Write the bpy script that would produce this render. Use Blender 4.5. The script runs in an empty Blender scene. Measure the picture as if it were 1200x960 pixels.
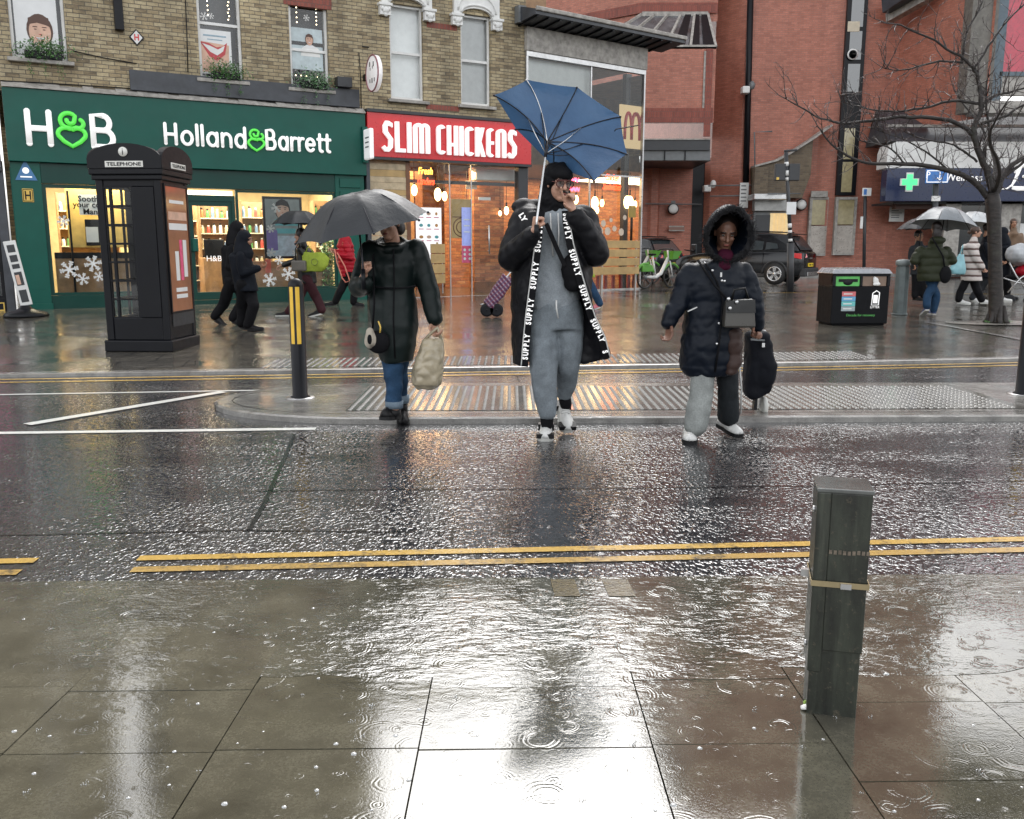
import bpy, bmesh, math, random
from math import sin, cos, pi, radians, sqrt, atan2
from mathutils import Vector, Matrix, noise, Euler
random.seed(7)
SC = bpy.context.scene
COL = SC.collection
V = Vector

# ------------------------------------------------------------------ camera
FPX = 1050.0; EYE = 1.3; PITCH = math.atan(188/FPX)
cam_d = bpy.data.cameras.new('camera'); cam = bpy.data.objects.new('camera', cam_d); COL.objects.link(cam)
cam.location = (0, 0, EYE); cam.rotation_euler = (pi/2-PITCH, 0, 0)
cam_d.sensor_width = 36; cam_d.lens = 36*FPX/1200; cam_d.clip_end = 1500; cam_d.clip_start = .05
SC.camera = cam
CAMR = Euler((pi/2-PITCH, 0, 0)).to_matrix()
EYEV = V((0, 0, EYE))

def ray(px, py): return CAMR @ V(((px-600)/FPX, -(py-480)/FPX, -1))
KERB_Y = 9.55
def kerb_far(x): return KERB_Y + .115*(x+1.5) + (.012*(x-3)**2 if x > 3 else 0)
def gz(x, y):                       # height of the ground: road flat, far pavement a low step and a gentle rise
    k = kerb_far(x)
    return 0.0 if y < k else .035 + .0095*(y-k)
def G(px, py):                      # point on the ground seen at a place in the photograph
    d = ray(px, py); z = 0
    for _ in range(40):
        t = (z-EYE)/d.z; p = EYEV+d*t; z = gz(p.x, p.y)
    return p
def AT(px, py, y):                  # point at a given distance
    d = ray(px, py); return EYEV + d*(y/d.y)

# ------------------------------------------------------------------ tagging
def tag(o, label=None, cat=None, group=None, kind=None):
    if label: o['label'] = label
    if cat: o['category'] = cat
    if group: o['group'] = group
    if kind: o['kind'] = kind
    return o
def empty(name, loc=(0, 0, 0), rz=0, label=None, cat=None, group=None):
    o = bpy.data.objects.new(name, None); COL.objects.link(o)
    o.empty_display_size = .1
    o.location = loc; o.rotation_euler = (0, 0, rz)
    return tag(o, label, cat, group)
def copy_tree(o, parent=None):
    c = o.copy(); COL.objects.link(c)
    if parent: c.parent = parent
    for ch in list(o.children): copy_tree(ch, c)
    return c

# ------------------------------------------------------------------ materials
MATS = {}
def newmat(name):
    m = bpy.data.materials.new(name); m.use_nodes = True
    m.node_tree.nodes.clear(); MATS[name] = m
    return m
class NT:
    def __init__(s, m): s.t = m.node_tree; s.n = s.t.nodes; s.l = s.t.links
    def add(s, typ, **kw):
        nd = s.n.new(typ)
        for k, v in kw.items():
            if k.startswith('_'): setattr(nd, k[1:], v)
            else:
                key = int(k[1:]) if k[0] == 'i' and k[1:].isdigit() else k.replace('__', ' ')
                s.put(nd.inputs[key], v)
        return nd
    def put(s, inp, v):
        if isinstance(v, bpy.types.NodeSocket): s.l.new(v, inp)
        elif isinstance(v, bpy.types.Node): s.l.new(v.outputs[0], inp)
        else:
            if isinstance(v, (tuple, list)) and len(v) == 3 and inp.type == 'RGBA': v = (*v, 1)
            inp.default_value = v
    def math(s, op, a, b=0.0, c=None):
        nd = s.add('ShaderNodeMath', _operation=op, i0=a, i1=b)
        if c is not None: s.put(nd.inputs[2], c)
        return nd.outputs[0]
    def mix(s, f, a, b, mode='MIX'):
        nd = s.n.new('ShaderNodeMix'); nd.data_type = 'RGBA'; nd.blend_type = mode
        s.put(nd.inputs[0], f); s.put(nd.inputs[6], a); s.put(nd.inputs[7], b)
        return nd.outputs[2]
    def ramp(s, f, stops, interp='LINEAR'):
        nd = s.n.new('ShaderNodeValToRGB'); nd.color_ramp.interpolation = interp
        e = nd.color_ramp.elements
        while len(e) < len(stops): e.new(.5)
        for el, (p, c) in zip(e, stops):
            el.position = p; el.color = (c, c, c, 1) if isinstance(c, (int, float)) else (*c, 1)
        s.put(nd.inputs[0], f); return nd.outputs[0]
    def coord(s, which='Object', scale=(1, 1, 1), rot=(0, 0, 0), loc=(0, 0, 0)):
        tc = s.add('ShaderNodeTexCoord')
        mp = s.add('ShaderNodeMapping', Vector=tc.outputs[which], Scale=scale, Rotation=rot, Location=loc)
        return mp.outputs[0]
    def noise(s, vec, scale, detail=3, rough=.55, out=0, dim='3D'):
        nd = s.add('ShaderNodeTexNoise', Scale=scale, Detail=detail, Roughness=rough)
        if vec is not None: s.put(nd.inputs['Vector'], vec)
        return nd.outputs[out]
    def bump(s, h, strength=.3, dist=.01, normal=None):
        nd = s.add('ShaderNodeBump', Strength=strength, Distance=dist, Height=h)
        if normal is not None: s.put(nd.inputs['Normal'], normal)
        return nd.outputs[0]
    def out(s, sh): 
        o = s.add('ShaderNodeOutputMaterial'); s.put(o.inputs[0], sh); return o
    def pbsdf(s, **kw): return s.add('ShaderNodeBsdfPrincipled', **kw)

def plain(name, col, rough=.5, metal=0.0, var=.25, vscale=6, bump=0.0, bscale=60, coat=0.0, emit=None, estr=0.0, spec=.5, coords='Object', bdist=.004):
    """a painted / cloth / metal surface with uneven colour, roughness and a fine bump"""
    if name in MATS: return MATS[name]
    m = newmat(name); t = NT(m)
    co = t.coord(coords)
    nz = t.noise(co, vscale, 4, .6)
    k = t.ramp(nz, [(.25, 1-var), (.75, 1+var*.6)])
    c = t.mix(1.0, (*col, 1), k, 'MULTIPLY')
    r = t.math('ADD', t.math('MULTIPLY', t.noise(co, vscale*2.3, 3), .25), rough-.12)
    kw = dict(Base__Color=c, Roughness=r, Metallic=metal, Coat__Weight=coat, Coat__Roughness=.08)
    kw['Specular IOR Level'] = spec
    b = t.pbsdf(**{k_.replace(' ', '__'): v_ for k_, v_ in kw.items()})
    if bump > 0:
        t.put(b.inputs['Normal'], t.bump(t.noise(co, bscale, 5, .6), bump, bdist))
    if emit: 
        t.put(b.inputs['Emission Color'], (*emit, 1)); b.inputs['Emission Strength'].default_value = estr
    t.out(b); return m
def emitmat(name, col, strength):
    if name in MATS: return MATS[name]
    m = newmat(name); t = NT(m)
    t.out(t.add('ShaderNodeEmission', Color=(*col, 1), Strength=strength)); return m
def glassmat(name, tint=(.9, .95, .93), refl=1.0, rough=.02, wet=0.0):
    if name in MATS: return MATS[name]
    m = newmat(name); t = NT(m)
    fr = t.add('ShaderNodeFresnel', IOR=1.5)
    f = t.math('MULTIPLY', fr.outputs[0], refl)
    tr = t.add('ShaderNodeBsdfTransparent', Color=(*tint, 1))
    gl = t.add('ShaderNodeBsdfGlossy', Color=(1, 1, 1, 1), Roughness=rough)
    co = t.coord('Object')
    t.put(gl.inputs['Normal'], t.bump(t.noise(co, 1.7, 2), .05, .02))
    mx = t.add('ShaderNodeMixShader', i0=f, i1=tr, i2=gl)
    t.out(mx); return m

# ------------------------------------------------------------------ mesh collecting
class MB:
    def __init__(s): s.v = []; s.f = []; s.mi = []; s.cur = 0; s.sm = []
        
    def mat(s, i): s.cur = i; return s
    def addf(s, vs, fs, smooth=False):
        o = len(s.v); s.v.extend([tuple(p) for p in vs])
        for f in fs: s.f.append([i+o for i in f]); s.mi.append(s.cur); s.sm.append(smooth)
        return s
    def box(s, a, b, M=None):
        (x0, y0, z0), (x1, y1, z1) = a, b
        vs = [V(p) for p in ((x0, y0, z0), (x1, y0, z0), (x1, y1, z0), (x0, y1, z0), (x0, y0, z1), (x1, y0, z1), (x1, y1, z1), (x0, y1, z1))]
        if M: vs = [M @ p for p in vs]
        return s.addf(vs, [(0, 3, 2, 1), (4, 5, 6, 7), (0, 1, 5, 4), (1, 2, 6, 5), (2, 3, 7, 6), (3, 0, 4, 7)])
    def cbox(s, c, d, M=None):
        c = V(c); d = V(d)/2
        return s.box(c-d, c+d, M)
    def bar(s, p, q, w, h=None, up=(0, 0, 1)):
        """square bar from p to q"""
        p = V(p); q = V(q); h = h or w
        d = (q-p); L = d.length
        if L < 1e-6: return s
        d /= L; u = V(up)
        if abs(d.dot(u)) > .98: u = V((0, 1, 0))
        x = d.cross(u).normalized(); y = x.cross(d).normalized()
        vs = []
        for e in (p, q):
            for a, b in ((-1, -1), (1, -1), (1, 1), (-1, 1)): vs.append(e+x*(a*w/2)+y*(b*h/2))
        return s.addf(vs, [(0, 1, 2, 3), (7, 6, 5, 4), (0, 4, 5, 1), (1, 5, 6, 2), (2, 6, 7, 3), (3, 7, 4, 0)])
    def tube(s, pts, r, n=8, caps=True, flat=None, smooth=True):
        """round tube along pts, r a number or list; flat=(axis vector, factor) squashes it"""
        pts = [V(p) for p in pts]; m = len(pts)
        if m < 2: return s
        rs = r if isinstance(r, (list, tuple)) else [r]*m
        vs = []; prev = None
        for i, p in enumerate(pts):
            d = (pts[min(i+1, m-1)]-pts[max(i-1, 0)])
            if d.length < 1e-9: d = V((0, 0, 1))
            d.normalize()
            if prev is None:
                u = V((0, 0, 1)) if abs(d.z) < .9 else V((1, 0, 0))
                x = d.cross(u).normalized()
            else:
                x = prev-d*prev.dot(d)
                if x.length < 1e-6: x = d.orthogonal()
                x.normalize()
            prev = x; y = d.cross(x)
            for k in range(n):
                a = 2*pi*k/n; o = (x*cos(a)+y*sin(a))*rs[i]
                if flat: o -= flat[0]*(o.dot(flat[0])*(1-flat[1]))
                vs.append(p+o)
        fs = [(i*n+k, i*n+(k+1) % n, (i+1)*n+(k+1) % n, (i+1)*n+k) for i in range(m-1) for k in range(n)]
        if caps: fs += [tuple(range(n-1, -1, -1)), tuple((m-1)*n+k for k in range(n))]
        return s.addf(vs, fs, smooth)
    def lathe(s, prof, c=(0, 0, 0), n=20, axis='z', smooth=True, M=None):
        """prof: (radius, height) list"""
        c = V(c); vs = []
        for r, h in prof:
            for k in range(n):
                a = 2*pi*k/n
                q = {'z': (r*cos(a), r*sin(a), h), 'y': (r*cos(a), h, r*sin(a)), 'x': (h, r*cos(a), r*sin(a))}[axis]
                q = V(q)
                if M: q = M @ q
                vs.append(c+q)
        m = len(prof)
        fs = [(i*n+k, i*n+(k+1) % n, (i+1)*n+(k+1) % n, (i+1)*n+k) for i in range(m-1) for k in range(n)]
        fs += [tuple(range(n-1, -1, -1)), tuple((m-1)*n+k for k in range(n))]
        return s.addf(vs, fs, smooth)
    def ell(s, c, r, n=12, m=8, M=None, smooth=True):
        c = V(c); vs = []
        for j in range(m+1):
            t = pi*j/m
            for k in range(n):
                a = 2*pi*k/n; q = V((r[0]*sin(t)*cos(a), r[1]*sin(t)*sin(a), r[2]*cos(t)))
                if M: q = M @ q
                vs.append(c+q)
        fs = [(j*n+k, (j+1)*n+k, (j+1)*n+(k+1) % n, j*n+(k+1) % n) for j in range(m) for k in range(n)]
        return s.addf(vs, fs, smooth)
    def prism(s, poly, y0, y1, plane='xz', M=None):
        """polygon extruded. plane xz: depth along y; xy: along z; yz: along x"""
        n = len(poly); vs = []
        for d in (y0, y1):
            for a, b in poly:
                q = V({'xz': (a, d, b), 'xy': (a, b, d), 'yz': (d, a, b)}[plane])
                vs.append(M @ q if M else q)
        fs = [tuple(range(n)), tuple(range(2*n-1, n-1, -1))]
        fs += [(i, i+n, (i+1) % n+n, (i+1) % n) for i in range(n)]
        return s.addf(vs, fs)
    def quad(s, a, b, c, d): return s.addf([a, b, c, d], [(0, 1, 2, 3)])
    def mesh(s, name):
        me = bpy.data.meshes.new(name); me.from_pydata(s.v, [], s.f)
        me.polygons.foreach_set('material_index', s.mi)
        me.polygons.foreach_set('use_smooth', s.sm)
        bm = bmesh.new(); bm.from_mesh(me)
        bmesh.ops.remove_doubles(bm, verts=bm.verts, dist=1e-6)
        bmesh.ops.recalc_face_normals(bm, faces=bm.faces); bm.to_mesh(me); bm.free()
        return me
    def build(s, name, mats, parent=None, bevel=0, seg=2, recalc=True, loc=None, rz=None):
        me = s.mesh(name)
        for m in (mats if isinstance(mats, (list, tuple)) else [mats]): me.materials.append(m)
        o = bpy.data.objects.new(name, me); COL.objects.link(o)
        if parent: o.parent = parent
        if loc is not None: o.location = loc
        if rz is not None: o.rotation_euler = (0, 0, rz)
        if bevel:
            md = o.modifiers.new('bevel', 'BEVEL'); md.width = bevel; md.segments = seg; md.limit_method = 'ANGLE'; md.angle_limit = radians(40)
            md.harden_normals = False
        return o
def obj_from(me, name, mats, parent=None):
    me.materials.clear()
    for m in (mats if isinstance(mats, (list, tuple)) else [mats]): me.materials.append(m)
    o = bpy.data.objects.new(name, me); COL.objects.link(o)
    if parent: o.parent = parent
    return o
def eval_mesh(o):
    """the mesh of o after its modifiers; o is removed"""
    dg = bpy.context.evaluated_depsgraph_get(); dg.update()
    me = bpy.data.meshes.new_from_object(o.evaluated_get(dg))
    old = o.data; bpy.data.objects.remove(o)
    return me

# ------------------------------------------------------------------ soft bodies: overlapping closed shapes fused into one skin
class Blob(MB):
    def cap(s, p, q, r0, r1, n=14):
        p = V(p); q = V(q); d = q-p; L = d.length
        if L < 1e-5: return s.ell(p, (r0, r0, r0))
        d /= L
        pts = [p-d*r0*.995, p-d*r0*.87, p-d*r0*.5, p, p+(q-p)*.5, q, q+d*r1*.5, q+d*r1*.87, q+d*r1*.995]
        rs = [r0*.1, r0*.5, r0*.87, r0, (r0+r1)/2, r1, r1*.87, r1*.5, r1*.1]
        return s.tube(pts, rs, n)
    def chain(s, pts, rs, n=14):
        for i in range(len(pts)-1): s.cap(pts[i], pts[i+1], rs[i], rs[i+1], n)
        return s
    def loft(s, rings, n=28, p=2.3):
        """rings: (centre, rx, ry, yaw); superellipse sections"""
        vs = []
        for c, rx, ry, yaw in rings:
            c = V(c)
            for k in range(n):
                a = 2*pi*k/n; ca, sa = cos(a), sin(a)
                x = rx*math.copysign(abs(ca)**(2/p), ca); y = ry*math.copysign(abs(sa)**(2/p), sa)
                vs.append(c+V((x*cos(yaw)-y*sin(yaw), x*sin(yaw)+y*cos(yaw), 0)))
        m = len(rings)
        fs = [(i*n+k, i*n+(k+1) % n, (i+1)*n+(k+1) % n, (i+1)*n+k) for i in range(m-1) for k in range(n)]
        fs += [tuple(range(n-1, -1, -1)), tuple((m-1)*n+k for k in range(n))]
        return s.addf(vs, fs, True)
    def fuse(s, name, mats, parent=None, voxel=.012, smooth=4, disp=None, decim=0):
        me = s.mesh(name)
        o = bpy.data.objects.new(name, me); COL.objects.link(o)
        md = o.modifiers.new('r', 'REMESH'); md.mode = 'VOXEL'; md.voxel_size = voxel; md.use_smooth_shade = True
        if smooth:
            sm = o.modifiers.new('s', 'SMOOTH'); sm.factor = .5; sm.iterations = smooth
        if decim:
            dc = o.modifiers.new('d', 'DECIMATE'); dc.ratio = decim
        me2 = eval_mesh(o); me2.name = name
        if disp:
            nv = [(v.co.copy(), v.normal.copy()) for v in me2.vertices]
            for v, (c, nn) in zip(me2.vertices, nv): 
                r = disp(c, nn)
                v.co = c + (r if isinstance(r, Vector) else nn*r)
        me2.polygons.foreach_set('use_smooth', [True]*len(me2.polygons))
        me2.polygons.foreach_set('material_index', [0]*len(me2.polygons))
        return obj_from(me2, name, mats, parent)

# ------------------------------------------------------------------ lettering
def text_mesh(txt, size, depth=.004, bold=0.0, shear=0.0, sx=1.0, align='CENTER', bevel=0.0, spacing=1.0):
    cu = bpy.data.curves.new('lettering', 'FONT'); cu.body = txt; cu.size = size; cu.extrude = depth/2; cu.offset = bold
    cu.shear = shear; cu.align_x = align; cu.align_y = 'CENTER'; cu.resolution_u = 3; cu.bevel_depth = bevel; cu.space_character = spacing
    o = bpy.data.objects.new('lettering', cu); COL.objects.link(o)
    dg = bpy.context.evaluated_depsgraph_get(); dg.update()
    me = bpy.data.meshes.new_from_object(o.evaluated_get(dg)); bpy.data.objects.remove(o)
    if sx != 1.0: me.transform(Matrix.Diagonal((sx, 1, 1, 1)))
    return me
def letters(name, txt, size, mat, parent, loc, depth=.004, bold=0.0, shear=0.0, sx=1.0, align='CENTER', rot=(pi/2, 0, 0), width=None, height=None, bevel=0.0, spacing=1.0):
    """upright lettering in a local frame (reads along +x, faces -y)"""
    me = text_mesh(txt, size, depth, bold, shear, sx, align, bevel, spacing)
    xs = [v.co.x for v in me.vertices]; ys = [v.co.y for v in me.vertices]
    w = max(xs)-min(xs); h = max(ys)-min(ys)
    fx = width/w if width else 1; fy = height/h if height else (fx if width else 1)
    if align == 'CENTER': me.transform(Matrix.Translation((-(max(xs)+min(xs))/2, -(max(ys)+min(ys))/2, 0)))
    me.transform(Matrix.Diagonal((fx, fy, 1, 1)))
    me.transform(Euler(rot).to_matrix().to_4x4())
    o = obj_from(me, name, mat, parent); o.location = loc
    return o
def stroke_letters(mb, strokes, r, y, flat=.55):
    """rounded strokes in the xz plane at depth y"""
    for i, st in enumerate(strokes):
        mb.tube([(a, y-.0004*i, b) for a, b in st], r, 10, True, (V((0, 1, 0)), flat))
        for a, b in (st[0], st[-1]): mb.ell((a, y-.0004*i, b), (r, r*flat, r), 10, 6)
def arc(cx, cz, rx, rz, a0, a1, n=14):
    return [(cx+rx*cos(radians(a0+(a1-a0)*i/n)), cz+rz*sin(radians(a0+(a1-a0)*i/n))) for i in range(n+1)]
def circle_poly(r, n=24, cx=0, cy=0, ry=None): return [(cx+r*cos(2*pi*i/n), cy+(ry or r)*sin(2*pi*i/n)) for i in range(n)]
# ------------------------------------------------------------------ sky and light (overcast, raining)
SUN_EL, SUN_ROT = radians(46), radians(6)
w = bpy.data.worlds.new('World'); SC.world = w; w.use_nodes = True
wt = NT(w); wt.n.clear()
sky = wt.add('ShaderNodeTexSky', _sky_type='NISHITA', _sun_disc=False)
sky.sun_elevation = SUN_EL; sky.sun_rotation = SUN_ROT; sky.air_density = 1.0; sky.dust_density = 4.0; sky.ozone_density = 1.0
grey = wt.add('ShaderNodeHueSaturation', Saturation=.12, Value=1.0, Color=sky.outputs[0])
wo = wt.add('ShaderNodeOutputWorld')
# a rain cloud layer: brighter overhead than near the rooftops, a little uneven
tcw = wt.add('ShaderNodeTexCoord'); sxw = wt.add('ShaderNodeSeparateXYZ', Vector=tcw.outputs['Generated'])
upw = wt.ramp(sxw.outputs[2], [(.0, .7), (.25, 1.0), (1, 1.0)])
# sky brightness shaped by direction: stronger behind the camera, to lift the shop fronts
dtw = wt.add('ShaderNodeVectorMath', _operation='DOT_PRODUCT', i0=tcw.outputs['Generated'], i1=(.08, .74, .67))
frw = wt.ramp(wt.math('MULTIPLY_ADD', dtw.outputs['Value'], .5, .5), [(.0, 3.1), (.5, 3.0), (.7, 2.1), (.85, 1.45), (1.0, 1.38)])
upw = wt.mix(1.0, upw, frw, 'MULTIPLY')
cldw = wt.ramp(wt.noise(tcw.outputs['Generated'], 2.6, 4, .55), [(.3, .8), (.7, 1.2)])
skyc = wt.mix(1.0, wt.mix(1.0, grey.outputs[0], upw, 'MULTIPLY'), cldw, 'MULTIPLY')
bg = wt.add('ShaderNodeBackground', Color=skyc, Strength=.15); wt.l.new(bg.outputs[0], wo.inputs[0])
sd = bpy.data.lights.new('sun', 'SUN'); sd.energy = .15; sd.specular_factor = 1.0; sd.angle = radians(56); sd.color = (1, .97, .93)
so = bpy.data.objects.new('sun', sd); COL.objects.link(so)
# sun_rotation is measured from +Y clockwise
sdir = V((sin(SUN_ROT)*cos(SUN_EL), cos(SUN_ROT)*cos(SUN_EL), sin(SUN_EL)))
so.rotation_euler = sdir.to_track_quat('Z', 'Y').to_euler()
SC.view_settings.view_transform = 'Standard'; SC.view_settings.look = 'None'; SC.view_settings.gamma = 1.0
SC.view_settings.exposure = EXPOSURE = 0.5
try: SC.view_settings.use_curve_mapping = False
except Exception: pass
SC.cycles.use_denoising = True
try: SC.cycles.denoiser = 'OPENIMAGEDENOISE'
except Exception: pass
SC.cycles.max_bounces = 7; SC.cycles.diffuse_bounces = 3; SC.cycles.glossy_bounces = 4; SC.cycles.transmission_bounces = 4
SC.cycles.transparent_max_bounces = 12; SC.cycles.caustics_reflective = False; SC.cycles.caustics_refractive = False
SC.cycles.sample_clamp_indirect = 6

# ------------------------------------------------------------------ wet ground materials
def rings(t, co, scale, wdt=.05, freq=1.0, dens=.5, thresh=True):
    nzw = t.add('ShaderNodeTexNoise', Vector=co, Scale=scale*2.2, Detail=2.0); raw = co
    co = t.mix(.035/scale*4, co, nzw.outputs[1], 'ADD')
    """expanding rings left by raindrops: one per cell, each of its own radius"""
    vo = t.add('ShaderNodeTexVoronoi', _feature='F1', Vector=co, Scale=scale, Randomness=1.0)
    vo.voronoi_dimensions = '2D'
    d = vo.outputs['Distance']
    sp = t.add('ShaderNodeSeparateColor', Color=vo.outputs['Color'])
    rad = t.math('MULTIPLY_ADD', sp.outputs[0], .36, .03)
    x = t.math('SUBTRACT', d, rad)
    wob = t.math('MULTIPLY', x, 2*pi/wdt)
    car = t.math('COSINE', wob)
    env = t.math('EXPONENT', t.math('MULTIPLY', t.math('MULTIPLY', x, x), -1/(wdt*wdt*freq)))
    amp = t.math('GREATER_THAN', sp.outputs[1], 1-dens)
    amp = t.math('MULTIPLY', amp, t.math('MULTIPLY_ADD', sp.outputs[2], .8, .3))
    edge = t.math('SUBTRACT', 1.0, t.math('SMOOTH_MIN', t.math('MULTIPLY', d, 1.7), 1.0, .1))
    amp = t.math('MULTIPLY', amp, t.ramp(t.noise(raw, scale*2.6, 2, .5), [(.42, .05), (.58, 1)]))
    return t.math('MULTIPLY', t.math('MULTIPLY', car, env), t.math('MULTIPLY', amp, t.math('MAXIMUM', edge, 0.0)))

def wet_slab(name, c1, c2, ripple, rough=(.03, .16), slab=None, joint=.0, fine=.06, spec=.75, rot=0.0, jointcol=(.02, .02, .018), stain=.75, wash=.0, washlen=(1, 1, 1), yfade=None):
    m = newmat(name); t = NT(m)
    co = t.coord('Object')
    big = t.noise(co, .9, 4, .6); med = t.noise(co, 5, 5, .65); fin = t.noise(co, 120, 3, .7)
    c = t.mix(t.ramp(big, [(.35, 0), (.65, 1)]), (*c1, 1), (*c2, 1))
    c = t.mix(stain, c, t.ramp(med, [(.3, .35), (.7, 1.25)]), 'MULTIPLY')
    c = t.mix(.5, c, t.ramp(fin, [(.3, .5), (.72, 1.5)]), 'MULTIPLY')
    hj = None
    if slab:
        cb = t.coord('Object', rot=(0, 0, rot))
        br = t.add('ShaderNodeTexBrick', Vector=cb, Color1=(.8, .8, .8, 1), Color2=(1.2, 1.15, 1.05, 1), Mortar=(.3, .3, .3, 1), Scale=1.0)
        br.inputs['Mortar Size'].default_value = .014; br.inputs['Brick Width'].default_value = slab[0]; br.inputs['Row Height'].default_value = slab[1]
        br.inputs['Mortar Smooth'].default_value = .3
        c = t.mix(1.0, c, br.outputs[0], 'MULTIPLY'); hj = br.outputs[1]
    wetn = t.noise(t.coord('Object', scale=(1, .45, 1), loc=(3.1, 1.7, 0)), 1.3, 5, .6)
    rmap = t.add('ShaderNodeMapRange', Value=wetn); rmap.inputs[1].default_value = .38; rmap.inputs[2].default_value = .62
    rmap.inputs[3].default_value = rough[0]; rmap.inputs[4].default_value = rough[1]
    nrm = None
    h = t.math('MULTIPLY', fin, fine)
    h = t.math('ADD', h, t.math('MULTIPLY', t.noise(co, 9, 2), .07))
    if hj is not None: h = t.math('SUBTRACT', h, t.math('MULTIPLY', hj, .6))
    nrm = t.bump(h, .35, .004)
    if ripple:
        hh = None
        for (sc_, wd, dn, am, off) in ripple:
            r_ = rings(t, t.coord('Object', loc=(off, off*1.7, 0)), sc_, wd, 1.3, dn)
            r_ = t.math('MULTIPLY', r_, am*.22)
            hh = r_ if hh is None else t.math('ADD', hh, r_)
        wv = t.noise(t.coord('Object', scale=(.7, 1.3, 1)), 34, 3, .6)
        wv2 = t.noise(t.coord('Object', scale=(.7, 1.2, 1)), 13, 2, .5)
        calm = t.ramp(t.noise(t.coord('Object', scale=(1, 1, 1), loc=(8.3, 2.2, 0)), 1.1, 3, .5), [(.36, .12), (.6, 1)])
        if yfade:
            sx = t.add('ShaderNodeSeparateXYZ', Vector=t.coord('Object'))
            yf = t.add('ShaderNodeMapRange', Value=sx.outputs[1])
            for i_, v_ in zip((1, 2, 3, 4), yfade): yf.inputs[i_].default_value = v_
            calm = t.math('MULTIPLY', calm, yf.outputs[0])
        hh = t.math('ADD', t.math('MULTIPLY', hh, t.math('MULTIPLY_ADD', calm, .85, .12)), t.math('MULTIPLY', t.math('ADD', t.math('MULTIPLY', wv, .5), t.math('MULTIPLY', wv2, .62)), calm))
        nrm = t.bump(hh, 1.0, .0088, nrm)
    b = t.pbsdf(Base__Color=c, Roughness=rmap.outputs[0], Normal=nrm, IOR=1.66)
    b.inputs['Specular IOR Level'].default_value = spec
    t.out(b); return m

def asphalt_mat(name, base, glit=.55, rough=(.1, .3), spec=.7):
    m = newmat(name); t = NT(m)
    co = t.coord('Object')
    st = t.noise(t.coord('Object', scale=(.75, 1.1, 1)), 78, 3, .75); big = t.noise(co, .8, 4, .6); med = t.noise(t.coord('Object', scale=(.35, 1, 1)), 3.5, 4, .6)
    vo = t.add('ShaderNodeTexVoronoi', Vector=co, Scale=58)
    c = t.mix(t.ramp(big, [(.35, 0), (.7, 1)]), (*[v_*.75 for v_ in base], 1), (*[v_*1.3 for v_ in base], 1))
    c = t.mix(.6, c, t.ramp(vo.outputs['Color'], [(.1, .45), (.9, 1.7)]), 'MULTIPLY')
    c = t.mix(.4, c, t.ramp(med, [(.3, .5), (.7, 1.2)]), 'MULTIPLY')
    film = t.ramp(t.noise(t.coord('Object', scale=(.4, 1, 1), loc=(2, 5, 0)), 1.6, 4, .6), [(.38, 0), (.62, 1)])
    rr = t.add('ShaderNodeMapRange', Value=film); rr.inputs[3].default_value = rough[0]; rr.inputs[4].default_value = rough[1]
    # wet stones standing out of the film: they catch the sky, the film between them mirrors the street
    gr = t.noise(t.coord('Object', scale=(1, .62, 1)), 52, 1.5, .6); gr2 = t.noise(t.coord('Object', scale=(1, .7, 1), loc=(5, 2, 0)), 27, 1, .5)
    pk = t.math('MAXIMUM', t.math('SUBTRACT', t.math('ADD', t.math('MULTIPLY', gr, .65), t.math('MULTIPLY', gr2, .35)), .475), 0.0)
    h = t.math('MULTIPLY', t.math('MULTIPLY', pk, 3.0), t.math('MULTIPLY_ADD', film, .8, .3))
    h = t.math('ADD', h, t.math('MULTIPLY', st, .05))
    r1 = rings(t, t.coord('Object', loc=(4, 1, 0)), 9.0, .09, 2.2, .35)
    h2 = t.math('ADD', t.math('MULTIPLY', t.noise(t.coord('Object', scale=(.8, 1.2, 1)), 24, 3, .6), .2), t.math('MULTIPLY', r1, .25))
    nrm = t.bump(h2, glit, .004, t.bump(h, 1.0, .0070*glit))
    b = t.pbsdf(Base__Color=c, Roughness=rr.outputs[0], Normal=nrm, IOR=1.75)
    b.inputs['Specular IOR Level'].default_value = spec
    t.out(b); return m

def paint_mat(name, col, worn=.5, thr=(.42, .5), under=(.04, .04, .04)):
    m = newmat(name); t = NT(m); co = t.coord('Object')
    nz = t.noise(co, 26, 5, .7); n2 = t.noise(co, 4, 4, .6)
    k = t.ramp(t.math('ADD', t.math('MULTIPLY', nz, worn), t.math('MULTIPLY', n2, 1-worn)), [(thr[0]-.08, 0), (thr[1]-.06, 1)])
    c = t.mix(k, (*under, 1), (*col, 1))
    c = t.mix(.4, c, t.ramp(t.noise(co, 90, 3), [(.3, .6), (.7, 1.2)]), 'MULTIPLY')
    b = t.pbsdf(Base__Color=c, Roughness=.22, Normal=t.bump(t.noise(co, 60, 4), .25, .006)); t.out(b); return m

RIP_NEAR = [(4.2, .055, .75, 1.0, 0.0), (6.5, .07, .7, .8, 3.3), (9.5, .085, .55, .6, 7.7), (15, .1, .4, .35, 1.1)]
M_NEAR = wet_slab('wet_near_paving', (.076, .071, .050), (.112, .104, .078), RIP_NEAR, (.02, .06), spec=1.0, fine=.12, yfade=(2.15, 2.7, .012, .42))
M_GUT = wet_slab('flooded_gutter', (.068, .065, .047), (.100, .094, .072), RIP_NEAR, (.02, .07), spec=1.0, fine=.05)
M_ASPH = asphalt_mat('wet_asphalt', (.034, .034, .036), 1.0, (.04, .13), 1.0)
M_ASPH2 = asphalt_mat('wet_side_asphalt', (.045, .043, .042), .3, (.06, .2))
M_FAR = wet_slab('wet_far_paving', (.11, .103, .09), (.145, .136, .12), [(3.2, .06, .4, .10, .4), (7, .08, .4, .07, 2)], (.025, .10), slab=(.75, .6), rot=-radians(12), spec=.85, fine=.05)
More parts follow.
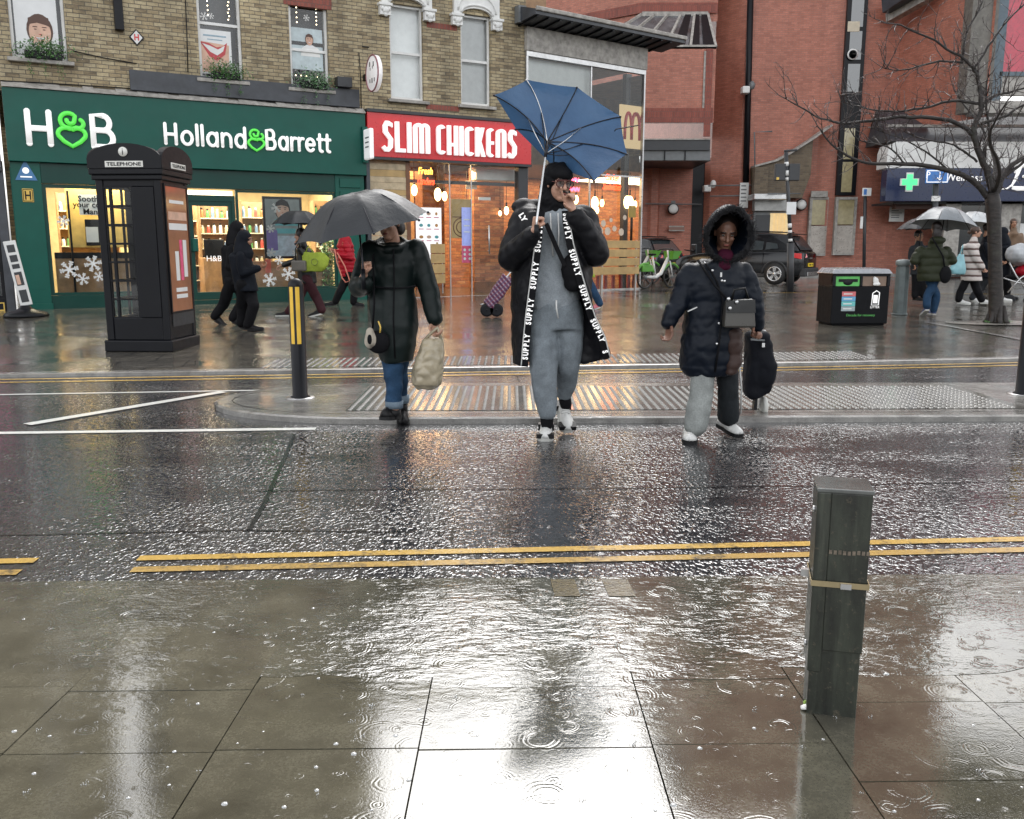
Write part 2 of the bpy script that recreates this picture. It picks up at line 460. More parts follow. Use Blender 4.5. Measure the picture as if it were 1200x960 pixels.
M_ISL = wet_slab('wet_island_paving', (.2, .19, .175), (.26, .25, .23), [(5, .06, .5, .3, .4)], (.08, .25), fine=.12)
M_KERB = wet_slab('wet_granite_kerb', (.22, .21, .2), (.3, .29, .27), None, (.12, .3), fine=.2)
M_YEL = paint_mat('yellow_line_paint', (.50, .32, .08), .55, (.42, .54))
M_YELF = paint_mat('yellow_line_faded', (.42, .27, .08), .5, (.42, .56))
M_YELD = paint_mat('drowned_yellow_mark', (.11, .085, .04), .5, (.36, .66), (.055, .052, .038))
M_WHT = paint_mat('white_line_paint', (.72, .72, .68), .5, (.3, .4))

# ------------------------------------------------------------------ ground sheets
def sheet(name, poly_fn, mat, z=0.0, nx=1, kind='structure'):
    mb = MB(); 
    poly_fn(mb); o = mb.build(name, mat); o.location.z = z
    return tag(o, kind=kind)
def strip(mb, fa, fb, x0, x1, n=40, zf=gz, dz=0.0):
    vs = []; 
    for i in range(n+1):
        x = x0+(x1-x0)*i/n
        for y in (fa(x), fb(x)): vs.append((x, y, zf(x, y)+dz))
    mb.addf(vs, [(2*i, 2*i+2, 2*i+3, 2*i+1) for i in range(n)])
KN = 2.98                                                   # the near kerb line
sheet('ground', lambda mb: mb.quad((-300, -120, -.12), (300, -120, -.12), (300, 600, -.12), (-300, 600, -.12)), plain('earth', (.07, .065, .06), .9))
flat = lambda x, y: 0.0
sheet('road', lambda mb: strip(mb, lambda x: 3.42+.022*x, kerb_far, -40, 40, 60, flat), M_ASPH)
def flood_edge(x): return 2.60+.022*x+.10*noise.noise(V((x*1.3, 3.1, 0)))+.05*noise.noise(V((x*5, 7.7, 0)))
sheet('flooded_gutter', lambda mb: (strip(mb, flood_edge, lambda x: 3.42+.022*x, -6, 6, 240, flat, .0022), strip(mb, flood_edge, lambda x: 3.42+.022*x, -40, -6, 4, flat, .0022), strip(mb, flood_edge, lambda x: 3.42+.022*x, 6, 40, 4, flat, .0022)), M_GUT)
sheet('gutter', lambda mb: strip(mb, lambda x: KN+.022*x, lambda x: 3.42+.022*x, -40, 40, 4, flat), M_GUT)
def near_pave(mb):
    random.seed(5)
    cols = [-40, -20, -8, -4.5, -3.9, -3.3, -2.6, -1.9, -1.32, -.775, -.245, .37, .85, 1.37, 1.95, 2.5, 3.1, 3.7, 4.3, 8, 20, 40]
    Gp = .0022
    for i in range(len(cols)-1):
        base = [2.98, 2.62, 2.38, 1.98, 1.4] if cols[i] > .8 else ([2.98, 2.54, 2.16, 1.62, 1.1] if i % 2 else [2.98, 2.50, 2.155, 1.7, 1.2])
        rr = [r+random.uniform(-.006, .006) for r in base]+[-6.0]
        for j in range(len(rr)-1):
            dz = random.uniform(0, .0016); tx = random.uniform(-.0012, .0012)
            y1, y0 = rr[j], rr[j+1]; sk = .022
            a, b = cols[i]+Gp, cols[i+1]-Gp
            top = [(a, y0+Gp+sk*a), (b, y0+Gp+sk*b), (b, y1-Gp+sk*b), (a, y1-Gp+sk*a)]
            fall = lambda y: .024*max(0, 2.62-y)
            vs = [(x, y, dz+(tx if k in (0, 3) else 0)+fall(y)) for k, (x, y) in enumerate(top)]+[(x+(-.003 if k in (0, 3) else .003), y+(-.003 if k < 2 else .003), -.012) for k, (x, y) in enumerate(top)]
            mb.addf(vs, [(0, 1, 2, 3), (0, 4, 5, 1), (1, 5, 6, 2), (2, 6, 7, 3), (3, 7, 4, 0)])
sheet('near_pavement', near_pave, M_NEAR)
NEARZ = lambda y: .024*max(0, 2.62-y)
sheet('paving_bed', lambda mb: mb.quad((-40, -6, -.011), (40, -6, -.011), (40, 3.9, -.011), (-40, 3.9, -.011)), plain('dark_joint', (.028, .026, .02), .3))
sheet('far_pavement', lambda mb: strip(mb, lambda x: kerb_far(x)+.14, lambda x: 42.0, -45, 45, 90), M_FAR)
def far_kerb(mb):
    n = 120; x0, x1 = -45, 45; vs = []
    for i in range(n+1):
        x = x0+(x1-x0)*i/n; k = kerb_far(x)
        vs += [(x, k, -.02), (x, k, .031), (x, k+.015, .037), (x, k+.14, gz(x, k+.14)+.001)]
    mb.addf(vs, [(4*i+j, 4*i+4+j, 4*i+5+j, 4*i+1+j) for i in range(n) for j in range(3)])
sheet('far_kerb', far_kerb, M_KERB)
# the side road that passes in front of the brick shopping centre
def side_road(mb): 
    p = [(3.2, 24.3), (60, 20.5), (60, 34.6), (1.0, 34.6), (1.0, 27.5)]
    vs = [(x, y, gz(x, y)+.004) for x, y in p]; mb.addf(vs, [tuple(range(5))])
sheet('side_road', side_road, M_ASPH2)
sheet('side_kerb', lambda mb: mb.bar((1.0, 34.7, gz(0, 34.7)+.04), (60, 34.7, gz(0, 34.7)+.04), .15, .12), M_KERB)

# painted lines
def gline(mb, a, b, wdt, dz, zf=flat):
    a = V((a[0], a[1], 0)); b = V((b[0], b[1], 0)); d = (b-a).normalized(); nrm = V((-d.y, d.x, 0))*wdt/2
    n = max(1, int((b-a).length/1.2)); vs = []
    for i in range(n+1):
        c = a+(b-a)*i/n
        for q in (c-nrm, c+nrm): vs.append((q.x, q.y, zf(q.x, q.y)+dz))
    mb.addf(vs, [(2*i, 2*i+2, 2*i+3, 2*i+1) for i in range(n)])
def line_obj(name, fn, mat): sheet(name, fn, mat)
def near_line(py_a, py_b, w_, x_from=None, x_to=None):
    a, b = G(0, py_a), G(1200, py_b); s = (b.y-a.y)/(b.x-a.x)
    f = lambda x: a.y+s*(x-a.x)
    return lambda mb: gline(mb, (x_from if x_from is not None else -30, f(x_from if x_from is not None else -30)), (x_to if x_to is not None else 30, f(x_to if x_to is not None else 30)), w_, .004)
L1 = near_line(658.5, 632.5, .062, G(162, 655).x); L1b = near_line(658.5, 632.5, .062, None, G(42, 658).x)
def both(*fs): return lambda mb: [f(mb) for f in fs]
line_obj('yellow_line', both(L1, L1b), M_YEL)
L2 = near_line(672, 645, .062, G(155, 668).x); L2b = near_line(672, 645, .062, None, G(25, 670).x)
line_obj('faded_yellow_line', both(L2, L2b), M_YELF)
def kerb_marks(mb):
    for px, pw in ((662, 34), (723, 36)):
        a = G(px, 680); bq = G(px, 700); w_ = pw/FPX*3.0
        mb.addf([(a.x-w_/2, bq.y, .0045), (a.x+w_/2, bq.y, .0045), (a.x+w_/2-.01, a.y, .0045), (a.x-w_/2-.01, a.y, .0045)], [(0, 1, 2, 3)])
line_obj('kerb_mark', kerb_marks, M_YELD)
def far_yellow(off): 
    def f(mb):
        n = 60; vs = []
        for i in range(n+1):
            x = -22+44*i/n
            for dy in (0, .075): vs.append((x, kerb_far(x)-off+dy, .004))
        mb.addf(vs, [(2*i, 2*i+2, 2*i+3, 2*i+1) for i in range(n)])
    return f
line_obj('far_yellow_line', both(far_yellow(.2), far_yellow(.42)), M_YEL)
sideY = lambda x: 22.0-.06*(x-4)
line_obj('side_yellow_line', lambda mb: gline(mb, (5.2, 24.0), (40, 21.6), .1, .009, gz), M_YEL)
def whites(mb):
    a, b = G(0, 508), G(370, 503); d = (b-a)
    gline(mb, a-d*4, b, .085, .004)
    a, b = G(0, 463), G(440, 455.5); gline(mb, a-(b-a)*3, b, .055, .004)
    a, b = G(32, 498.5), G(262, 460); gline(mb, a, b, .11, .0085)
line_obj('white_line', whites, M_WHT)
def seams(mb):                      # tar joints between the lanes and patches
    pts = [G(345, 510), G(330, 545), G(310, 590), G(292, 622)]
    for p, q in zip(pts, pts[1:]): gline(mb, p, q, .024, .003)
    pts = [G(300, 576), G(470, 574), G(700, 573), G(950, 570), G(1200, 564)]
    for p, q in zip(pts, pts[1:]): gline(mb, p, q, .012, .003)
    pts = [G(0, 628), G(290, 622), G(480, 624)]
    for p, q in zip(pts, pts[1:]): gline(mb, p, q, .012, .003)
line_obj('tar_joint', seams, plain('tar', (.012, .012, .013), .18))

# crossing refuge in the middle of the road
IZ = .05
def isl_outline():
    pts = []
    fl = [G(300, 487), G(380, 496.5)]
    yb = lambda x: G(520, 454.5).y + .004*(x+1)
    yf = lambda x: G(600, 496).y + .02*(x)
    xL = G(262, 470).x
    y0 = (yb(-2)+yf(-2))/2; r = (yb(-2)-yf(-2))/2
    pts = [(xL+r*1.55-r*1.55*cos(a), y0+r*sin(a)) for a in [pi/2-pi*i/18 for i in range(19)]]
    pts.sort(key=lambda p: 0)
    return pts, yb, yf
ip, ib, if_ = isl_outline()
ipoly = ip+[(8.5, if_(8.5)), (8.5, ib(8.5))]
def island(mb):
    n = len(ipoly); c = V((3, 7, 0))
    ins = []
    for i in range(n):
        p, q, r = V((*ipoly[i-1], 0)), V((*ipoly[i], 0)), V((*ipoly[(i+1) % n], 0))
        d = (r-p).normalized(); ins.append(q+V((-d.y, d.x, 0))*.02)
    vs = [(x, y, -.01) for x, y in ipoly]+[(x, y, IZ-.012) for x, y in ipoly]+[(p.x, p.y, IZ) for p in ins]
    mb.addf(vs, [(i, (i+1) % n, n+(i+1) % n, n+i) for i in range(n)]+[(n+i, n+(i+1) % n, 2*n+(i+1) % n, 2*n+i) for i in range(n)]+[tuple(range(2*n, 3*n))])
sheet('traffic_island', island, M_ISL)
def island_kerbline(mb):
    n = len(ipoly)
    for i in range(n-1):
        p, q = V((*ipoly[i], 0)), V((*ipoly[i+1], 0)); d = (q-p)
        if d.length < 1e-4: continue
        d.normalize(); nn = V((-d.y, d.x, 0)); a, b = p+nn*.14, q+nn*.14
        mb.addf([(a.x, a.y, IZ+.002), (b.x, b.y, IZ+.002), (b.x+nn.x*.008, b.y+nn.y*.008, IZ+.002), (a.x+nn.x*.008, a.y+nn.y*.008, IZ+.002)], [(0, 1, 2, 3)])
sheet('island_kerb_joint', island_kerbline, MATS['tar'])
def domes(mb, x0, x1, y0f, y1f, z, sx=.066, r=.017, h=.007, skew=0.0):
    n = int((x1-x0)/sx)
    for i in range(n):
        x = x0+i*sx; ya, yb_ = y0f(x), y1f(x); m = int((yb_-ya)/sx)
        for j in range(m):
            y = ya+(j+.5)*sx; zz = z(x, y)
            vs = [(x+r*cos(a), y+r*sin(a), zz) for a in [2*pi*k/8 for k in range(8)]]+[(x+r*.62*cos(a), y+r*.62*sin(a), zz+h) for a in [2*pi*k/8 for k in range(8)]]
            mb.addf(vs, [(k, (k+1) % 8, 8+(k+1) % 8, 8+k) for k in range(8)]+[tuple(range(8, 16))], True)
M_TACT = wet_slab('wet_tactile_paving', (.16, .15, .135), (.2, .19, .17), None, (.06, .16), fine=.1)
M_TACTD = plain('blister_stone', (.24, .235, .22), .22, bump=.2)
tx0, tx1 = G(404, 490).x, G(1185, 480).x
tyf = lambda x: G(600, 488.5).y+.02*x
tyb = lambda x: G(600, 459).y+.004*x
sheet('tactile_slab', lambda mb: strip(mb, tyf, tyb, tx0, tx1, 4, lambda x, y: IZ+.004), M_TACT)
sheet('tactile_blisters', lambda mb: domes(mb, tx0+.03, tx1, tyf, tyb, lambda x, y: IZ+.0035), M_TACTD)
fx0, fx1 = G(330, 418).x, G(985, 405).x
tf = lambda x: kerb_far(x)+.16; tb = lambda x: kerb_far(x)+.95
sheet('far_tactile_slab', lambda mb: strip(mb, tf, tb, fx0, fx1, 10, gz, .004), M_TACT)
sheet('far_tactile_blisters', lambda mb: domes(mb, fx0+.03, fx1, tf, tb, lambda x, y: gz(x, y)+.0035, .075, .019), plain('far_blister_stone', (.12, .115, .105), .25, bump=.2))

# drops of rain bursting on the flooded pavement: bubbles and little crowns, past counting
def splashes(mb):
    random.seed(11)
    for i in range(130):
        py = 640+320*random.random()**.75; px = random.uniform(-60, 1260)
        p = G(px, py)
        if py < 690 and random.random() < .5: continue
        s = random.uniform(.003, .0075)*(1.3 if random.random() < .12 else 1)
        z = .0015+NEARZ(p.y)
        k = random.random()
        if k < .55:             # bubble
            n = 10; vs = []
            for (rr, hh) in ((1, 0), (.85, .28), (.5, .5), (.1, .6)):
                vs += [(p.x+s*rr*cos(2*pi*q/n), p.y+s*rr*sin(2*pi*q/n), z+s*hh*.8) for q in range(n)]
            mb.addf(vs, [(r_*n+q, r_*n+(q+1) % n, (r_+1)*n+(q+1) % n, (r_+1)*n+q) for r_ in range(3) for q in range(n)]+[tuple(range(3*n, 4*n))], True)
        else:                   # crown of beads
            for q in range(random.randint(4, 8)):
                a = random.uniform(0, 2*pi); d = random.uniform(.3, 1.6)*s
                mb.ell((p.x+d*cos(a), p.y+d*sin(a), z+random.uniform(.0, .9)*s), (s*.22, s*.22, s*random.uniform(.15, .5)), 6, 4)
M_DROP = newmat('water_drop'); _t = NT(M_DROP)
_f = _t.add('ShaderNodeFresnel', IOR=1.6); _g = _t.add('ShaderNodeBsdfGlossy', Color=(1, 1, 1, 1), Roughness=.05); _d = _t.add('ShaderNodeBsdfTransparent', Color=(.95, .95, .95, 1))
_w = _t.add('ShaderNodeBsdfDiffuse', Color=(.7, .72, .72, 1)); _m1 = _t.add('ShaderNodeMixShader', i0=.35, i1=_d.outputs[0], i2=_w.outputs[0])
_m = _t.add('ShaderNodeMixShader', i0=_t.math('MULTIPLY_ADD', _f.outputs[0], 1.0, .15), i1=_m1.outputs[0], i2=_g.outputs[0]); _t.out(_m)
sheet('rain_splashes', splashes, M_DROP, kind='stuff')
# ------------------------------------------------------------------ walls: frames, brick, openings
class Frame:
    """a vertical wall plane; local x runs along it, y into the building, z up"""
    def __init__(s, origin, deg):
        s.o = V((origin.x, origin.y, 0)); s.th = radians(deg)
        s.u = V((cos(s.th), sin(s.th), 0)); s.n = V((-sin(s.th), cos(s.th), 0))
    def px(s, px, py, y=0.0):
        d = ray(px, py); p0 = s.o+s.n*y
        t = (p0-EYEV).dot(s.n)/d.dot(s.n); p = EYEV+d*t-s.o
        return p.dot(s.u), p.z
    def x(s, px, py, y=0.0): return s.px(px, py, y)[0]
    def z(s, px, py, y=0.0): return s.px(px, py, y)[1]
    def world(s, x, y, z=0.0): return s.o+s.u*x+s.n*y+V((0, 0, z))
    def root(s, name, label, cat, x=0.0, y=0.0, z=0.0, group=None):
        return empty(name, s.world(x, y, z), s.th, label, cat, group)
def uvxz(o):
    me = o.data
    if not me.uv_layers: me.uv_layers.new(name='UVMap')
    uv = me.uv_layers[0].data
    for l in me.loops:
        c = me.vertices[l.vertex_index].co; uv[l.index].uv = (c.x+c.y, c.z)
    return o
def brickmat(name, cols, mortar, bw=.225, bh=.075, rough=.55, soot=.5, bumpk=.5, wet=.0):
    m = newmat(name); t = NT(m)
    co = t.coord('UV'); ob = t.coord('Object')
    br = t.add('ShaderNodeTexBrick', Vector=co, Color1=(0, 0, 0, 1), Color2=(1, 1, 1, 1), Mortar=(.5, .5, .5, 1), Scale=1.0)
    br.inputs['Brick Width'].default_value = bw; br.inputs['Row Height'].default_value = bh
    br.inputs['Mortar Size'].default_value = .007; br.inputs['Mortar Smooth'].default_value = .4; br.inputs['Bias'].default_value = 0
    n1 = t.noise(t.coord('UV', scale=(4.4, 13.3, 1)), 1.0, 1, .5)
    k = t.ramp(t.math('ADD', t.math('MULTIPLY', br.outputs[0], .55), t.math('MULTIPLY', n1, .45)), [(.15+i*.7/(len(cols)-1), c) for i, c in enumerate(cols)])
    k = t.mix(.7, k, t.ramp(t.noise(co, 30, 4, .7), [(.3, .62), (.7, 1.25)]), 'MULTIPLY')
    c = t.mix(br.outputs[1], k, (*mortar, 1))
    c = t.mix(soot, c, t.ramp(t.noise(t.coord('UV', scale=(1, .55, 1)), .9, 5, .65), [(.32, .38), (.66, 1.15)]), 'MULTIPLY')
    c = t.mix(soot*.7, c, t.ramp(t.noise(t.coord('UV', scale=(3.2, .22, 1)), 1.0, 4, .6), [(.34, .5), (.6, 1.1)]), 'MULTIPLY')
    h = t.math('SUBTRACT', t.math('MULTIPLY', t.noise(co, 40, 4, .6), .4), br.outputs[1])
    b = t.pbsdf(Base__Color=c, Roughness=rough, Normal=t.bump(h, bumpk, .01)); t.out(b); return m
M_STOCK = brickmat('stock_brick', [(.15, .11, .062), (.36, .275, .15), (.46, .365, .21), (.53, .44, .27), (.31, .235, .13)], (.13, .115, .088), soot=.62, bumpk=.8)
M_REDB = brickmat('red_brick', [(.36, .122, .08), (.45, .155, .10), (.53, .195, .13), (.40, .132, .085)], (.27, .15, .115), soot=.28, rough=.5, bumpk=.35)
M_REDB2 = brickmat('red_brick_arch', [(.22, .05, .032), (.30, .066, .04), (.34, .08, .05)], (.14, .075, .06), .075, .225, soot=.4)
M_INB = brickmat('shop_brick', [(.14, .05, .025), (.36, .13, .055), (.52, .22, .09), (.30, .10, .05), (.6, .32, .14)], (.2, .12, .07), .3, .095, soot=.2)
M_TANB = brickmat('tan_brick', [(.10, .07, .042), (.16, .115, .068), (.2, .15, .09)], (.14, .12, .09), soot=.5)

def holes_wall(mb, x0, x1, z0, z1, holes, y0=0.0, depth=.16):
    xs = sorted({x0, x1, *[h[0] for h in holes], *[h[1] for h in holes]}); zs = sorted({z0, z1, *[h[2] for h in holes], *[h[3] for h in holes]})
    for a, b in zip(xs, xs[1:]):
        for c, d in zip(zs, zs[1:]):
            m = ((a+b)/2, (c+d)/2)
            if any(h[0] < m[0] < h[1] and h[2] < m[1] < h[3] for h in holes): continue
            mb.quad((a, y0, c), (b, y0, c), (b, y0, d), (a, y0, d))
    for a, b, c, d in holes:
        e = y0+depth
        mb.quad((a, y0, c), (a, e, c), (a, e, d), (a, y0, d)); mb.quad((b, y0, c), (b, y0, d), (b, e, d), (b, e, c))
        mb.quad((a, y0, c), (b, y0, c), (b, e, c), (a, e, c)); mb.quad((a, y0, d), (a, e, d), (b, e, d), (b, y0, d))

# paints
P_GREEN = plain('shop_green', (.002, .082, .060), .38, var=.14, vscale=2, coat=.05, spec=.3)
P_GREEND = plain('shop_green_dark', (.0015, .042, .032), .36, var=.15, vscale=2, coat=.05, spec=.3)
P_RED = plain('shop_red', (.62, .012, .018), .3, var=.08, coat=.3)
P_WHITE = plain('white_paint', (.74, .74, .72), .4, var=.15, vscale=3)
P_CREAM = plain('cream_paint', (.62, .55, .42), .5, var=.15)
P_BLACK = plain('black_paint', (.0045, .005, .0075), .38, coat=.04, var=.2, spec=.22)
P_DARK = plain('dark_grey_paint', (.03, .032, .036), .4, var=.2)
P_GREY = plain('grey_paint', (.16, .17, .175), .45, var=.2)
P_SLATE = plain('lead_slate', (.045, .05, .06), .4, var=.5, vscale=3, bump=.3, bscale=20)
P_STONE = plain('weathered_stone', (.38, .36, .33), .6, var=.5, vscale=7, bump=.4, bscale=30)
P_WOOD = plain('pale_wood', (.46, .31, .13), .5, var=.3, vscale=3)
P_WOODD = plain('brown_wood', (.17, .07, .03), .4, var=.5, vscale=4)
P_WOODM = plain('mid_wood', (.34, .2, .1), .45, var=.45, vscale=5)
P_STEEL = plain('steel', (.5, .5, .5), .3, metal=.9, var=.2)
P_LETTER = plain('letter_white', (.85, .85, .84), .35, var=.04, emit=(1, .98, .96), estr=.32)  # glow put into the white to flatten the shading on letters
P_LGREEN = plain('letter_green', (.10, .72, .08), .35, var=.04, emit=(.15, 1, .1), estr=.2)
P_NAVYB = plain('navy_sign', (.005, .016, .065), .3, coat=.3, var=.15)
P_YELLOW = plain('sign_yellow', (.75, .5, .1), .4, var=.1)
P_PAPER = plain('poster_paper', (.74, .75, .75), .35, var=.06)
P_BLIND = plain('window_blind', (.84, .85, .84), .6, var=.1)
P_SKIN2 = plain('printed_skin', (.66, .42, .31), .5, var=.3, vscale=5)
P_HAIR2 = plain('printed_hair', (.10, .05, .035), .5, var=.2)
P_TEAL2 = plain('printed_teal', (.12, .42, .46), .5, var=.15)
P_PURPLE2 = plain('printed_purple', (.20, .15, .4), .5, var=.2)
P_PINK2 = plain('printed_pink', (.72, .10, .22), .5, var=.3, vscale=20)
P_ORANGE2 = plain('printed_orange', (.62, .28, .08), .5, var=.4, vscale=12)
P_BLUE2 = plain('printed_blue', (.25, .3, .62), .5, var=.3, vscale=8)
P_LIP2 = plain('printed_lip', (.5, .06, .07), .5, var=.1)
GLASS = glassmat('shop_glass', (.93, .96, .95), 1.0)
GLASSW = glassmat('upper_glass', (.93, .95, .95), 1.1)
GLASSD = plain('dark_glass', (.02, .025, .028), .06, coat=1.0, var=.3, spec=.9)
E_WARM = emitmat('warm_ceiling_light', (1, .82, .55), 5.0)
E_BULB = emitmat('glowing_filament_bulb', (1, .66, .3), 7.0)
E_NEONR = emitmat('red_neon', (1, .05, .015), 5.0)
E_NEONY = emitmat('yellow_neon', (1, .4, .05), 4.5)
E_NEONP = emitmat('pink_neon', (1, .08, .15), 4.5)
E_FAIRY = emitmat('fairy_light', (1, .8, .5), 8.0)
E_MENU = emitmat('menu_screen', (1, .96, .98), .85)
E_STRIP = emitmat('strip_light', (1, .9, .7), 3.0)
E_GLOW = emitmat('lit_cream_panel', (1, .74, .4), .42)

W1 = Frame(G(70, 362), 29.0)
GZ1 = .1
def rect(f, pxa, pya, pxb, pyb, y=0.0):
    """local x0, x1, z0, z1 of a rectangle seen between two corners"""
    x0, za = f.px(pxa, pya, y); x1, zb = f.px(pxb, pyb, y)
    return min(x0, x1), max(x0, x1), min(za, zb), max(za, zb)
def sub(mb, name, mats, parent, **k): return mb.build(name, mats, parent, **k)
def boxpart(name, mat, parent, a, b, bevel=0.0): return MB().box(a, b).build(name, mat, parent, bevel=bevel)
def frame_mb(x0, x1, z0, z1, y0, y1, w, wb=None, wt=None):
    wb = wb or w; wt = wt or w
    mb = MB(); mb.box((x0, y0, z0), (x0+w, y1, z1)).box((x1-w, y0, z0), (x1, y1, z1))
    mb.box((x0+w, y0, z0), (x1-w, y1, z0+wb)).box((x0+w, y0, z1-wt), (x1-w, y1, z1)); return mb
def flat_poly(mb, pts, y): mb.addf([(a, y, b) for a, b in pts], [tuple(range(len(pts)))])
def snowflake(mb, cx, cz, r, y, t=.12):
    for k in range(6):
        a = k*pi/3+.2; d = V((cos(a), 0, sin(a))); c = V((cx, y-.0005*k, cz))
        mb.bar(c, c+d*r, r*t*1.3, .002, up=(0, 1, 0))
        for s in (-1, 1):
            for q in (.55, .8):
                b = c+d*r*q; e = V((cos(a+s*.9), 0, sin(a+s*.9))); mb.bar(b, b+e*r*.28, r*t, .002, up=(0, 1, 0))

# ================================================================== green health food shop
b1 = W1.root('terraced_shop_building', 'yellow brick terrace building with a green health food shop front', 'building')
X0 = W1.x(6, 150); X1 = W1.x(426, 170); Xs0 = W1.x(12, 300); ZF1 = W1.z(5, 103); ZF0 = W1.z(53, 191)
ZTOP = 13.6
wa = (*rect(W1, 12, 40, 79, 60)[:2], W1.z(45, 70), 6.9); wb_ = (*rect(W1, 232, 40, 284, 60)[:2], W1.z(260, 94), 7.0); wc = (*rect(W1, 339, 40, 385, 60)[:2], W1.z(365, 105), W1.z(362, 4))
mb = MB(); XGa = W1.x(84, 60); XG = W1.x(146, 60); XL = X0-.05; ZG = 7.0  # unseen low notch shaped into the roofline, for a bright sky streak on the ground
holes_wall(mb, XL, XGa, ZF1-.05, ZTOP, [wa]); holes_wall(mb, XGa, XG, ZF1-.05, ZG, []); holes_wall(mb, XG, X1+.02, ZF1-.05, ZTOP, [wb_, wc])
for x_ in (XL, X1+.02): mb.quad((x_, 0, ZF1), (x_, 6, ZF1), (x_, 6, ZTOP), (x_, 0, ZTOP))
for x_ in (XGa, XG): mb.quad((x_, 0, ZG), (x_, 6, ZG), (x_, 6, ZTOP), (x_, 0, ZTOP))
mb.quad((XGa, 0, ZG), (XG, 0, ZG), (XG, 6, ZG), (XGa, 6, ZG)); mb.quad((XG, 0, ZTOP), (X1, 0, ZTOP), (X1, 6, ZTOP), (XG, 6, ZTOP)); mb.quad((XL, 0, ZTOP), (XGa, 0, ZTOP), (XGa, 6, ZTOP), (XL, 6, ZTOP))
mb.quad((XG, 6, 0), (X1, 6, 0), (X1, 6, ZTOP), (XG, 6, ZTOP)); mb.quad((XL, 6, 0), (XGa, 6, 0), (XGa, 6, ZTOP), (XL, 6, ZTOP)); mb.quad((XGa, 6, 0), (XG, 6, 0), (XG, 6, ZG), (XGa, 6, ZG))
uvxz(mb.build('brick_wall', M_STOCK, b1))
for h in (wb_, wc): uvxz(MB().box((h[0]-.1, -.012, h[3]-.08), (h[1]+.1, .1, h[3]+.2)).build('brick_lintel', M_REDB2, b1))

def sash_window(parent, h, y=.1, blind=None, bar=.5):
    x0, x1, z0, z1 = h
    f = frame_mb(x0+.002, x1-.002, z0+.002, z1-.002, y-.03, y+.04, .055, .07); zm = z0+(z1-z0)*bar
    f.box((x0+.057, y-.022, zm-.03), (x1-.057, y+.03, zm+.03))
    fo = f.build('window', P_WHITE, parent, bevel=.006)
    MB().quad((x0+.05, y+.012, z0+.05), (x1-.05, y+.012, z0+.05), (x1-.05, y+.012, z1-.05), (x0+.05, y+.012, z1-.05)).build('pane', GLASSW, fo)
    s = MB().box((x0-.09, -.12, z0-.075), (x1+.1, .06, z0-.003)).build('sill', P_STONE, fo, bevel=.01)
    if blind: MB().quad((x0, y+.12, z0), (x1, y+.12, z0), (x1, y+.12, z1), (x0, y+.12, z1)).build('blind', blind, fo)
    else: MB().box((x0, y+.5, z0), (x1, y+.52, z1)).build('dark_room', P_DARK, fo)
    return fo
def face_poster(mb_skin, mb_hair, mb_w, mb_lip, cx, cz, r, y):
    flat_poly(mb_hair, circle_poly(r*1.08, 20, cx, cz+r*.12, r*1.42), y)
    flat_poly(mb_skin, circle_poly(r*.9, 20, cx, cz-r*.05, r*1.25), y-.003)
    flat_poly(mb_hair, [(cx-r*.92, cz+r*.55), (cx-r*.2, cz+r*.75), (cx+r*.5, cz+r*.62), (cx+r*.9, cz+r*.45), (cx+r*.75, cz+r*1.25), (cx-r*.3, cz+r*1.4), (cx-r*.9, cz+r*1.1)], y-.005)
    flat_poly(mb_lip, [(cx-r*.16, cz-r*.22), (cx, cz-r*.3), (cx+r*.16, cz-r*.22), (cx+r*.02, cz-r*.2)], y-.0062)
    flat_poly(mb_w, [(cx-r*.75, cz-r*1.2), (cx-r*1.5, cz-r*1.9), (cx+r*1.5, cz-r*1.9), (cx+r*.75, cz-r*1.2), (cx+r*.3, cz-r*1.45), (cx-r*.3, cz-r*1.45)], y-.0015)
    for s in (-1, 1):
        flat_poly(mb_lip, circle_poly(r*.15, 10, cx+s*r*.5, cz-r*.2, r*.05), y-.0058) if r > 1 else None
        flat_poly(mb_hair, circle_poly(r*.12, 10, cx+s*r*.36, cz+r*.18, r*.05), y-.006)
        flat_poly(mb_hair, [(cx+s*r*.18, cz+r*.36), (cx+s*r*.58, cz+r*.36), (cx+s*r*.56, cz+r*.44), (cx+s*r*.2, cz+r*.44)], y-.006)
    flat_poly(mb_lip, arc(cx, cz-r*.5, r*.42, r*.24, 180, 360, 10), y-.006)
    flat_poly(mb_w, arc(cx, cz-r*.51, r*.36, r*.17, 180, 360, 10), y-.008)
def four(parent, names_mats, mbs):
    for (n, m), q in zip(names_mats, mbs):
        if q.v: q.build(n, m, parent)
# left window: smiling face poster
fo = sash_window(b1, wa, bar=.72)
x0, x1, z0, z1 = wa; y = .105
pp = MB().box((x0+.09, y, z0+.1), (x1-.13, y+.004, z0+1.55)).build('poster', P_PAPER, fo)
ms = [MB(), MB(), MB(), MB()]; cx, cz = W1.px(47, 36); face_poster(*ms, cx, cz, .21, y-.004)
four(pp, [('printed_face', P_SKIN2), ('printed_hair', P_HAIR2), ('printed_teeth', P_PAPER), ('printed_mouth', P_LIP2)], ms)
q = MB(); q.box((x0+.3, y-.004, z1-.62), (x1-.35, y-.002, z1-.57)); q.box((x0+.35, y-.004, z0+1.33), (x1-.4, y-.002, z0+1.35)); flat_poly(q, circle_poly(.07, 14, x0+.28, z0+1.42), y-.004); q.build('printed_text', plain('printed_grey_blue', (.3, .42, .5), .5), pp)
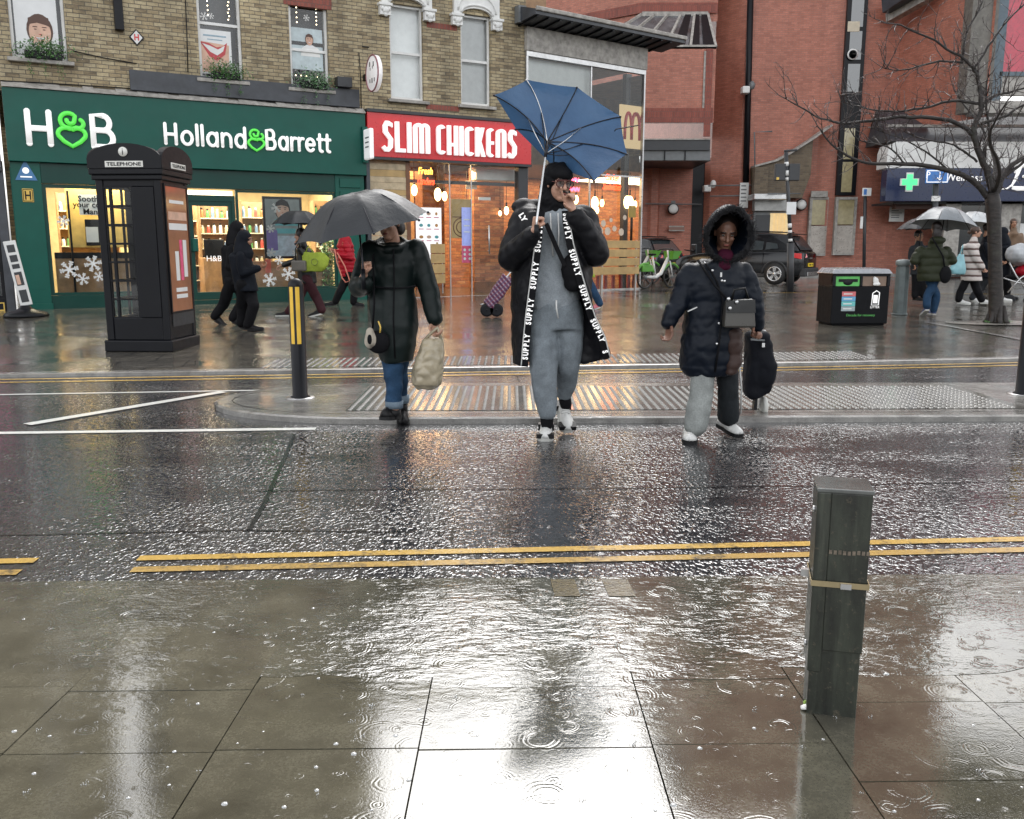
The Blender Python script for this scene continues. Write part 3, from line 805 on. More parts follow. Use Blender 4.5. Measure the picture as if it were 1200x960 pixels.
# middle window: giant smile
fo = sash_window(b1, wb_, bar=.5); x0, x1, z0, z1 = wb_
pp = MB().box((x0+.06, y, z0+.12), (x1-.2, y+.004, z0+1.0)).build('poster', P_PAPER, fo)
cx, cz = W1.px(252, 56); q = MB(); flat_poly(q, [(x0+.07, z0+.16), (x1-.27, z0+.16), (x1-.25, z0+.72), (x0+.07, z0+.76)], y-.003); q.build('printed_cheek', P_SKIN2, pp)
q = MB(); flat_poly(q, [(cx-.28, cz+.12), (cx-.1, cz+.1), (cx+.05, cz+.03), (cx+.18, cz+.06), (cx+.27, cz+.14), (cx+.22, cz-.1), (cx+.05, cz-.24), (cx-.1, cz-.16)], y-.005); q.build('printed_mouth', P_LIP2, pp)
q = MB(); flat_poly(q, [(cx-.24, cz+.09), (cx-.08, cz+.05), (cx+.08, cz-.01), (cx+.22, cz+.08), (cx+.18, cz-.04), (cx+.06, cz-.13), (cx-.08, cz-.07)], y-.007); q.build('printed_teeth', P_WHITE, pp)
q = MB(); q.box((x0+.12, y-.003, z0+.87), (x1-.3, y-.001, z0+.9)); q.box((x0+.2, y-.003, z0+.8), (x1-.38, y-.001, z0+.82)); q.build('printed_text', MATS['printed_grey_blue'], pp)
q = MB(); snowflake(q, x0+.16, z0+1.25, .08, y); q.build('snowflake_sticker', P_WHITE, fo); q = MB(); snowflake(q, x0+.3, z0+1.27, .06, y); q.build('snowflake_sticker', P_WHITE, fo)
def fairy(parent, pts):
    mb = MB()
    for a, b in pts: mb.ell((a, .16, b), (.011, .011, .013), 6, 4)
    mb.build('fairy_lights', E_FAIRY, parent)
fairy(fo, [(x0+.25, z0+1.3+.09*k) for k in range(8)]+[(x1-.22+.02*(k % 2), z0+1.25+.07*k) for k in range(11)])
# right window: dentist poster
fo = sash_window(b1, wc, bar=.46); x0, x1, z0, z1 = wc
pp = MB().box((x0+.07, y, z0+.42), (x1-.1, y+.004, z0+.92)).build('poster', plain('printed_pale_blue', (.5, .58, .6), .5), fo)
ms = [MB(), MB(), MB(), MB()]; cx, cz = W1.px(364, 46); face_poster(*ms, cx, cz, .085, y-.004)
four(pp, [('printed_face', P_SKIN2), ('printed_hair', P_HAIR2), ('printed_teeth', P_PAPER), ('printed_mouth', P_LIP2)], ms)
q = MB(); flat_poly(q, [(cx-.2, cz-.34), (cx+.24, cz-.34), (cx+.2, cz-.16), (cx+.06, cz-.1), (cx-.06, cz-.1), (cx-.17, cz-.18)], y-.002); q.build('printed_shirt', P_WHITE, pp)
MB().box((x0+.07, y, z0+1.0), (x1-.1, y+.004, z0+1.28)).build('banner', MATS['printed_pale_blue'], fo)
fairy(fo, [(x0+.22, z0+1.4+.1*k) for k in range(5)]+[(x1-.2, z0+1.4+.08*k) for k in range(7)]+[(x0+.15+.12*k, z0+.3) for k in range(5)])
q = MB(); snowflake(q, x0+.42, z0+1.5, .07, y); q.build('snowflake_sticker', P_WHITE, fo)

# fascia, lead flashing, ledge
fas = MB(); fas.box((X0, -.16, ZF0), (X1, .0, ZF1)).build('fascia', P_GREEN, b1, bevel=.008)
l = MB(); n = 36; random.seed(3)
for i in range(n):
    a = X0+(X1-X0)*i/n; bq = X0+(X1-X0)*(i+1)/n; h = .05+.04*random.random()
    l.addf([(a, -.2, ZF1+.003), (bq, -.2, ZF1+.003), (bq, -.003, ZF1+.06+h), (a, -.003, ZF1+.06+h), (a, -.2, ZF1+.03), (bq, -.2, ZF1+.03)], [(0, 1, 5, 4), (4, 5, 2, 3)])
l.build('lead_flashing', P_STONE, b1)
xa, za = W1.px(152, 100); xb = W1.x(420, 120)
MB().box((xa, -.09, ZF1+.13), (xb, -.003, W1.z(160, 83))).build('slate_ledge', P_SLATE, b1, bevel=.01)
MB().box((W1.x(392, 95), -.22, W1.z(392, 103)), (W1.x(409, 95), -.01, W1.z(392, 91))).build('sensor_box', P_DARK, b1, bevel=.01)
MB().box((W1.x(134, 30), -.14, W1.z(135, 36)), (W1.x(144.5, 30), -.004, 8)).build('downpipe_box', P_BLACK, b1, bevel=.01)
cb = MB()
for pts in ([(0, 95), (40, 97), (90, 100), (152, 104)], [(217, 0), (219, 50), (220, 85)], [(152, 88), (180, 98), (215, 100), (290, 117), (340, 123)], [(420, 62), (422, 90), (423, 130)], [(424, 55), (432, 56)], [(85, 60), (120, 68), (160, 75)]):
    cb.tube([(*[W1.px(a, b)][0][:1], -.03, W1.px(a, b)[1]) for a, b in pts], .011, 5)
cb.build('cable', P_BLACK, b1)
# letters
def hb_strokes(word, x, z, h, r):
    """rounded letters: list of strokes from the cursor x, baseline z; returns strokes and next x"""
    S = []; xh = h*.66
    for ch in word:
        if ch == 'H': S += [[(x, z), (x, z+h)], [(x+h*.62, z), (x+h*.62, z+h)], [(x, z+h*.48), (x+h*.62, z+h*.48)]]; x += h*.62+h*.36
        elif ch == 'B':
            S += [[(x, z), (x, z+h), (x+h*.32, z+h)]+arc(x+h*.32, z+h*.765, h*.2, h*.235, 90, -90, 10)+[(x, z+h*.53)], [(x+h*.32, z+h*.53)]+arc(x+h*.36, z+h*.265, h*.24, h*.265, 90, -90, 10)+[(x, z)]]; x += h*.6+h*.33
        elif ch == 'l': S += [[(x, z), (x, z+h*1.02)]]; x += h*.32
        elif ch == 'o': S += [arc(x+xh*.46, z+xh*.5, xh*.46, xh*.5, 0, 360, 20)]; x += xh*.92+h*.31
        elif ch == 'a': S += [arc(x+xh*.44, z+xh*.5, xh*.44, xh*.5, 0, 360, 18), [(x+xh*.88, z), (x+xh*.88, z+xh)]]; x += xh*.88+h*.33
        elif ch == 'n': S += [[(x, z), (x, z+xh)], arc(x+xh*.4, z+xh*.58, xh*.4, xh*.42, 180, 0, 10)+[(x+xh*.8, z)]]; x += xh*.8+h*.32
        elif ch == 'd': S += [arc(x+xh*.44, z+xh*.5, xh*.44, xh*.5, 0, 360, 18), [(x+xh*.88, z), (x+xh*.88, z+h*1.02)]]; x += xh*.88+h*.3
        elif ch == 'r': S += [[(x, z), (x, z+xh)], arc(x+xh*.4, z+xh*.55, xh*.4, xh*.44, 170, 75, 8)]; x += xh*.46+h*.26
        elif ch == 'e': S += [[(x+xh*.04, z+xh*.5), (x+xh*.9, z+xh*.5)]+arc(x+xh*.46, z+xh*.5, xh*.46, xh*.5, 0, 315, 18)]; x += xh*.92+h*.28
        elif ch == 't': S += [[(x+xh*.22, z+h*.92), (x+xh*.22, z+xh*.2)]+arc(x+xh*.42, z+xh*.2, xh*.2, xh*.2, 180, 290, 6), [(x, z+xh), (x+xh*.55, z+xh)]]; x += xh*.55+h*.22
    return S, x
def amp_strokes(cx, z, h):
    """heart-shaped ampersand"""
    w_ = h*.38
    s1 = [(cx+w_*.1, z+h*.52)]+arc(cx-w_*.42, z+h*.36, w_*.58, h*.18, 60, 200, 10)+[(cx-w_*.6, z+h*.14), (cx, z)]+[(cx+w_*.6, z+h*.14)]+arc(cx+w_*.46, z+h*.36, w_*.55, h*.18, -30, 120, 10)+[(cx+w_*.12, z+h*.5)]
    s2 = [(cx+w_*.05, z+h*.53)]+arc(cx-w_*.15, z+h*.76, w_*.62, h*.22, 250, 40, 12)+arc(cx-w_*.02, z+h*.77, w_*.28, h*.1, 0, -180, 8)
    s3 = [(cx+w_*.1, z+h*.52)]+arc(cx+w_*.55, z+h*.68, w_*.36, h*.13, 240, 420, 10)
    return [s1, s2, s3]
def word_obj(word, pxa, pya, pxb, pyb, base, r, yo=-.2):
    """big sign word from cap top-left to baseline-right pixels"""
    xa, za = W1.px(pxa, pya, yo); xb, zb = W1.px(pxb, pyb, yo)
    return xa, za, xb, zb
hsign = (W1.z(30, 130, -.2)-W1.z(36, 168, -.2)); zb = W1.z(36, 168, -.2)
mbw = MB(); xh0 = W1.x(33, 150, -.2); S, xn = hb_strokes('H', xh0, zb, hsign, 0); stroke_letters(mbw, S, .055, -.2); mbw.build('sign_letter', P_LETTER, b1); mbw = MB()
xB = W1.x(109, 155, -.2); S, xn = hb_strokes('B', xB, zb, hsign*1.0, 0); stroke_letters(mbw, S, .055, -.2)
mbw.build('sign_letter', P_LETTER, b1)
mbw = MB(); stroke_letters(mbw, amp_strokes(W1.x(83.5, 150, -.2), zb-.02, hsign*1.07), .042, -.205); mbw.build('sign_ampersand', P_LGREEN, b1)
# long name: fit to the pixels it spans
xa, za = W1.px(193, 145, -.2); hl = za-W1.z(193, 168, -.2); zl = za-hl; xb = W1.x(287.5, 173, -.2)
S, xn = hb_strokes('Holland', 0, 0, hl, 0); xl = max(p[0] for s in S for p in s); k = (xb-xa)/xl
mbw = MB(); stroke_letters(mbw, [[(xa+p*k, zl+q_) for p, q_ in s] for s in S], .034, -.2); mbw.build('sign_word', P_LETTER, b1); mbw = MB()
xa2 = W1.x(312.5, 160, -.2); xb2 = W1.x(387, 178, -.2); S, xn = hb_strokes('Barrett', 0, 0, hl, 0); xl = max(p[0] for s in S for p in s); k = (xb2-xa2)/xl
stroke_letters(mbw, [[(xa2+p*k, zl+q_) for p, q_ in s] for s in S], .034, -.2); mbw.build('sign_word', P_LETTER, b1)
mbw = MB(); stroke_letters(mbw, amp_strokes(W1.x(300, 160, -.2), zl-.05, hl*1.12), .027, -.205); mbw.build('sign_ampersand', P_LGREEN, b1)

# shop front
def zz(px, py, y=0): return W1.z(px, py, y)
ZH = zz(64, 217); ZS = zz(73, 346); ZSR = zz(300, 339); ZSOF = ZF0
pil = MB(); pil.box((W1.x(12, 200), -.06, GZ1), (W1.x(56, 300), .1, ZF0)); xp = W1.x(16, 250); xq = W1.x(50, 280)
for a, b in ((GZ1+.18, GZ1+.42), (GZ1+.6, ZF0-.12)):
    pil.addf([(xp, -.061, a), (xq, -.061, a), (xq, -.061, b), (xp, -.061, b), (xp+.05, -.035, a+.05), (xq-.05, -.035, a+.05), (xq-.05, -.035, b-.05), (xp+.05, -.035, b-.05)], [(0, 1, 5, 4), (1, 2, 6, 5), (2, 3, 7, 6), (3, 0, 4, 7)])
pil.box((W1.x(12, 200)-.01, -.09, GZ1), (W1.x(56, 300)+.02, -.06, GZ1+.14))
pil.build('pilaster', P_GREEN, b1, bevel=.008)
xr0, xr1 = W1.x(393, 250), W1.x(427, 260)
pil = MB(); pil.box((xr0, -.06, GZ1), (xr1, .1, ZF0)).box((xr0+.1, -.09, GZ1+.6), (xr1-.1, -.06, ZF0-.35)).box((xr0+.1, -.09, ZF0-.28), (xr1-.1, -.06, ZF0-.08)); pil.build('pilaster', P_GREEN, b1, bevel=.008)
XW0 = W1.x(60, 280); XD0 = W1.x(207, 300); XD1 = W1.x(279.5, 300)
MB().box((W1.x(56, 300), -.05, ZH+.02), (xr0, .12, ZF0)).build('transom_band', P_GREEND, b1, bevel=.01)
MB().box((W1.x(56, 300), -.03, GZ1), (XD0, .12, ZS-.005)).build('stall_riser', P_GREEND, b1, bevel=.008); MB().box((XD1, -.03, GZ1), (xr0, .12, ZSR-.005)).build('stall_riser', P_GREEND, b1, bevel=.008)
ZH2 = ZH+.015
wf = frame_mb(W1.x(56, 300), XD0, ZS, ZH2, -.02, .06, .07, .05).build('window', P_GREEND, b1)
MB().quad((W1.x(56, 300)+.06, .02, ZS+.04), (XD0-.06, .02, ZS+.04), (XD0-.06, .02, ZH2-.05), (W1.x(56, 300)+.06, .02, ZH2-.05)).build('pane', GLASS, wf)
wf2 = frame_mb(XD1, xr0, ZSR, ZH2, -.02, .06, .05, .04).build('window', P_GREEND, b1)
MB().quad((XD1+.04, .02, ZSR+.03), (xr0-.04, .02, ZSR+.03), (xr0-.04, .02, ZH2-.04), (XD1+.04, .02, ZH2-.04)).build('pane', GLASS, wf2)
q = MB()
for px_, py_, r in ((81, 316, .17), (109, 309, .16), (97, 327, .12), (116, 324, .1), (74, 259, .11)): q = MB(); snowflake(q, *W1.px(px_, py_, .01), r, .012, .16); q.build('snowflake_sticker', P_WHITE, wf)
q = MB()
for px_, py_, r in ((316, 328, .15), (338, 321, .15), (327, 305, .1)): q = MB(); snowflake(q, *W1.px(px_, py_, .01), r, .012, .16); q.build('snowflake_sticker', P_WHITE, wf2)
# door pair
dh = zz(240, 240)
dr = frame_mb(XD0+.02, XD1-.02, GZ1+.02, ZH2-.13, -.01, .09, .07, .1, .12); dr.build('door_frame', P_GREEND, b1)
MB().box((XD0+.06, .02, ZH2-.12), (XD1-.06, .06, ZH2-.03)).build('door_light', E_STRIP, b1)
xm = W1.x(224.5, 300)
for a, b in ((XD0+.09, xm-.003), (xm+.003, XD1-.09)):
    d = frame_mb(a, b, GZ1+.13, ZH2-.25, .01, .06, .075, .16, .1).build('door', P_GREEND, b1, bevel=.005)
    MB().quad((a+.07, .035, GZ1+.28), (b-.07, .035, GZ1+.28), (b-.07, .035, ZH2-.34), (a+.07, .035, ZH2-.34)).build('pane', GLASS, d)
    hx = b-.075-.02 if a < xm-.1 else a+.0
    MB().box((hx-.02, -.05, GZ1+1.15), (hx+.14, .008, GZ1+1.42)).build('handle', P_GREEN, d, bevel=.01)
# interior
inn = MB(); D = 4.2
inn.quad((X0+.2, D, GZ1), (X1-.1, D, GZ1), (X1-.1, D, ZF0+.1), (X0+.2, D, ZF0+.1))
inn.quad((X0+.2, .12, GZ1), (X0+.2, D, GZ1), (X0+.2, D, ZF0+.1), (X0+.2, .12, ZF0+.1)); inn.quad((X1-.1, .12, GZ1), (X1-.1, D, GZ1), (X1-.1, D, ZF0+.1), (X1-.1, .12, ZF0+.1))
inn.build('shop_room', plain('cream_wall', (.62, .5, .27), .6, var=.15), b1)
MB().quad((X0+.2, .1, GZ1+.004), (X1-.1, .1, GZ1+.004), (X1-.1, D, GZ1+.004), (X0+.2, D, GZ1+.004)).build('shop_floor', plain('shop_floor', (.3, .22, .14), .3), b1)
ce = MB(); ce.quad((X0+.2, .12, ZF0+.1), (X1-.1, .12, ZF0+.1), (X1-.1, D, ZF0+.1), (X0+.2, D, ZF0+.1)); ce.build('shop_ceiling', P_CREAM, b1)
for k in range(4):
    xx = X0+1.0+k*1.75
    MB().box((xx, .6, ZF0+.03), (xx+.5, 3.6, ZF0+.06)).build('ceiling_light', E_WARM, b1)
# in-window things of the left window: painted ply backing, black hanging scroll, notice
bd = MB(); x0, x1, z0, z1 = rect(W1, 78, 250, 130, 290, .5); bd.box((x0, .5, z0), (x1+1.2, .53, ZH2)); bd.build('backing_board', plain('mustard_board', (.62, .42, .12), .5), b1)
MB().box((XW0+.05, .35, ZS+.02), (XD0-.1, .5, zz(74, 303, .3))).build('window_shelf', P_WOODM, b1)
MB().box((XW0+.05, .33, zz(80, 303, .3)), (XD0-.1, .52, zz(80, 296, .3))).build('shelf_edge', P_BLACK, b1)
MB().box((XW0+.35, .25, ZS+.03), (XW0+.39, .29, ZH2-.1)).build('display_pole', P_BLACK, b1)
nt = MB().box((W1.x(100, 270, .4), .4, zz(100, 288, .4)), (W1.x(117, 270, .4), .43, zz(100, 257, .4))).build('hanging_jar_cutout', P_BLACK, b1, bevel=.03)
MB().box((W1.x(101, 275, .38), .385, zz(100, 284, .38)), (W1.x(115, 270, .38), .395, zz(100, 266, .38))).build('label', P_PAPER, nt)
sg = MB().box((W1.x(92, 235, .3), .3, zz(100, 252, .3)), (W1.x(118, 235, .3), .31, zz(100, 228, .3))).build('window_notice', P_PAPER, b1)
for tx, (pa, pb) in (('Sooth', (101, 233)), ('your cold', (103, 241)), ('Man', (104, 248))):
    xx, z_ = W1.px(pa+2, pb, .29); letters('lettering', tx, .16, P_BLACK, sg, (xx, .296, z_), depth=.003, bold=.003)
bk = MB(); random.seed(9)
# poster in the right window
x0, x1, z0, z1 = rect(W1, 307, 230, 356, 303, .1)
pf = frame_mb(x0, x1, z0, z1, .09, .13, .05).build('poster_frame', P_BLACK, b1)
pp = MB().box((x0+.05, .105, z0+.05), (x1-.05, .12, z1-.05)).build('poster', plain('poster_grey', (.26, .3, .3), .4), pf)
ms = [MB(), MB(), MB(), MB()]; cx, cz = W1.px(331, 247, .1); face_poster(*ms, cx, cz, .16, .1)
four(pp, [('printed_face', P_SKIN2), ('printed_hair', P_BLACK), ('printed_teeth', P_PAPER), ('printed_mouth', P_LIP2)], ms)
q = MB(); q.box((x0+.06, .1, z0+.06), (x1-.06, .104, z0+.5)); q.build('printed_snow', P_BLUE2 if False else plain('printed_ice', (.5, .6, .68), .5, var=.4, vscale=9), pp)
q = MB(); q.box((x0+.06, .095, z0+.18), (x0+.3, .099, z0+.62)); q.build('printed_panel', P_PURPLE2, pp)
q = MB(); q.box((x0+.26, .096, z0+.72), (x1-.1, .1, z0+.86)).box((x0+.28, .096, z0+.55), (x1-.16, .1, z0+.66)); q.build('printed_text', P_TEAL2, pp)
q = MB(); snowflake(q, x0+.3, z1-.24, .11, .098, .2); snowflake(q, x0+.15, z0+.65, .09, .09, .2); snowflake(q, x0+.14, z0+.13, .1, .088, .2); snowflake(q, x1-.2, z0+.12, .07, .088, .2); q.build('printed_snowflake', P_WHITE, pp)
rs = MB(); x0, x1, z0, z1 = rect(W1, 311, 304, 318, 320, .08); rs.box((x0, .08, z0), (x1, .09, z1)); rs.build('window_notice', plain('notice_red', (.6, .1, .06), .5), b1)
MB().box((XD1+.06, .3, ZSR+.01), (xr0-.05, .5, zz(330, 306, .3))).build('window_shelf', P_WOODM, b1)
# leafy garland by the right jamb
def leaf_mass(mb, n, fn, s=(.03, .07)):
    for i in range(n):
        c = V(fn()); d = V((random.gauss(0, 1), random.gauss(0, 1), random.gauss(0, 1))).normalized(); e = d.orthogonal().normalized(); L = random.uniform(*s)
        mb.addf([c, c+d*L*.5+e*L*.28, c+d*L, c+d*L*.5-e*L*.28], [(0, 1, 2, 3)])
LEAF = plain('leaf_green', (.07, .18, .045), .4, var=.6, vscale=9); LEAF2 = plain('pale_leaf_green', (.12, .24, .11), .4, var=.6, vscale=9); LEAF3 = plain('white_blossom', (.7, .7, .64), .5)
x0, x1, z0, z1 = rect(W1, 378, 280, 391, 336, .2); g = MB(); leaf_mass(g, 420, lambda: (random.uniform(x0, x1), random.uniform(.12, .4), random.uniform(z0, z1)), (.06, .14))
go = g.build('leafy_garland', LEAF); go.matrix_world = b1.matrix_basis if False else Matrix.Translation(b1.location) @ Matrix.Rotation(W1.th, 4, 'Z'); tag(go, 'green leafy garland hanging inside the right shop window of the green shop', 'garland')

# shelving inside with products
def shelf_unit(x, y, wd, hgt, rows, seed, label):
    r = W1.root('shelf_unit', label, 'shelf', x, y, GZ1)
    MB().box((0, .3, 0), (wd, .33, hgt)).box((0, 0, 0), (.03, .3, hgt)).box((wd-.03, 0, 0), (wd, .3, hgt)).build('cabinet', P_WOODM, r)
    random.seed(seed)
    for k in range(rows):
        z = .12+k*(hgt-.15)/rows
        MB().box((.03, 0, z), (wd-.03, .3, z+.025)).build('shelf', P_CREAM, r)
    return r, [(.12+k*(hgt-.15)/rows+.026) for k in range(rows)]
PM = [plain('product_'+n_, c_, .4, var=.25, vscale=14) for n_, c_ in (('white', (.7, .7, .66)), ('cream', (.6, .5, .3)), ('green', (.1, .3, .1)), ('red', (.55, .08, .06)), ('amber', (.35, .16, .05)), ('blue', (.15, .25, .4)))]
prods = []
for i, m_ in enumerate(PM):
    q = MB(); q.lathe([(.035, 0), (.04, .01), (.04, .13), (.03, .155), (.022, .16)], n=8); q.mat(1).lathe([(.026, .16), (.026, .19), (.02, .195)], n=8)
    me = q.mesh('product'); me.materials.append(m_); me.materials.append(P_WHITE if i % 2 else P_BLACK); prods.append(me)
units = [(W1.x(236, 300, 2.6), 2.6, 1.1, 2.3, 6, 'tall wooden shelf unit of jars seen through the green shop doors'), (W1.x(282, 250, 1.6), 1.6, .7, 2.3, 6, 'narrow wooden shelf unit of jars beside the framed poster in the green shop'), (W1.x(66, 240, 1.8), 1.8, 1.2, 2.4, 6, 'wooden shelf unit of jars behind the left snowflake window'), (W1.x(368, 260, 2.2), 2.2, .9, 2.4, 6, 'wooden shelf unit of jars near the leafy garland in the green shop'), (W1.x(208, 300, 2.0), 2.0, .5, 2.2, 6, 'slim wooden shelf unit of jars behind the left shop door')]
for i, (x, y, wd, hg, rw, lb) in enumerate(units):
    r, zs = shelf_unit(x, y, wd, hg, rw, 40+i, lb)
    where = lb.split('shelf unit of jars ')[1]
    for z in zs:
        xx = .08
        while xx < wd-.08:
            me = random.choice(prods); o = bpy.data.objects.new('product_jar', me); COL.objects.link(o)
            p = W1.world(x+xx, y+.1, GZ1+z); o.location = p; o.scale = (1, 1, random.uniform(.8, 1.3))
            tag(o, 'small jar on the shelf '+where, 'jar', 'jars on the shop shelves')
            xx += random.uniform(.105, .16)
# counter with sign, red offer banner
ct = W1.root('shop_counter', 'wooden counter with a dark till screen inside the green shop doors', 'counter', W1.x(240, 330, 1.4), 1.4, GZ1)
MB().box((0, 0, 0), (1.0, .6, 1.0)).build('counter_body', P_WOODM, ct, bevel=.01); MB().box((.05, .1, 1.0), (.5, .16, 1.42)).build('till_screen', P_BLACK, ct, bevel=.02)
x, z = W1.px(251, 303, .03); letters('door_lettering', 'H&B', .17, P_LETTER, b1, (x, .02, z), depth=.003)
sb = W1.root('sale_banner', 'red sale banner with white lettering behind the left shop door', 'banner', W1.x(215, 272, 1.2), 1.2, zz(215, 290, 1.2))
MB().box((-.16, 0, 0), (.16, .02, .75)).build('banner_cloth', plain('banner_red', (.6, .03, .03), .5), sb)
q = MB(); q.box((-.12, -.004, .5), (.12, -.001, .6)); q.box((-.12, -.004, .3), (.08, -.001, .38)); q.build('print', P_LETTER, sb)

# flower boxes on the three sills
def flower_box(h, label, seed, lm):
    random.seed(seed); x0, x1, z0, z1 = h; wd = (x1-x0)*.8
    r = W1.root('window_box', label, 'flower box', (x0+x1)/2+.05, -.08, z0)
    MB().box((-wd/2+.06, -.06, 0), (wd/2-.06, .08, .14)).build('planter', P_BLACK, r, bevel=.01)
    g = MB(); leaf_mass(g, 900, lambda: (random.gauss(0, wd*.27), random.gauss(0, .07)-.02, abs(random.gauss(.17, .1))), (.03, .075))
    leaf_mass(g, 160, lambda: (random.choice((-.25, .02, .28))+random.gauss(0, .03), -.08+random.gauss(0, .02), random.uniform(-.32, .1)), (.02, .05)); g.build('foliage', lm, r)
    g = MB(); leaf_mass(g, 420, lambda: (random.gauss(0, wd*.26), random.gauss(0, .08)-.04, abs(random.gauss(.2, .1))), (.015, .035)); g.build('blossom', LEAF3, r)
flower_box(wa, 'flower box of trailing leaves below the smiling face poster', 1, LEAF); flower_box(wb_, 'flower box of trailing leaves below the giant smile poster', 2, LEAF); flower_box(wc, 'bluish flower box below the seated dentist poster', 3, LEAF2)

# signs on the green shop
def box_sign(name, label, pxa, pya, pxb, pyb, yo, depth, mats, cat='sign', bevel=.01):
    x0, x1, z0, z1 = rect(W1, pxa, pya, pxb, pyb, yo)
    r = W1.root(name, label, cat, (x0+x1)/2, yo, (z0+z1)/2); w_, h_ = (x1-x0)/2, (z1-z0)/2
    MB().box((-w_, 0, -h_), (w_, depth, h_)).build('panel', mats, r, bevel=bevel); return r, w_, h_
r, w_, h_ = box_sign('hydrant_sign', 'small yellow sign with a black H on the green pilaster', 25.5, 221, 40, 237, -.075, .012, P_YELLOW)
letters('lettering', 'H', .2, P_BLACK, r, (0, -.003, 0), depth=.004, height=h_*1.3, width=w_*1.1, bold=.004); frame_mb(-w_*.9, w_*.9, -h_*.9, h_*.9, -.003, -.001, .012).build('border', P_BLACK, r)
x, z = W1.px(31, 210, -.075); r = W1.root('triangle_sign', 'blue triangular notice on the green pilaster above the H sign', 'sign', x, -.075, z)
q = MB(); q.prism([(-.19, -.02), (.19, -.02), (.02, .33), (-.02, .33)], 0, .012); q.build('panel', plain('notice_blue', (.06, .2, .42), .4), r)
q = MB(); q.box((-.1, -.004, .03), (.1, -.001, .055)); q.build('print', P_LETTER, r); q = MB(); flat_poly(q, circle_poly(.06, 14, 0, .16), -.004); q.build('emblem', P_LETTER, r)
x, z = W1.px(160, 44, -.02); r = W1.root('diamond_sign', 'small red and white diamond sign with an H on the brick wall', 'sign', x, -.03, z)
q = MB(); q.prism([(0, -.16), (.14, 0), (0, .16), (-.14, 0)], 0, .03); q.build('panel', P_BLACK, r); q = MB(); q.prism([(0, -.13), (.11, 0), (0, .13), (-.11, 0)], -.004, 0); q.build('face', P_WHITE, r)
letters('lettering', 'H', .14, P_RED, r, (0, -.008, 0), height=.12, bold=.004)
x, z = W1.px(419, 168, -.5); r = W1.root('projecting_sign', 'white lit box sign on a green bracket between the two shop fronts', 'sign', W1.x(424, 170), -.16, z)
MB().box((-.05, -.5, -.33), (.05, -.08, .33)).build('panel', plain('sign_white_lit', (.8, .8, .8), .35, emit=(1, 1, 1), estr=.25), r, bevel=.03); MB().box((-.06, -.08, -.38), (.06, .1, .4)).build('bracket', P_GREEN, r)
q = MB()
for k in range(3): q.box((-.053, -.44+.01*k, .12-.1*k), (-.05, -.2, .15-.1*k))
q.build('lettering', P_GREY, r)
x, z = W1.px(445, 87, -.6); r = W1.root('round_sign', 'round white projecting sign with a red rim on the brick wall', 'sign', W1.x(427, 88), 0, z)
q = MB(); q.lathe([(.36, -.05), (.38, -.03), (.38, .05), (.36, .06)], (0, -.62, 0), 28, 'x'); q.build('panel', plain('sign_white_lit2', (.78, .76, .76), .35, emit=(1, .98, .98), estr=.2), r)
q = MB(); q.tube([(-.05, -.62+.375*cos(2*pi*i/32), .375*sin(2*pi*i/32)) for i in range(33)], .016, 6); q.build('rim', plain('sign_rim', (.3, .1, .12), .4), r)
q = MB()
for a, b, s in ((-.1, .18, .05), (.12, .2, .05), (-.04, .12, .03), (.1, .1, .03), (-.14, -.15, .04), (.0, -.15, .05), (.13, -.15, .04)): q.box((-.056, -.62+a-s*.5, b-s), (-.053, -.62+a+s*.5, b+s))
q.build('emblem', P_DARK, r); MB().box((-.04, -.25, -.06), (.04, 0, .06)).build('bracket', P_BLACK, r)

# pavement banner sign leaning by the left pilaster
p = G(31, 371); r = empty('pavement_sign', p, radians(25), 'narrow white pavement sign tilted in a black rubber foot by the green pilaster', 'sign')
q = MB(); q.lathe([(.36, 0), (.38, .02), (.34, .07), (.16, .12), (.1, .16), (.08, .2)], n=20); q.build('foot', P_BLACK, r)
T = Matrix.Rotation(radians(-9), 4, 'Y'); TT = Matrix.Translation((0.02, 0, .2)) @ T
q = MB(); q.box((-.1, -.012, 0), (.1, .012, 1.15), TT); q.build('panel', P_WHITE, r, bevel=.01)
q = MB()
for a, b in ((.06, .28), (.36, .6), (.66, .74), (.78, .9), (.95, 1.08)): q.box((-.06, -.016, a), (.06, -.013, b), TT)
q.build('print', P_DARK, r)
q = MB(); q.box((-.05, -.019, .38), (.01, -.017, .55), TT); q.build('photo_print', P_SKIN2, r)

# dark neighbouring shop at the far left edge
b0 = W1.root('neighbour_shop_building', 'dark fronted neighbouring shop at the left edge with white lettering', 'building', X0-.1, 0, 0)
q = MB(); holes_wall(q, -6, 0, ZF1-.2, 13.5, []); q.quad((0, 0, 6.9), (0, 6, 6.9), (0, 6, 13.5), (0, 0, 13.5)); uvxz(q.build('brick_wall', M_STOCK, b0))
MB().box((-6, -.2, ZF0-.2), (-.02, 0, ZF1-.1)).build('fascia', P_DARK, b0, bevel=.01)
MB().box((-.16, -.1, 0), (-.01, .05, ZF0-.2)).build('pilaster', P_SLATE, b0, bevel=.01)
f_ = frame_mb(-6, -.16, .35, ZF0-.2, -.02, .06, .06).build('window', P_BLACK, b0); MB().quad((-5.9, .03, .4), (-.2, .03, .4), (-.2, .03, ZF0-.3), (-5.9, .03, ZF0-.3)).build('pane', GLASS, f_)
MB().box((-6, -.03, 0), (-.16, .08, .36)).build('stall_riser', P_BLACK, b0); MB().quad((-6, .6, 0), (0, .6, 0), (0, .6, 3), (-6, .6, 3)).build('window_backing', P_DARK, b0)
pz = ZF0-.3
MB().box((-1.2, .08, pz-1.2), (-.22, .1, pz-.05)).build('poster', P_PINK2, b0)
for k, tx in enumerate(('able', '98')): letters('lettering', tx, .15, P_LETTER, b0, (-.42, .02, pz-1.55-.27*k), depth=.003)
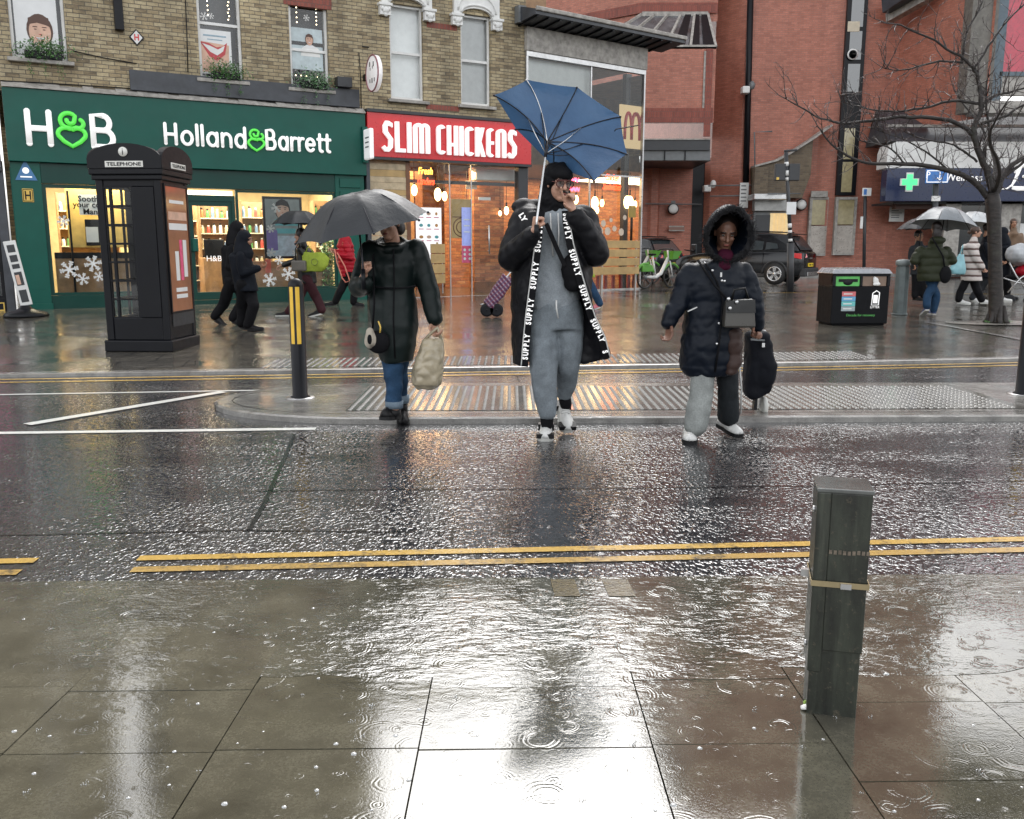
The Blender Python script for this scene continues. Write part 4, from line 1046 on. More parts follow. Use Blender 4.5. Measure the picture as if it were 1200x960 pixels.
q = frame_mb(-1.1, -.05, ZF0-.12, ZF0+.12, -.23, -.2, .03); q.build('sign_border', P_LETTER, b0)
q = frame_mb(-.9, -.2, .12, .28, -.04, -.03, .02); q.build('brass_vent', P_YELLOW, b0)
# ================================================================== red chicken restaurant (same terrace line)
XA = W1.x(427.5, 160); XB = W1.x(618, 170)
b2 = W1.root('restaurant_building', 'yellow brick building with tall white windows above a red chicken restaurant sign', 'building', 0, 0, 0)
ZR1 = zz(425, 132); ZR0 = zz(437, 184.5)
wd_ = (*rect(W1, 457, 60, 496, 60)[:2], zz(470, 117), zz(476, 6)); we = (*rect(W1, 540, 70, 575, 70)[:2], zz(555, 124), zz(557, 18))
mb = MB(); XE = W1.x(616.2, 90)
holes_wall(mb, X1+.02, XE, ZR1-.02, 9.2, [wd_, we]); mb.quad((XE, 0, ZR1), (XE, 8, ZR1), (XE, 8, 9.2), (XE, 0, 9.2)); mb.quad((X1, 0, 9.2), (XE, 0, 9.2), (XE, 8, 9.2), (X1, 8, 9.2)); mb.quad((X1, 8, 0), (XE, 8, 0), (XE, 8, 9.2), (X1, 8, 9.2))
uvxz(mb.build('brick_wall', M_STOCK, b2))
for h in (wd_, we):
    sash_window(b2, h, blind=P_BLIND, bar=.5)
    x0, x1, z0, z1 = h; xc = (x0+x1)/2; W_ = (x1-x0)/2
    q = MB(); inner = arc(xc, z1-.04, W_+.005, .17, 0, 180, 12)
    q.prism([(xc-W_-.20, z1-.04), (xc-W_-.20, z1+.75), (xc+W_+.20, z1+.75), (xc+W_+.20, z1-.04), (xc+W_+.01, z1-.04)]+inner[1:-1]+[(xc-W_-.01, z1-.04)], -.09, .02)
    q.tube([(a_, -.09, b_) for a_, b_ in arc(xc, z1+.0, W_+.02, .2, 0, 180, 14)], .03, 8); q.tube([(a_, -.09, b_) for a_, b_ in arc(xc, z1+.05, W_+.1, .4, 0, 180, 14)], .025, 8)
    q.build('arched_lintel', P_WHITE, b2)
    for s in (-1, 1):
        c = xc+s*(W_+.13); q = MB(); q.box((c-.13, -.13, z1-.3), (c+.13, -.003, z1-.06)); q.box((c-.16, -.16, z1-.1), (c+.16, -.003, z1-.04)); q.ell((c, -.13, z1-.2), (.08, .05, .08)); q.ell((c-.08, -.13, z1-.17), (.04, .04, .05)); q.ell((c+.08, -.13, z1-.17), (.04, .04, .05)); q.ell((c, -.13, z1-.29), (.05, .04, .05))
        q.build('carved_capital', P_WHITE, b2, bevel=.008)
uvxz(MB().box((wd_[1]+.1, -.008, wd_[3]-.42), (we[0]-.1, .02, wd_[3]-.3)).build('red_brick_band', M_REDB2, b2)); uvxz(MB().box((wd_[1]+.05, -.008, wd_[2]-.16), (we[0]-.05, .02, wd_[2]-.05)).build('red_brick_band', M_REDB2, b2))
MB().box((XA, -.2, ZR0), (XB, 0, ZR1)).build('fascia', P_RED, b2, bevel=.008)
MB().box((XA-.01, -.24, ZR1+.002), (XB+.01, 0, ZR1+.07)).box((XA-.01, -.215, ZR0-.06), (XB+.01, 0, ZR0-.002)).build('fascia_trim', P_DARK, b2)
# condensed display lettering, drawn as bars and curves
def deco(word, x, z, h):
    """list of filled polygons for tall condensed letters; returns polys, width"""
    P = []; s = h*.135; gap = h*.07
    def R(a, b, c, d): P.append([(x+a, z+b), (x+c, z+b), (x+c, z+d), (x+a, z+d)])
    for ch in word:
        if ch == ' ': x += h*.22; continue
        if ch == 'I': R(0, 0, s, h); x += s+gap; continue
        if ch == 'L': R(0, 0, s, h); R(s, 0, h*.34, s*.9); x += h*.34+gap; continue
        if ch == 'H': R(0, 0, s, h); R(h*.26, 0, h*.26+s, h); R(s, h*.3, h*.26, h*.3+s*.8); x += h*.26+s+gap; continue
        if ch == 'M':
            for k in range(3): R(k*h*.215, 0, k*h*.215+s, h*.86)
            for k in range(2):
                o = arc(x+k*h*.215+h*.1075+s/2, z+h*.85, h*.1075+s/2, h*.15, 180, 0, 8); i_ = arc(x+k*h*.215+h*.1075+s/2, z+h*.85, h*.1075-s/2, h*.045, 0, 180, 6); P.append(o+i_)
            x += h*.43+s+gap; continue
        if ch == 'N':
            R(0, 0, s, h*.86); R(h*.25, 0, h*.25+s, h*.86); o = arc(x+h*.125+s/2, z+h*.85, h*.125+s/2, h*.15, 180, 0, 8); i_ = arc(x+h*.125+s/2, z+h*.85, h*.125-s/2, h*.05, 0, 180, 6); P.append(o+i_); x += h*.25+s+gap; continue
        if ch == 'C':
            R(0, h*.16, s, h*.84); w_ = h*.33
            for (cz, a0, a1) in ((h*.84, 180, 20), (h*.16, 180, 340)):
                o = arc(x+w_/2, z+cz, w_/2, h*.16, a0, a1, 8); i_ = arc(x+w_/2, z+cz, w_/2-s, h*.055, a1, a0, 8); P.append(o+i_)
            x += w_+gap*.9; continue
        if ch == 'E':
            R(0, h*.16, s, h*.84); w_ = h*.3; R(s, h*.44, w_*.9, h*.44+s*.8)
            for (cz, a0, a1) in ((h*.84, 180, 40), (h*.16, 180, 320)):
                o = arc(x+w_/2, z+cz, w_/2, h*.16, a0, a1, 8); i_ = arc(x+w_/2, z+cz, w_/2-s, h*.055, a1, a0, 8); P.append(o+i_)
            x += w_+gap; continue
        if ch == 'K':
            R(0, 0, s, h); P.append([(x+s, z+h*.47), (x+h*.2, z+h), (x+h*.2+s, z+h), (x+s*1.55, z+h*.52), (x+h*.24+s, z), (x+h*.24, z), (x+s, z+h*.42)]); x += h*.24+s+gap*.8; continue
        if ch == 'S':
            w_ = h*.36
            P.append([(x+w_*.95, z+h*.8), (x+w_*.95, z+h*.93), (x+w_*.6, z+h), (x+w_*.3, z+h), (x+w_*.08, z+h*.85), (x+w_*.1, z+h*.62), (x+w_*.58, z+h*.4), (x+w_*.55, z+h*.18), (x+w_*.4, z+h*.11), (x+w_*.18, z+h*.2), (x-.02, z+h*.12), (x+w_*.2, z), (x+w_*.6, z), (x+w_*.93, z+h*.14), (x+w_*.98, z+h*.42), (x+w_*.5, z+h*.66), (x+w_*.48, z+h*.82), (x+w_*.62, z+h*.86)])
            x += w_+gap; continue
    return P, x
def deco_word(word, pxa, pya, pxb, pyb):
    yo = -.29
    xa, zt = W1.px(pxa, pya, yo); xb, zb_ = W1.px(pxb, pyb, yo); zb_a = W1.z(pxa, pya, yo)
    h = HL; P, w_ = deco(word, 0, 0, h); k = (xb-xa)/(w_-h*.07)
    mb = MB()
    for i, p in enumerate(P):
        mb.prism([(xa+a*k, ZLB+b) for a, b in p], yo-.0006*i, yo+.07)
    return mb
ZLB = (W1.z(452, 177, -.29)+W1.z(600, 186, -.29))/2; HL = W1.z(452, 141, -.29)-W1.z(452, 177, -.29)
deco_word('SLIM', 448, 142, 504.5, 180).build('sign_letters', P_LETTER, b2)
deco_word('CHICKENS', 512, 147, 606, 186).build('sign_letters', P_LETTER, b2)
# front: grey post, timber cladding panel, glazing, dark post
MB().box((X1+.005, -.12, GZ1), (XA+.06, .1, ZR0+.05)).build('grey_post', P_SLATE, b2, bevel=.01)
xw = W1.x(475, 215)
q = MB(); random.seed(4); zc = GZ1
mats_ = [P_WOOD, P_WOODM, P_WOODD, plain('bleached_wood', (.5, .4, .26), .5, var=.4)]
x_ = XA+.065
while zc < ZR0-.06:
    q.mat(random.choice((0, 0, 3, 3, 1))); h_ = random.uniform(.12, .2); zt_ = min(zc+h_, ZR0-.06); q.box((x_, -.03-random.uniform(0, .015), zc), (xw, .05, zt_-.006)); zc = zt_
q.build('timber_cladding', mats_, b2)
MB().box((xw, -.05, GZ1), (xw+.1, .06, ZR0-.06)).build('mullion', P_WOODD, b2)
xg0, xg1 = xw+.1, W1.x(606, 250); pst = MB().box((xg1, -.08, GZ1), (XB-.02, .15, ZR0-.06)).build('dark_post', P_DARK, b2, bevel=.01)
gf = MB(); gx = [xg0, W1.x(528, 300), W1.x(553, 300), xg1]
for x in gx[1:-1]: gf.box((x-.012, .0, GZ1), (x+.012, .03, ZR0-.06))
gf.box((xg0, -.01, GZ1), (xg1, .05, GZ1+.06)); gf.build('glazing_bars', P_STEEL, b2)
MB().quad((xg0, .015, GZ1+.05), (xg1, .015, GZ1+.05), (xg1, .015, ZR0-.06), (xg0, .015, ZR0-.06)).build('pane', GLASS, b2)
MB().tube([W1.px(572.5, 264, -.06) and (W1.x(573, 264, -.06), -.06, W1.z(573, 264, -.06)), (W1.x(573.5, 298, -.06), -.06, W1.z(573.5, 298, -.06))], .018, 8).tube([(W1.x(573, 268, -.06), -.06, W1.z(573, 268, -.06)), (W1.x(573, 268, -.06), .02, W1.z(573, 268, -.06))], .012, 6).tube([(W1.x(573.5, 294, -.06), -.06, W1.z(573.5, 294, -.06)), (W1.x(573.5, 294, -.06), .02, W1.z(573.5, 294, -.06))], .012, 6).build('door_handle', P_STEEL, b2)
# interior
D2 = 5.0
q = MB(); q.quad((XA, D2, GZ1), (XB+.2, D2, GZ1), (XB+.2, D2, ZR1), (XA, D2, ZR1)); uvxz(q.build('back_wall', M_INB, b2))
q = MB(); q.quad((XA+.06, .1, GZ1), (XA+.06, D2, GZ1), (XA+.06, D2, ZR1), (XA+.06, .1, ZR1)); q.build('timber_side_wall', P_WOODD, b2)
xq = W1.x(556, 300, 1.2); q = MB(); q.box((xq, 1.2, GZ1), (XB-.02, 1.5, ZR0)); uvxz(q.build('brick_inner_wall', M_INB, b2))
q = MB(); q.box((xq-.02, 1.17, GZ1), (XB-.02, 1.2, GZ1+.35)); q.build('timber_plinth', P_WOODD, b2)
MB().quad((XA, .1, GZ1+.003), (XB+.2, .1, GZ1+.003), (XB+.2, D2, GZ1+.003), (XA, D2, GZ1+.003)).build('restaurant_floor', P_WOODD, b2)
MB().quad((XA, .1, ZR0+.3), (XB+.2, .1, ZR0+.3), (XB+.2, D2, ZR0+.3), (XA, D2, ZR0+.3)).build('restaurant_ceiling', P_CREAM, b2)
q = MB(); random.seed(2)
for k in range(9):
    a = XA+.4+k*.26; q.mat(k % 2); q.box((a, 3.0, GZ1), (a+.22, 3.06, ZR0))
q.build('timber_screen', [P_WOODD, P_WOODM], b2)
MB().box((W1.x(558, 200, .4), .4, zz(560, 211, .4)), (W1.x(606, 200, .4), .75, zz(560, 197, .4))).build('air_curtain', P_WHITE, b2, bevel=.03)
MB().box((W1.x(480, 200, .3), .3, zz(480, 214, .3)), (W1.x(606, 212, .3), .36, zz(480, 210, .3))).build('hanging_rail', P_DARK, b2)
# screens and posters in the glazing
def w1thing(name, label, cat, pxa, pya, pxb, pyb, y, thick, mat, part='panel', group=None):
    x0, x1, z0, z1 = rect(W1, pxa, pya, pxb, pyb, y); r = W1.root(name, label, cat, (x0+x1)/2, y, (z0+z1)/2, group); w_, h_ = (x1-x0)/2, (z1-z0)/2
    MB().box((-w_, 0, -h_), (w_, thick, h_)).build(part, mat, r, bevel=.004); return r, w_, h_
r, w_, h_ = w1thing('menu_screen', 'tall bright white menu screen with a pink corner in the chicken restaurant window', 'screen', 488, 243, 518, 308, .12, .06, E_MENU, 'screen')
q = MB(); q.box((.1*w_, -.004, -h_*.98), (w_*.98, -.002, -h_*.45)); q.build('pink_offer', P_PINK2, r)
q = MB(); random.seed(6)
for rr in range(4):
    for cc in range(3):
        cx = -w_*.66+cc*w_*.62; cz = h_*.78-rr*h_*.42
        if rr == 3 and cc > 0: continue
        q.mat(random.randint(0, 2)); flat_poly(q, circle_poly(w_*random.uniform(.1, .2), 12, cx, cz, h_*.06), -.006); q.mat(3); q.box((cx-w_*.2, -.006, cz-h_*.15), (cx+w_*.2, -.004, cz-h_*.12))
q.build('menu_pictures', [P_ORANGE2, P_SKIN2, P_TEAL2, P_PINK2], r)
q = MB(); random.seed(8)
for k in range(12): flat_poly(q, circle_poly(w_*.11, 10, w_*.28+(k % 3)*w_*.28, -h_*.92+(k//3)*h_*.13), -.007-.0003*k)
q.build('offer_pictures', P_ORANGE2, r)
r, w_, h_ = w1thing('blue_poster', 'tall blue poster with a pink foot in the chicken restaurant glazing', 'poster', 541, 243, 553.5, 308, .06, .01, plain('poster_blue_lit', (.3, .34, .72), .4, var=.3, vscale=12, emit=(.4, .45, .9), estr=.25))
q = MB(); q.box((-w_, -.003, -h_), (w_, -.001, -h_*.38)); q.build('pink_foot', P_PINK2, r)
q = MB()
for k in range(6): flat_poly(q, circle_poly(w_*.25, 12, -w_*.5+(k % 2)*w_, -h_*.85+(k//2)*h_*.16), -.005-.0003*k)
for k in range(3): q.box((-w_*.6, -.004, h_*(.1+.22*k)), (w_*.5, -.002, h_*(.14+.22*k)))
q.build('print', P_PAPER, r)
r, w_, h_ = w1thing('wooden_menu_board', 'orange wooden board with a round drawing behind the restaurant glass', 'board', 528.5, 233, 553, 279, .1, .02, P_WOOD)
q = MB()
for rr, rad in ((0, .8), (1, .5)):
    o = circle_poly(w_*rad, 24, 0, -h_*.45); 
    for a, b in zip(o, o[1:]+o[:1]): q.tube([(a[0], -.003, a[1]), (b[0], -.003, b[1])], .012, 4)
q.box((-w_*.9, -.004, h_*.05), (w_*.9, -.001, h_*.1)); q.build('drawing', P_WOODD, r)
r, w_, h_ = w1thing('plank_barrier', 'low pallet of pale planks on legs below the menu screen', 'barrier', 504, 284, 521.5, 330, -.1, .02, P_WOOD, 'post_board')
r.children[0].scale = (.12, 1, 1)
q = MB()
for k in range(4): q.box((-w_, -.03, h_-.02-.24*(k+1)), (w_, -.004, h_-.24*k-.04))
q.build('plank_panel', P_WOOD, r, bevel=.006)
q = MB().box((-w_*.7, -.02, -h_-.28), (-w_*.6, .01, 0)).box((w_*.6, -.02, -h_-.28), (w_*.7, .01, 0)); q.build('leg', P_STEEL, r)
for (a, b, c, d, lb) in ((546, 212, 559, 222, 'white paper notice hanging under the air curtain'), (561, 231, 575, 235, 'small white box sign on the inner brick wall')):
    w1thing('paper_notice', lb, 'notice', a, b, c, d, .5, .02, P_PAPER)
def neon(name, label, lines, px, py, y, mats, hsz, frame=W1):
    x, z = frame.px(px, py, y); r = frame.root(name, label, 'neon sign', x, y, z)
    for i, (tx, wd, mt) in enumerate(lines):
        letters('neon_tube', tx, hsz, mt, r, (0, -.01, .11-.24*i), depth=.012, shear=.22, bold=.0035, width=wd, height=hsz*.8)
    MB().tube([(-.15, 0, .2), (-.15, 0, .55)], .004, 4).build('hanging_wire', P_BLACK, r); MB().tube([(.15, 0, .2), (.15, 0, .55)], .004, 4).build('hanging_wire', P_BLACK, r); return r
neon('neon_sign', 'red and yellow neon sign reading Fresh Tenders in the restaurant window', [('Fresh', .38, E_NEONY), ('Tenders', .46, E_NEONR)], 498.5, 206, .2, None, .2)
def bulb(px, py, y, s, label, frame=W1, grp='glowing pendant bulbs in the chicken restaurant'):
    x, z = frame.px(px, py, y); r = frame.root('pendant_bulb', label, 'lamp', x, y, z, grp)
    q = MB(); q.ell((0, 0, 0), (.05*s, .05*s, .09*s), 10, 8); q.build('bulb', E_BULB, r)
    MB().tube([(0, 0, .08*s), (0, 0, .9)], .006, 5).lathe([(.022, .08*s), (.024, .1*s), (.02, .17*s)], n=8).build('cord', P_BLACK, r)
for px_, py_, y_, s_, lb in ((485.5, 223, .6, 1.5, 'glowing pendant bulb left of the Fresh Tenders neon sign'), (513, 228, .6, 1.8, 'large glowing pendant bulb above the bright menu screen'), (521, 230, 2, 1.4, 'glowing pendant bulb deeper behind the menu screen'), (593.5, 247, .5, 1.2, 'glowing pendant bulb near the dark right post of the restaurant'), (586, 250, 1.1, .8, 'small glowing pendant bulb close to the inner brick wall'), (547, 244, .8, .9, 'small glowing pendant bulb above the blue poster')):
    bulb(px_, py_, y_, s_, lb)

# ================================================================== glazed corner
W2 = Frame(W1.world(W1.x(616, 300), 0), 37.0)
b3 = W2.root('glazed_corner_building', 'glazed corner restaurant extension under a dark tiled eave', 'building')
g = .12
xr = W2.x(751, 250); zt = W2.z(618, 62); zt2 = W2.z(750, 80); zt = (zt+zt2)/2
ztb = zt+.55
q = MB(); q.box((-.05, -.1, zt), (xr+.02, .1, ztb)); q.build('white_band', P_STONE, b3, bevel=.01)
q = MB(); q.box((-.03, -.06, zt-.12), (xr+.01, .05, zt)); q.box((xr-.04, -.05, g), (xr+.01, .04, zt-.12)); q.box((-.03, -.05, g), (.03, .04, zt-.12)); q.box((-.03, -.05, g), (xr, .05, g+.1)); q.box((xr*.52, -.02, g+.1), (xr*.52+.04, .03, zt-.12)); q.box((xr*.63, -.015, W2.z(690, 205)), (xr, .015, W2.z(690, 203)))
q.build('steel_frame', P_STEEL, b3)
MB().quad((0, .0, g), (xr, .0, g), (xr, .0, zt-.1), (0, .0, zt-.1)).build('pane', GLASS, b3)
MB().quad((xr, .02, g), (xr, 5, g), (xr, 5, zt-.1), (xr, .02, zt-.1)).build('pane', GLASS, b3)
q = MB(); q.box((W2.x(733, 150, .6), .6, g), (W2.x(739, 150, .6), .75, zt)); q.build('inner_column', P_DARK, b3)
q = MB(); q.quad((0, 3.8, g), (xr-.05, 3.8, g), (xr-.05, 3.8, zt*.56), (0, 3.8, zt*.56)); uvxz(q.build('back_wall', M_INB, b3))
q = MB(); q.quad((0, 4.2, zt*.5), (xr-.05, 4.2, zt*.5), (xr-.05, 4.2, zt+3), (0, 4.2, zt+3)); q.quad((0, .12, zt+.02), (xr-.05, .12, zt+.02), (xr-.05, 4.2, zt+.02), (0, 4.2, zt+.02)); q.build('upper_back_wall', P_WOODM, b3)
MB().box((0, .15, zt*.66), (W2.x(690, 100, .2), .2, zt-.12)).build('window_blind', P_BLIND, b3)
MB().quad((0, .1, zt*.56), (xr-.05, .1, zt*.56), (xr-.05, 3.8, zt*.56), (0, 3.8, zt*.56)).build('mezzanine_soffit', P_DARK, b3)
MB().quad((0, .05, g+.004), (xr, .05, g+.004), (xr, 4, g+.004), (0, 4, g+.004)).build('floor', P_WOODD, b3)
x0, x1, z0, z1 = rect(W2, 727, 122, 749, 175, .3); pp = MB().box((x0, .3, z0), (x1, .34, z1)).build('cream_sign', E_GLOW, b3)
cx = W2.x(740, 150, .29); q = MB(); hs_ = z1-z0
for s in (-1, 1): q.tube([(cx+s*.13+.13*cos(a), .285, z0+hs_*(.2+.62*max(0, sin(a))**.7)) for a in [pi*i/14 for i in range(15)]], .045, 8)
q.build('red_arches', P_RED, pp)
neon('neon_sign', 'red neon sign reading Chicken Sandwiches in the glazed corner', [('Chicken', .5, E_NEONR), ('Sandwiches', .66, E_NEONR)], 717, 213, .15, None, .22, W2)
neon('neon_sign', 'pink neon sign half hidden beside the man in glasses', [('~~', .3, E_NEONP), ('~~~', .36, E_NEONP)], 673, 216, .15, None, .17, W2)
for px_, py_, y_, s_, lb in ((697, 238, .5, 2.0, 'large glowing pendant bulb left in the glazed corner'), (705.5, 238, .9, 1.2, 'small glowing pendant bulb between two larger ones in the glazed corner'), (735, 237, .5, 2.0, 'large glowing pendant bulb right in the glazed corner'), (675, 234, 1, 1.4, 'glowing pendant bulb under the pink neon sign'), (690, 246, 2, 1.2, 'glowing pendant bulb low behind the man in glasses')):
    bulb(px_, py_, y_, s_, lb, W2, 'glowing pendant bulbs in the glazed corner')
# round window stickers and a lit wall sconce
q = MB(); random.seed(12)
for px_, py_, r_ in ((707, 262, .09), (712, 271, .11), (720, 268, .08), (728, 272, .1), (732, 255, .07), (716, 258, .06), (703, 271, .12), (698, 259, .06)):
    x, z = W2.px(px_, py_, -.004); q = MB(); flat_poly(q, circle_poly(r_, 14, x, z), -.006); q.build('round_sticker', plain('frosted_sticker', (.6, .5, .4), .5), b3)
x0, x1, z0, z1 = rect(W2, 737, 241, 745, 255, .1); MB().box((x0, .1, z0), (x1, .12, z1)).build('paper_notice', P_YELLOW, b3)
MB().box(((x0+x1)/2-.03, .1, g+1.2), ((x0+x1)/2+.03, .14, z0)).build('notice_post', P_BLACK, b3)
# timber screen outside of the corner glass
x0, x1, z0, z1 = rect(W2, 660, 281, 749, 322, -.25)
r = W2.root('plank_screen', 'low pale timber plank screen in front of the glazed corner', 'screen', x0, -.25, g)
q = MB(); h_ = (z1-z0)
for k in range(4): q.box((0, 0, z0-g+k*h_/4+.02), (x1-x0, .03, z0-g+(k+1)*h_/4-.01))
q.build('plank_panel', P_WOOD, r, bevel=.006)
for xx in (.1, (x1-x0)/2, x1-x0-.12): MB().box((xx, .03, 0), (xx+.05, .08, z1-g)).build('post', P_STEEL, r)
q = MB(); random.seed(3)
for k in range(5): q.box((W2.x(700+9*k, 310, .3), .3, g), (W2.x(703+9*k, 310, .3), .34, g+.45))
q.build('chair_leg', plain('chair_red', (.3, .03, .03), .4), b3)
# eave
q = MB(); zE = ztb
pr = [(-1.0, zE+.0), (-1.0, zE+.1)]
q.addf([(-.3, -.75, zE+.12), (xr+.75, -.75, zE+.12), (xr+.75, .1, zE+.02), (-.3, .1, zE+.02), (-.3, -.75, zE+.24), (xr+.75, -.75, zE+.24), (xr+.3, 3.2, zE+1.3), (-.3, 3.2, zE+1.3)], [(0, 1, 2, 3), (0, 4, 5, 1), (4, 7, 6, 5), (0, 3, 7, 4), (1, 5, 6, 2), (3, 2, 6, 7)])
q.build('tiled_eave', P_SLATE, b3)
q = MB(); q.box((-.3, -.8, zE+.2), (xr+.8, -.73, zE+.3)); q.build('gutter', P_STONE, b3, bevel=.02)
q = MB()
for k in range(14):
    x = -.2+k*(xr+.8)/14; q.bar((x, -.72, zE+.1), (x, .1, zE+.0), .06, .05)
q.build('rafter', P_BLACK, b3)
q = MB(); q.box((W1.x(603, 10), -.2, W1.z(603, 28)), (W1.x(612, 10), .3, W1.z(603, 8))); q.build('vent_box', P_GREY, b2)

# ================================================================== brick shopping centre behind the side street
YM = 37.0
bm_ = empty('shopping_centre_building', (0, YM, .3), 0, 'large red brick shopping centre with a dark strip window and glass lean-to roof', 'building')
GM = .3
def mp(px, py, y=YM):
    p = AT(px, py, y); return p.x, p.z-GM
def wallstrip(name, pts, z0, z1, mat, parent, thick=.4):
    """pts: (x, y) plan, absolute; UVs in metres along the wall"""
    vs = []; uv = []; d = 0
    for i, (x, y) in enumerate(pts):
        if i: d += math.hypot(x-pts[i-1][0], y-pts[i-1][1])
        vs += [(x, y-YM, z0), (x, y-YM, z1)]; uv += [(d, z0), (d, z1)]
    me = bpy.data.meshes.new(name); fs = [(2*i, 2*i+2, 2*i+3, 2*i+1) for i in range(len(pts)-1)]; me.from_pydata(vs, [], fs)
    ul = me.uv_layers.new(name='UVMap').data
    for l in me.loops: ul[l.index].uv = uv[l.vertex_index]
    return obj_from(me, name, mat, parent)
def mb_box(name, mat, pxa, pya, pxb, pyb, y, thick, parent=bm_, bevel=0.0):
    x0, za = mp(pxa, pya, y); x1, zb_ = mp(pxb, pyb, y)
    return MB().box((min(x0, x1), y-YM, min(za, zb_)), (max(x0, x1), y-YM+thick, max(za, zb_))).build(name, mat, parent, bevel=bevel)
HM = 22.0
X_ = lambda px, y: AT(px, 200, y).x
plan = [(X_(833, 36.6), 36.6), (X_(867, 35.6), 35.6), (X_(957, 35.6), 35.6), (X_(988, 35.2), 35.2), (X_(1044, 35.2), 35.2), (X_(1160, 29.5), 29.5), (X_(1330, 29.5), 29.5)]
plan = plan[:5]
wallstrip('tower_wall', plan, -.5, HM, M_REDB, bm_)
xW = plan[-1][0]
p5 = [(xW, 35.2), (X_(1150, 31.2), 31.2)]
zlow = mp(1050, 150, 34)[1]
wallstrip('upper_wall', p5, zlow, HM, M_REDB, bm_)
wallstrip('lower_wall', [(xW, 35.2), (xW+3.4, 35.2), (xW+20, 35.2)], -.5, zlow+.4, M_REDB, bm_)
# recessed bay left of the tower
zs0 = mp(790, 144, 33.5)[1]; zs1 = mp(790, 55, 33.5)[1]
xb0, xb1 = X_(690, 33.5), X_(834, 33.5)
wallstrip('panel_wall', [(xb0, 33.5), (xb1, 33.5), (xb1, 37)], zs0, zs1, M_REDB, bm_)
q = MB(); 
za = mp(760, 160, 33.4)[1]
uvxz(MB().box((xb0, -3.57, zs0-.003), (xb1-.05, -3.5, zs0+.5)).build('soldier_course', M_REDB2, bm_))
mb_box('panel_border', M_STONEB if False else P_STONE, 755, 144.5, 826, 142.5, 33.44, .05)
mb_box('panel_border', P_STONE, 825.5, 60, 827.5, 143, 33.44, .05)
uvxz(mb_box('brick_frame', M_REDB2, 828, 57, 832, 160, 33.42, .06))
mb_box('soffit_fascia', P_DARK, 700, 162.5, 832, 176, 33.6, .5); mb_box('soffit_edge', P_STONE, 700, 162.5, 832, 164, 33.55, .5)
mb_box('grey_cladding', P_GREY, 700, 176, 832, 188.5, 33.7, .3)
q = MB()
for px_ in (712, 745, 779, 803): x = mp(px_, 180, 33.68)[0]; q.box((x-.02, -3.34, mp(780, 188, 33.7)[1]), (x+.02, -3.29, mp(780, 177, 33.7)[1]))
q.build('cladding_joint', P_BLACK, bm_)
MB().quad((xb0, -3.4, mp(780, 188, 33.6)[1]), (xb1, -3.4, mp(780, 188, 33.6)[1]), (xb1, 1, mp(780, 188, 33.6)[1]), (xb0, 1, mp(780, 188, 33.6)[1])).build('soffit', P_DARK, bm_)
wallstrip('recess_wall', [(X_(640, 37), 37), (X_(760, 37), 37), (X_(764, 36.8), 36.8), (X_(772, 36.8), 36.8), (X_(774, 37), 37), (X_(812, 37), 37)], -.5, mp(780, 186, 37)[1], M_REDB, bm_)
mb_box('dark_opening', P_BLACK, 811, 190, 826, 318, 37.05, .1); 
wallstrip('reveal_wall', [(X_(826, 37), 37), (X_(833, 36.6), 36.6)], -.5, mp(780, 186, 37)[1], M_REDB, bm_)
# glass lean-to roof above the panel and brick band over it
zg0 = zs1; zg1 = mp(780, 17, 35.2)[1]
yA, yB = -3.4, -1.8
pa = [(X_(690, 33.5), yA, zg0), (xb1, yA, zg0), (xb1, yB, zg1), (X_(748, 35.2), yB, zg1)]
q = MB(); q.quad(*pa); q.quad((X_(690, 33.5), yA, zg0), (X_(748, 35.2), yB, zg1), (X_(665, 38), 3, zg1), (X_(630, 36), 1.5, zg0)); q.build('patent_glazing', plain('streaked_glass', (.12, .13, .14), .25, coat=.6, var=.9, vscale=1.2), bm_)
q = MB()
for k in range(6):
    t = k/5; a = V(pa[0]).lerp(V(pa[1]), t); b = V(pa[3]).lerp(V(pa[2]), t); q.bar(a, b, .09, .12)
for k in range(5):
    t = k/4; a = V(pa[0]).lerp(V((X_(630, 36), 1.5, zg0)), t); b = V(pa[3]).lerp(V((X_(665, 38), 3, zg1)), t); q.bar(a, b, .09, .12)
q.bar(V(pa[3]), V(pa[2]), .16, .16); q.bar(V(pa[0]), V(pa[1]), .2, .14); q.build('glazing_bars', P_STONE, bm_)
q = MB(); 
for k in range(3):
    t = .66+k*.12; a = V(pa[0]).lerp(V(pa[1]), t); b = V(pa[3]).lerp(V(pa[2]), t); c = V(pa[0]).lerp(V(pa[1]), t+.09); d = V(pa[3]).lerp(V(pa[2]), t+.09); off = V((0, -.03, .03)); q.quad(a+off, c+off, d+off, b+off)
q.build('black_panel', P_BLACK, bm_)
wallstrip('band_wall', [(X_(540, 41), 41), (X_(748, 35.4), 35.4), (X_(834, 35.4), 35.4)], zg1-.2, 13.5, M_REDB, bm_)
wallstrip('band_course', [(X_(540, 41), 40.95), (X_(748, 35.3), 35.3), (X_(834, 35.3), 35.3)], mp(800, 15, 35.3)[1], mp(800, 3, 35.3)[1], M_REDB2, bm_)
MB().quad((X_(540, 41), 4, 13.5), (X_(748, 35.4), -1.6, 13.5), (xb1, -1.6, 13.5), (xb1, 12, 13.5)).build('flat_roof', P_DARK, bm_)
MB().quad((xb1, 0, HM), (xW, -1.8, HM), (xW+20, -1.8, HM), (xb1, 25, HM)).build('tower_roof', P_DARK, bm_)
wallstrip('tower_side_wall', [(X_(833, 36.6), 62), (X_(833, 36.6), 36.6)], 0, HM, M_REDB, bm_)
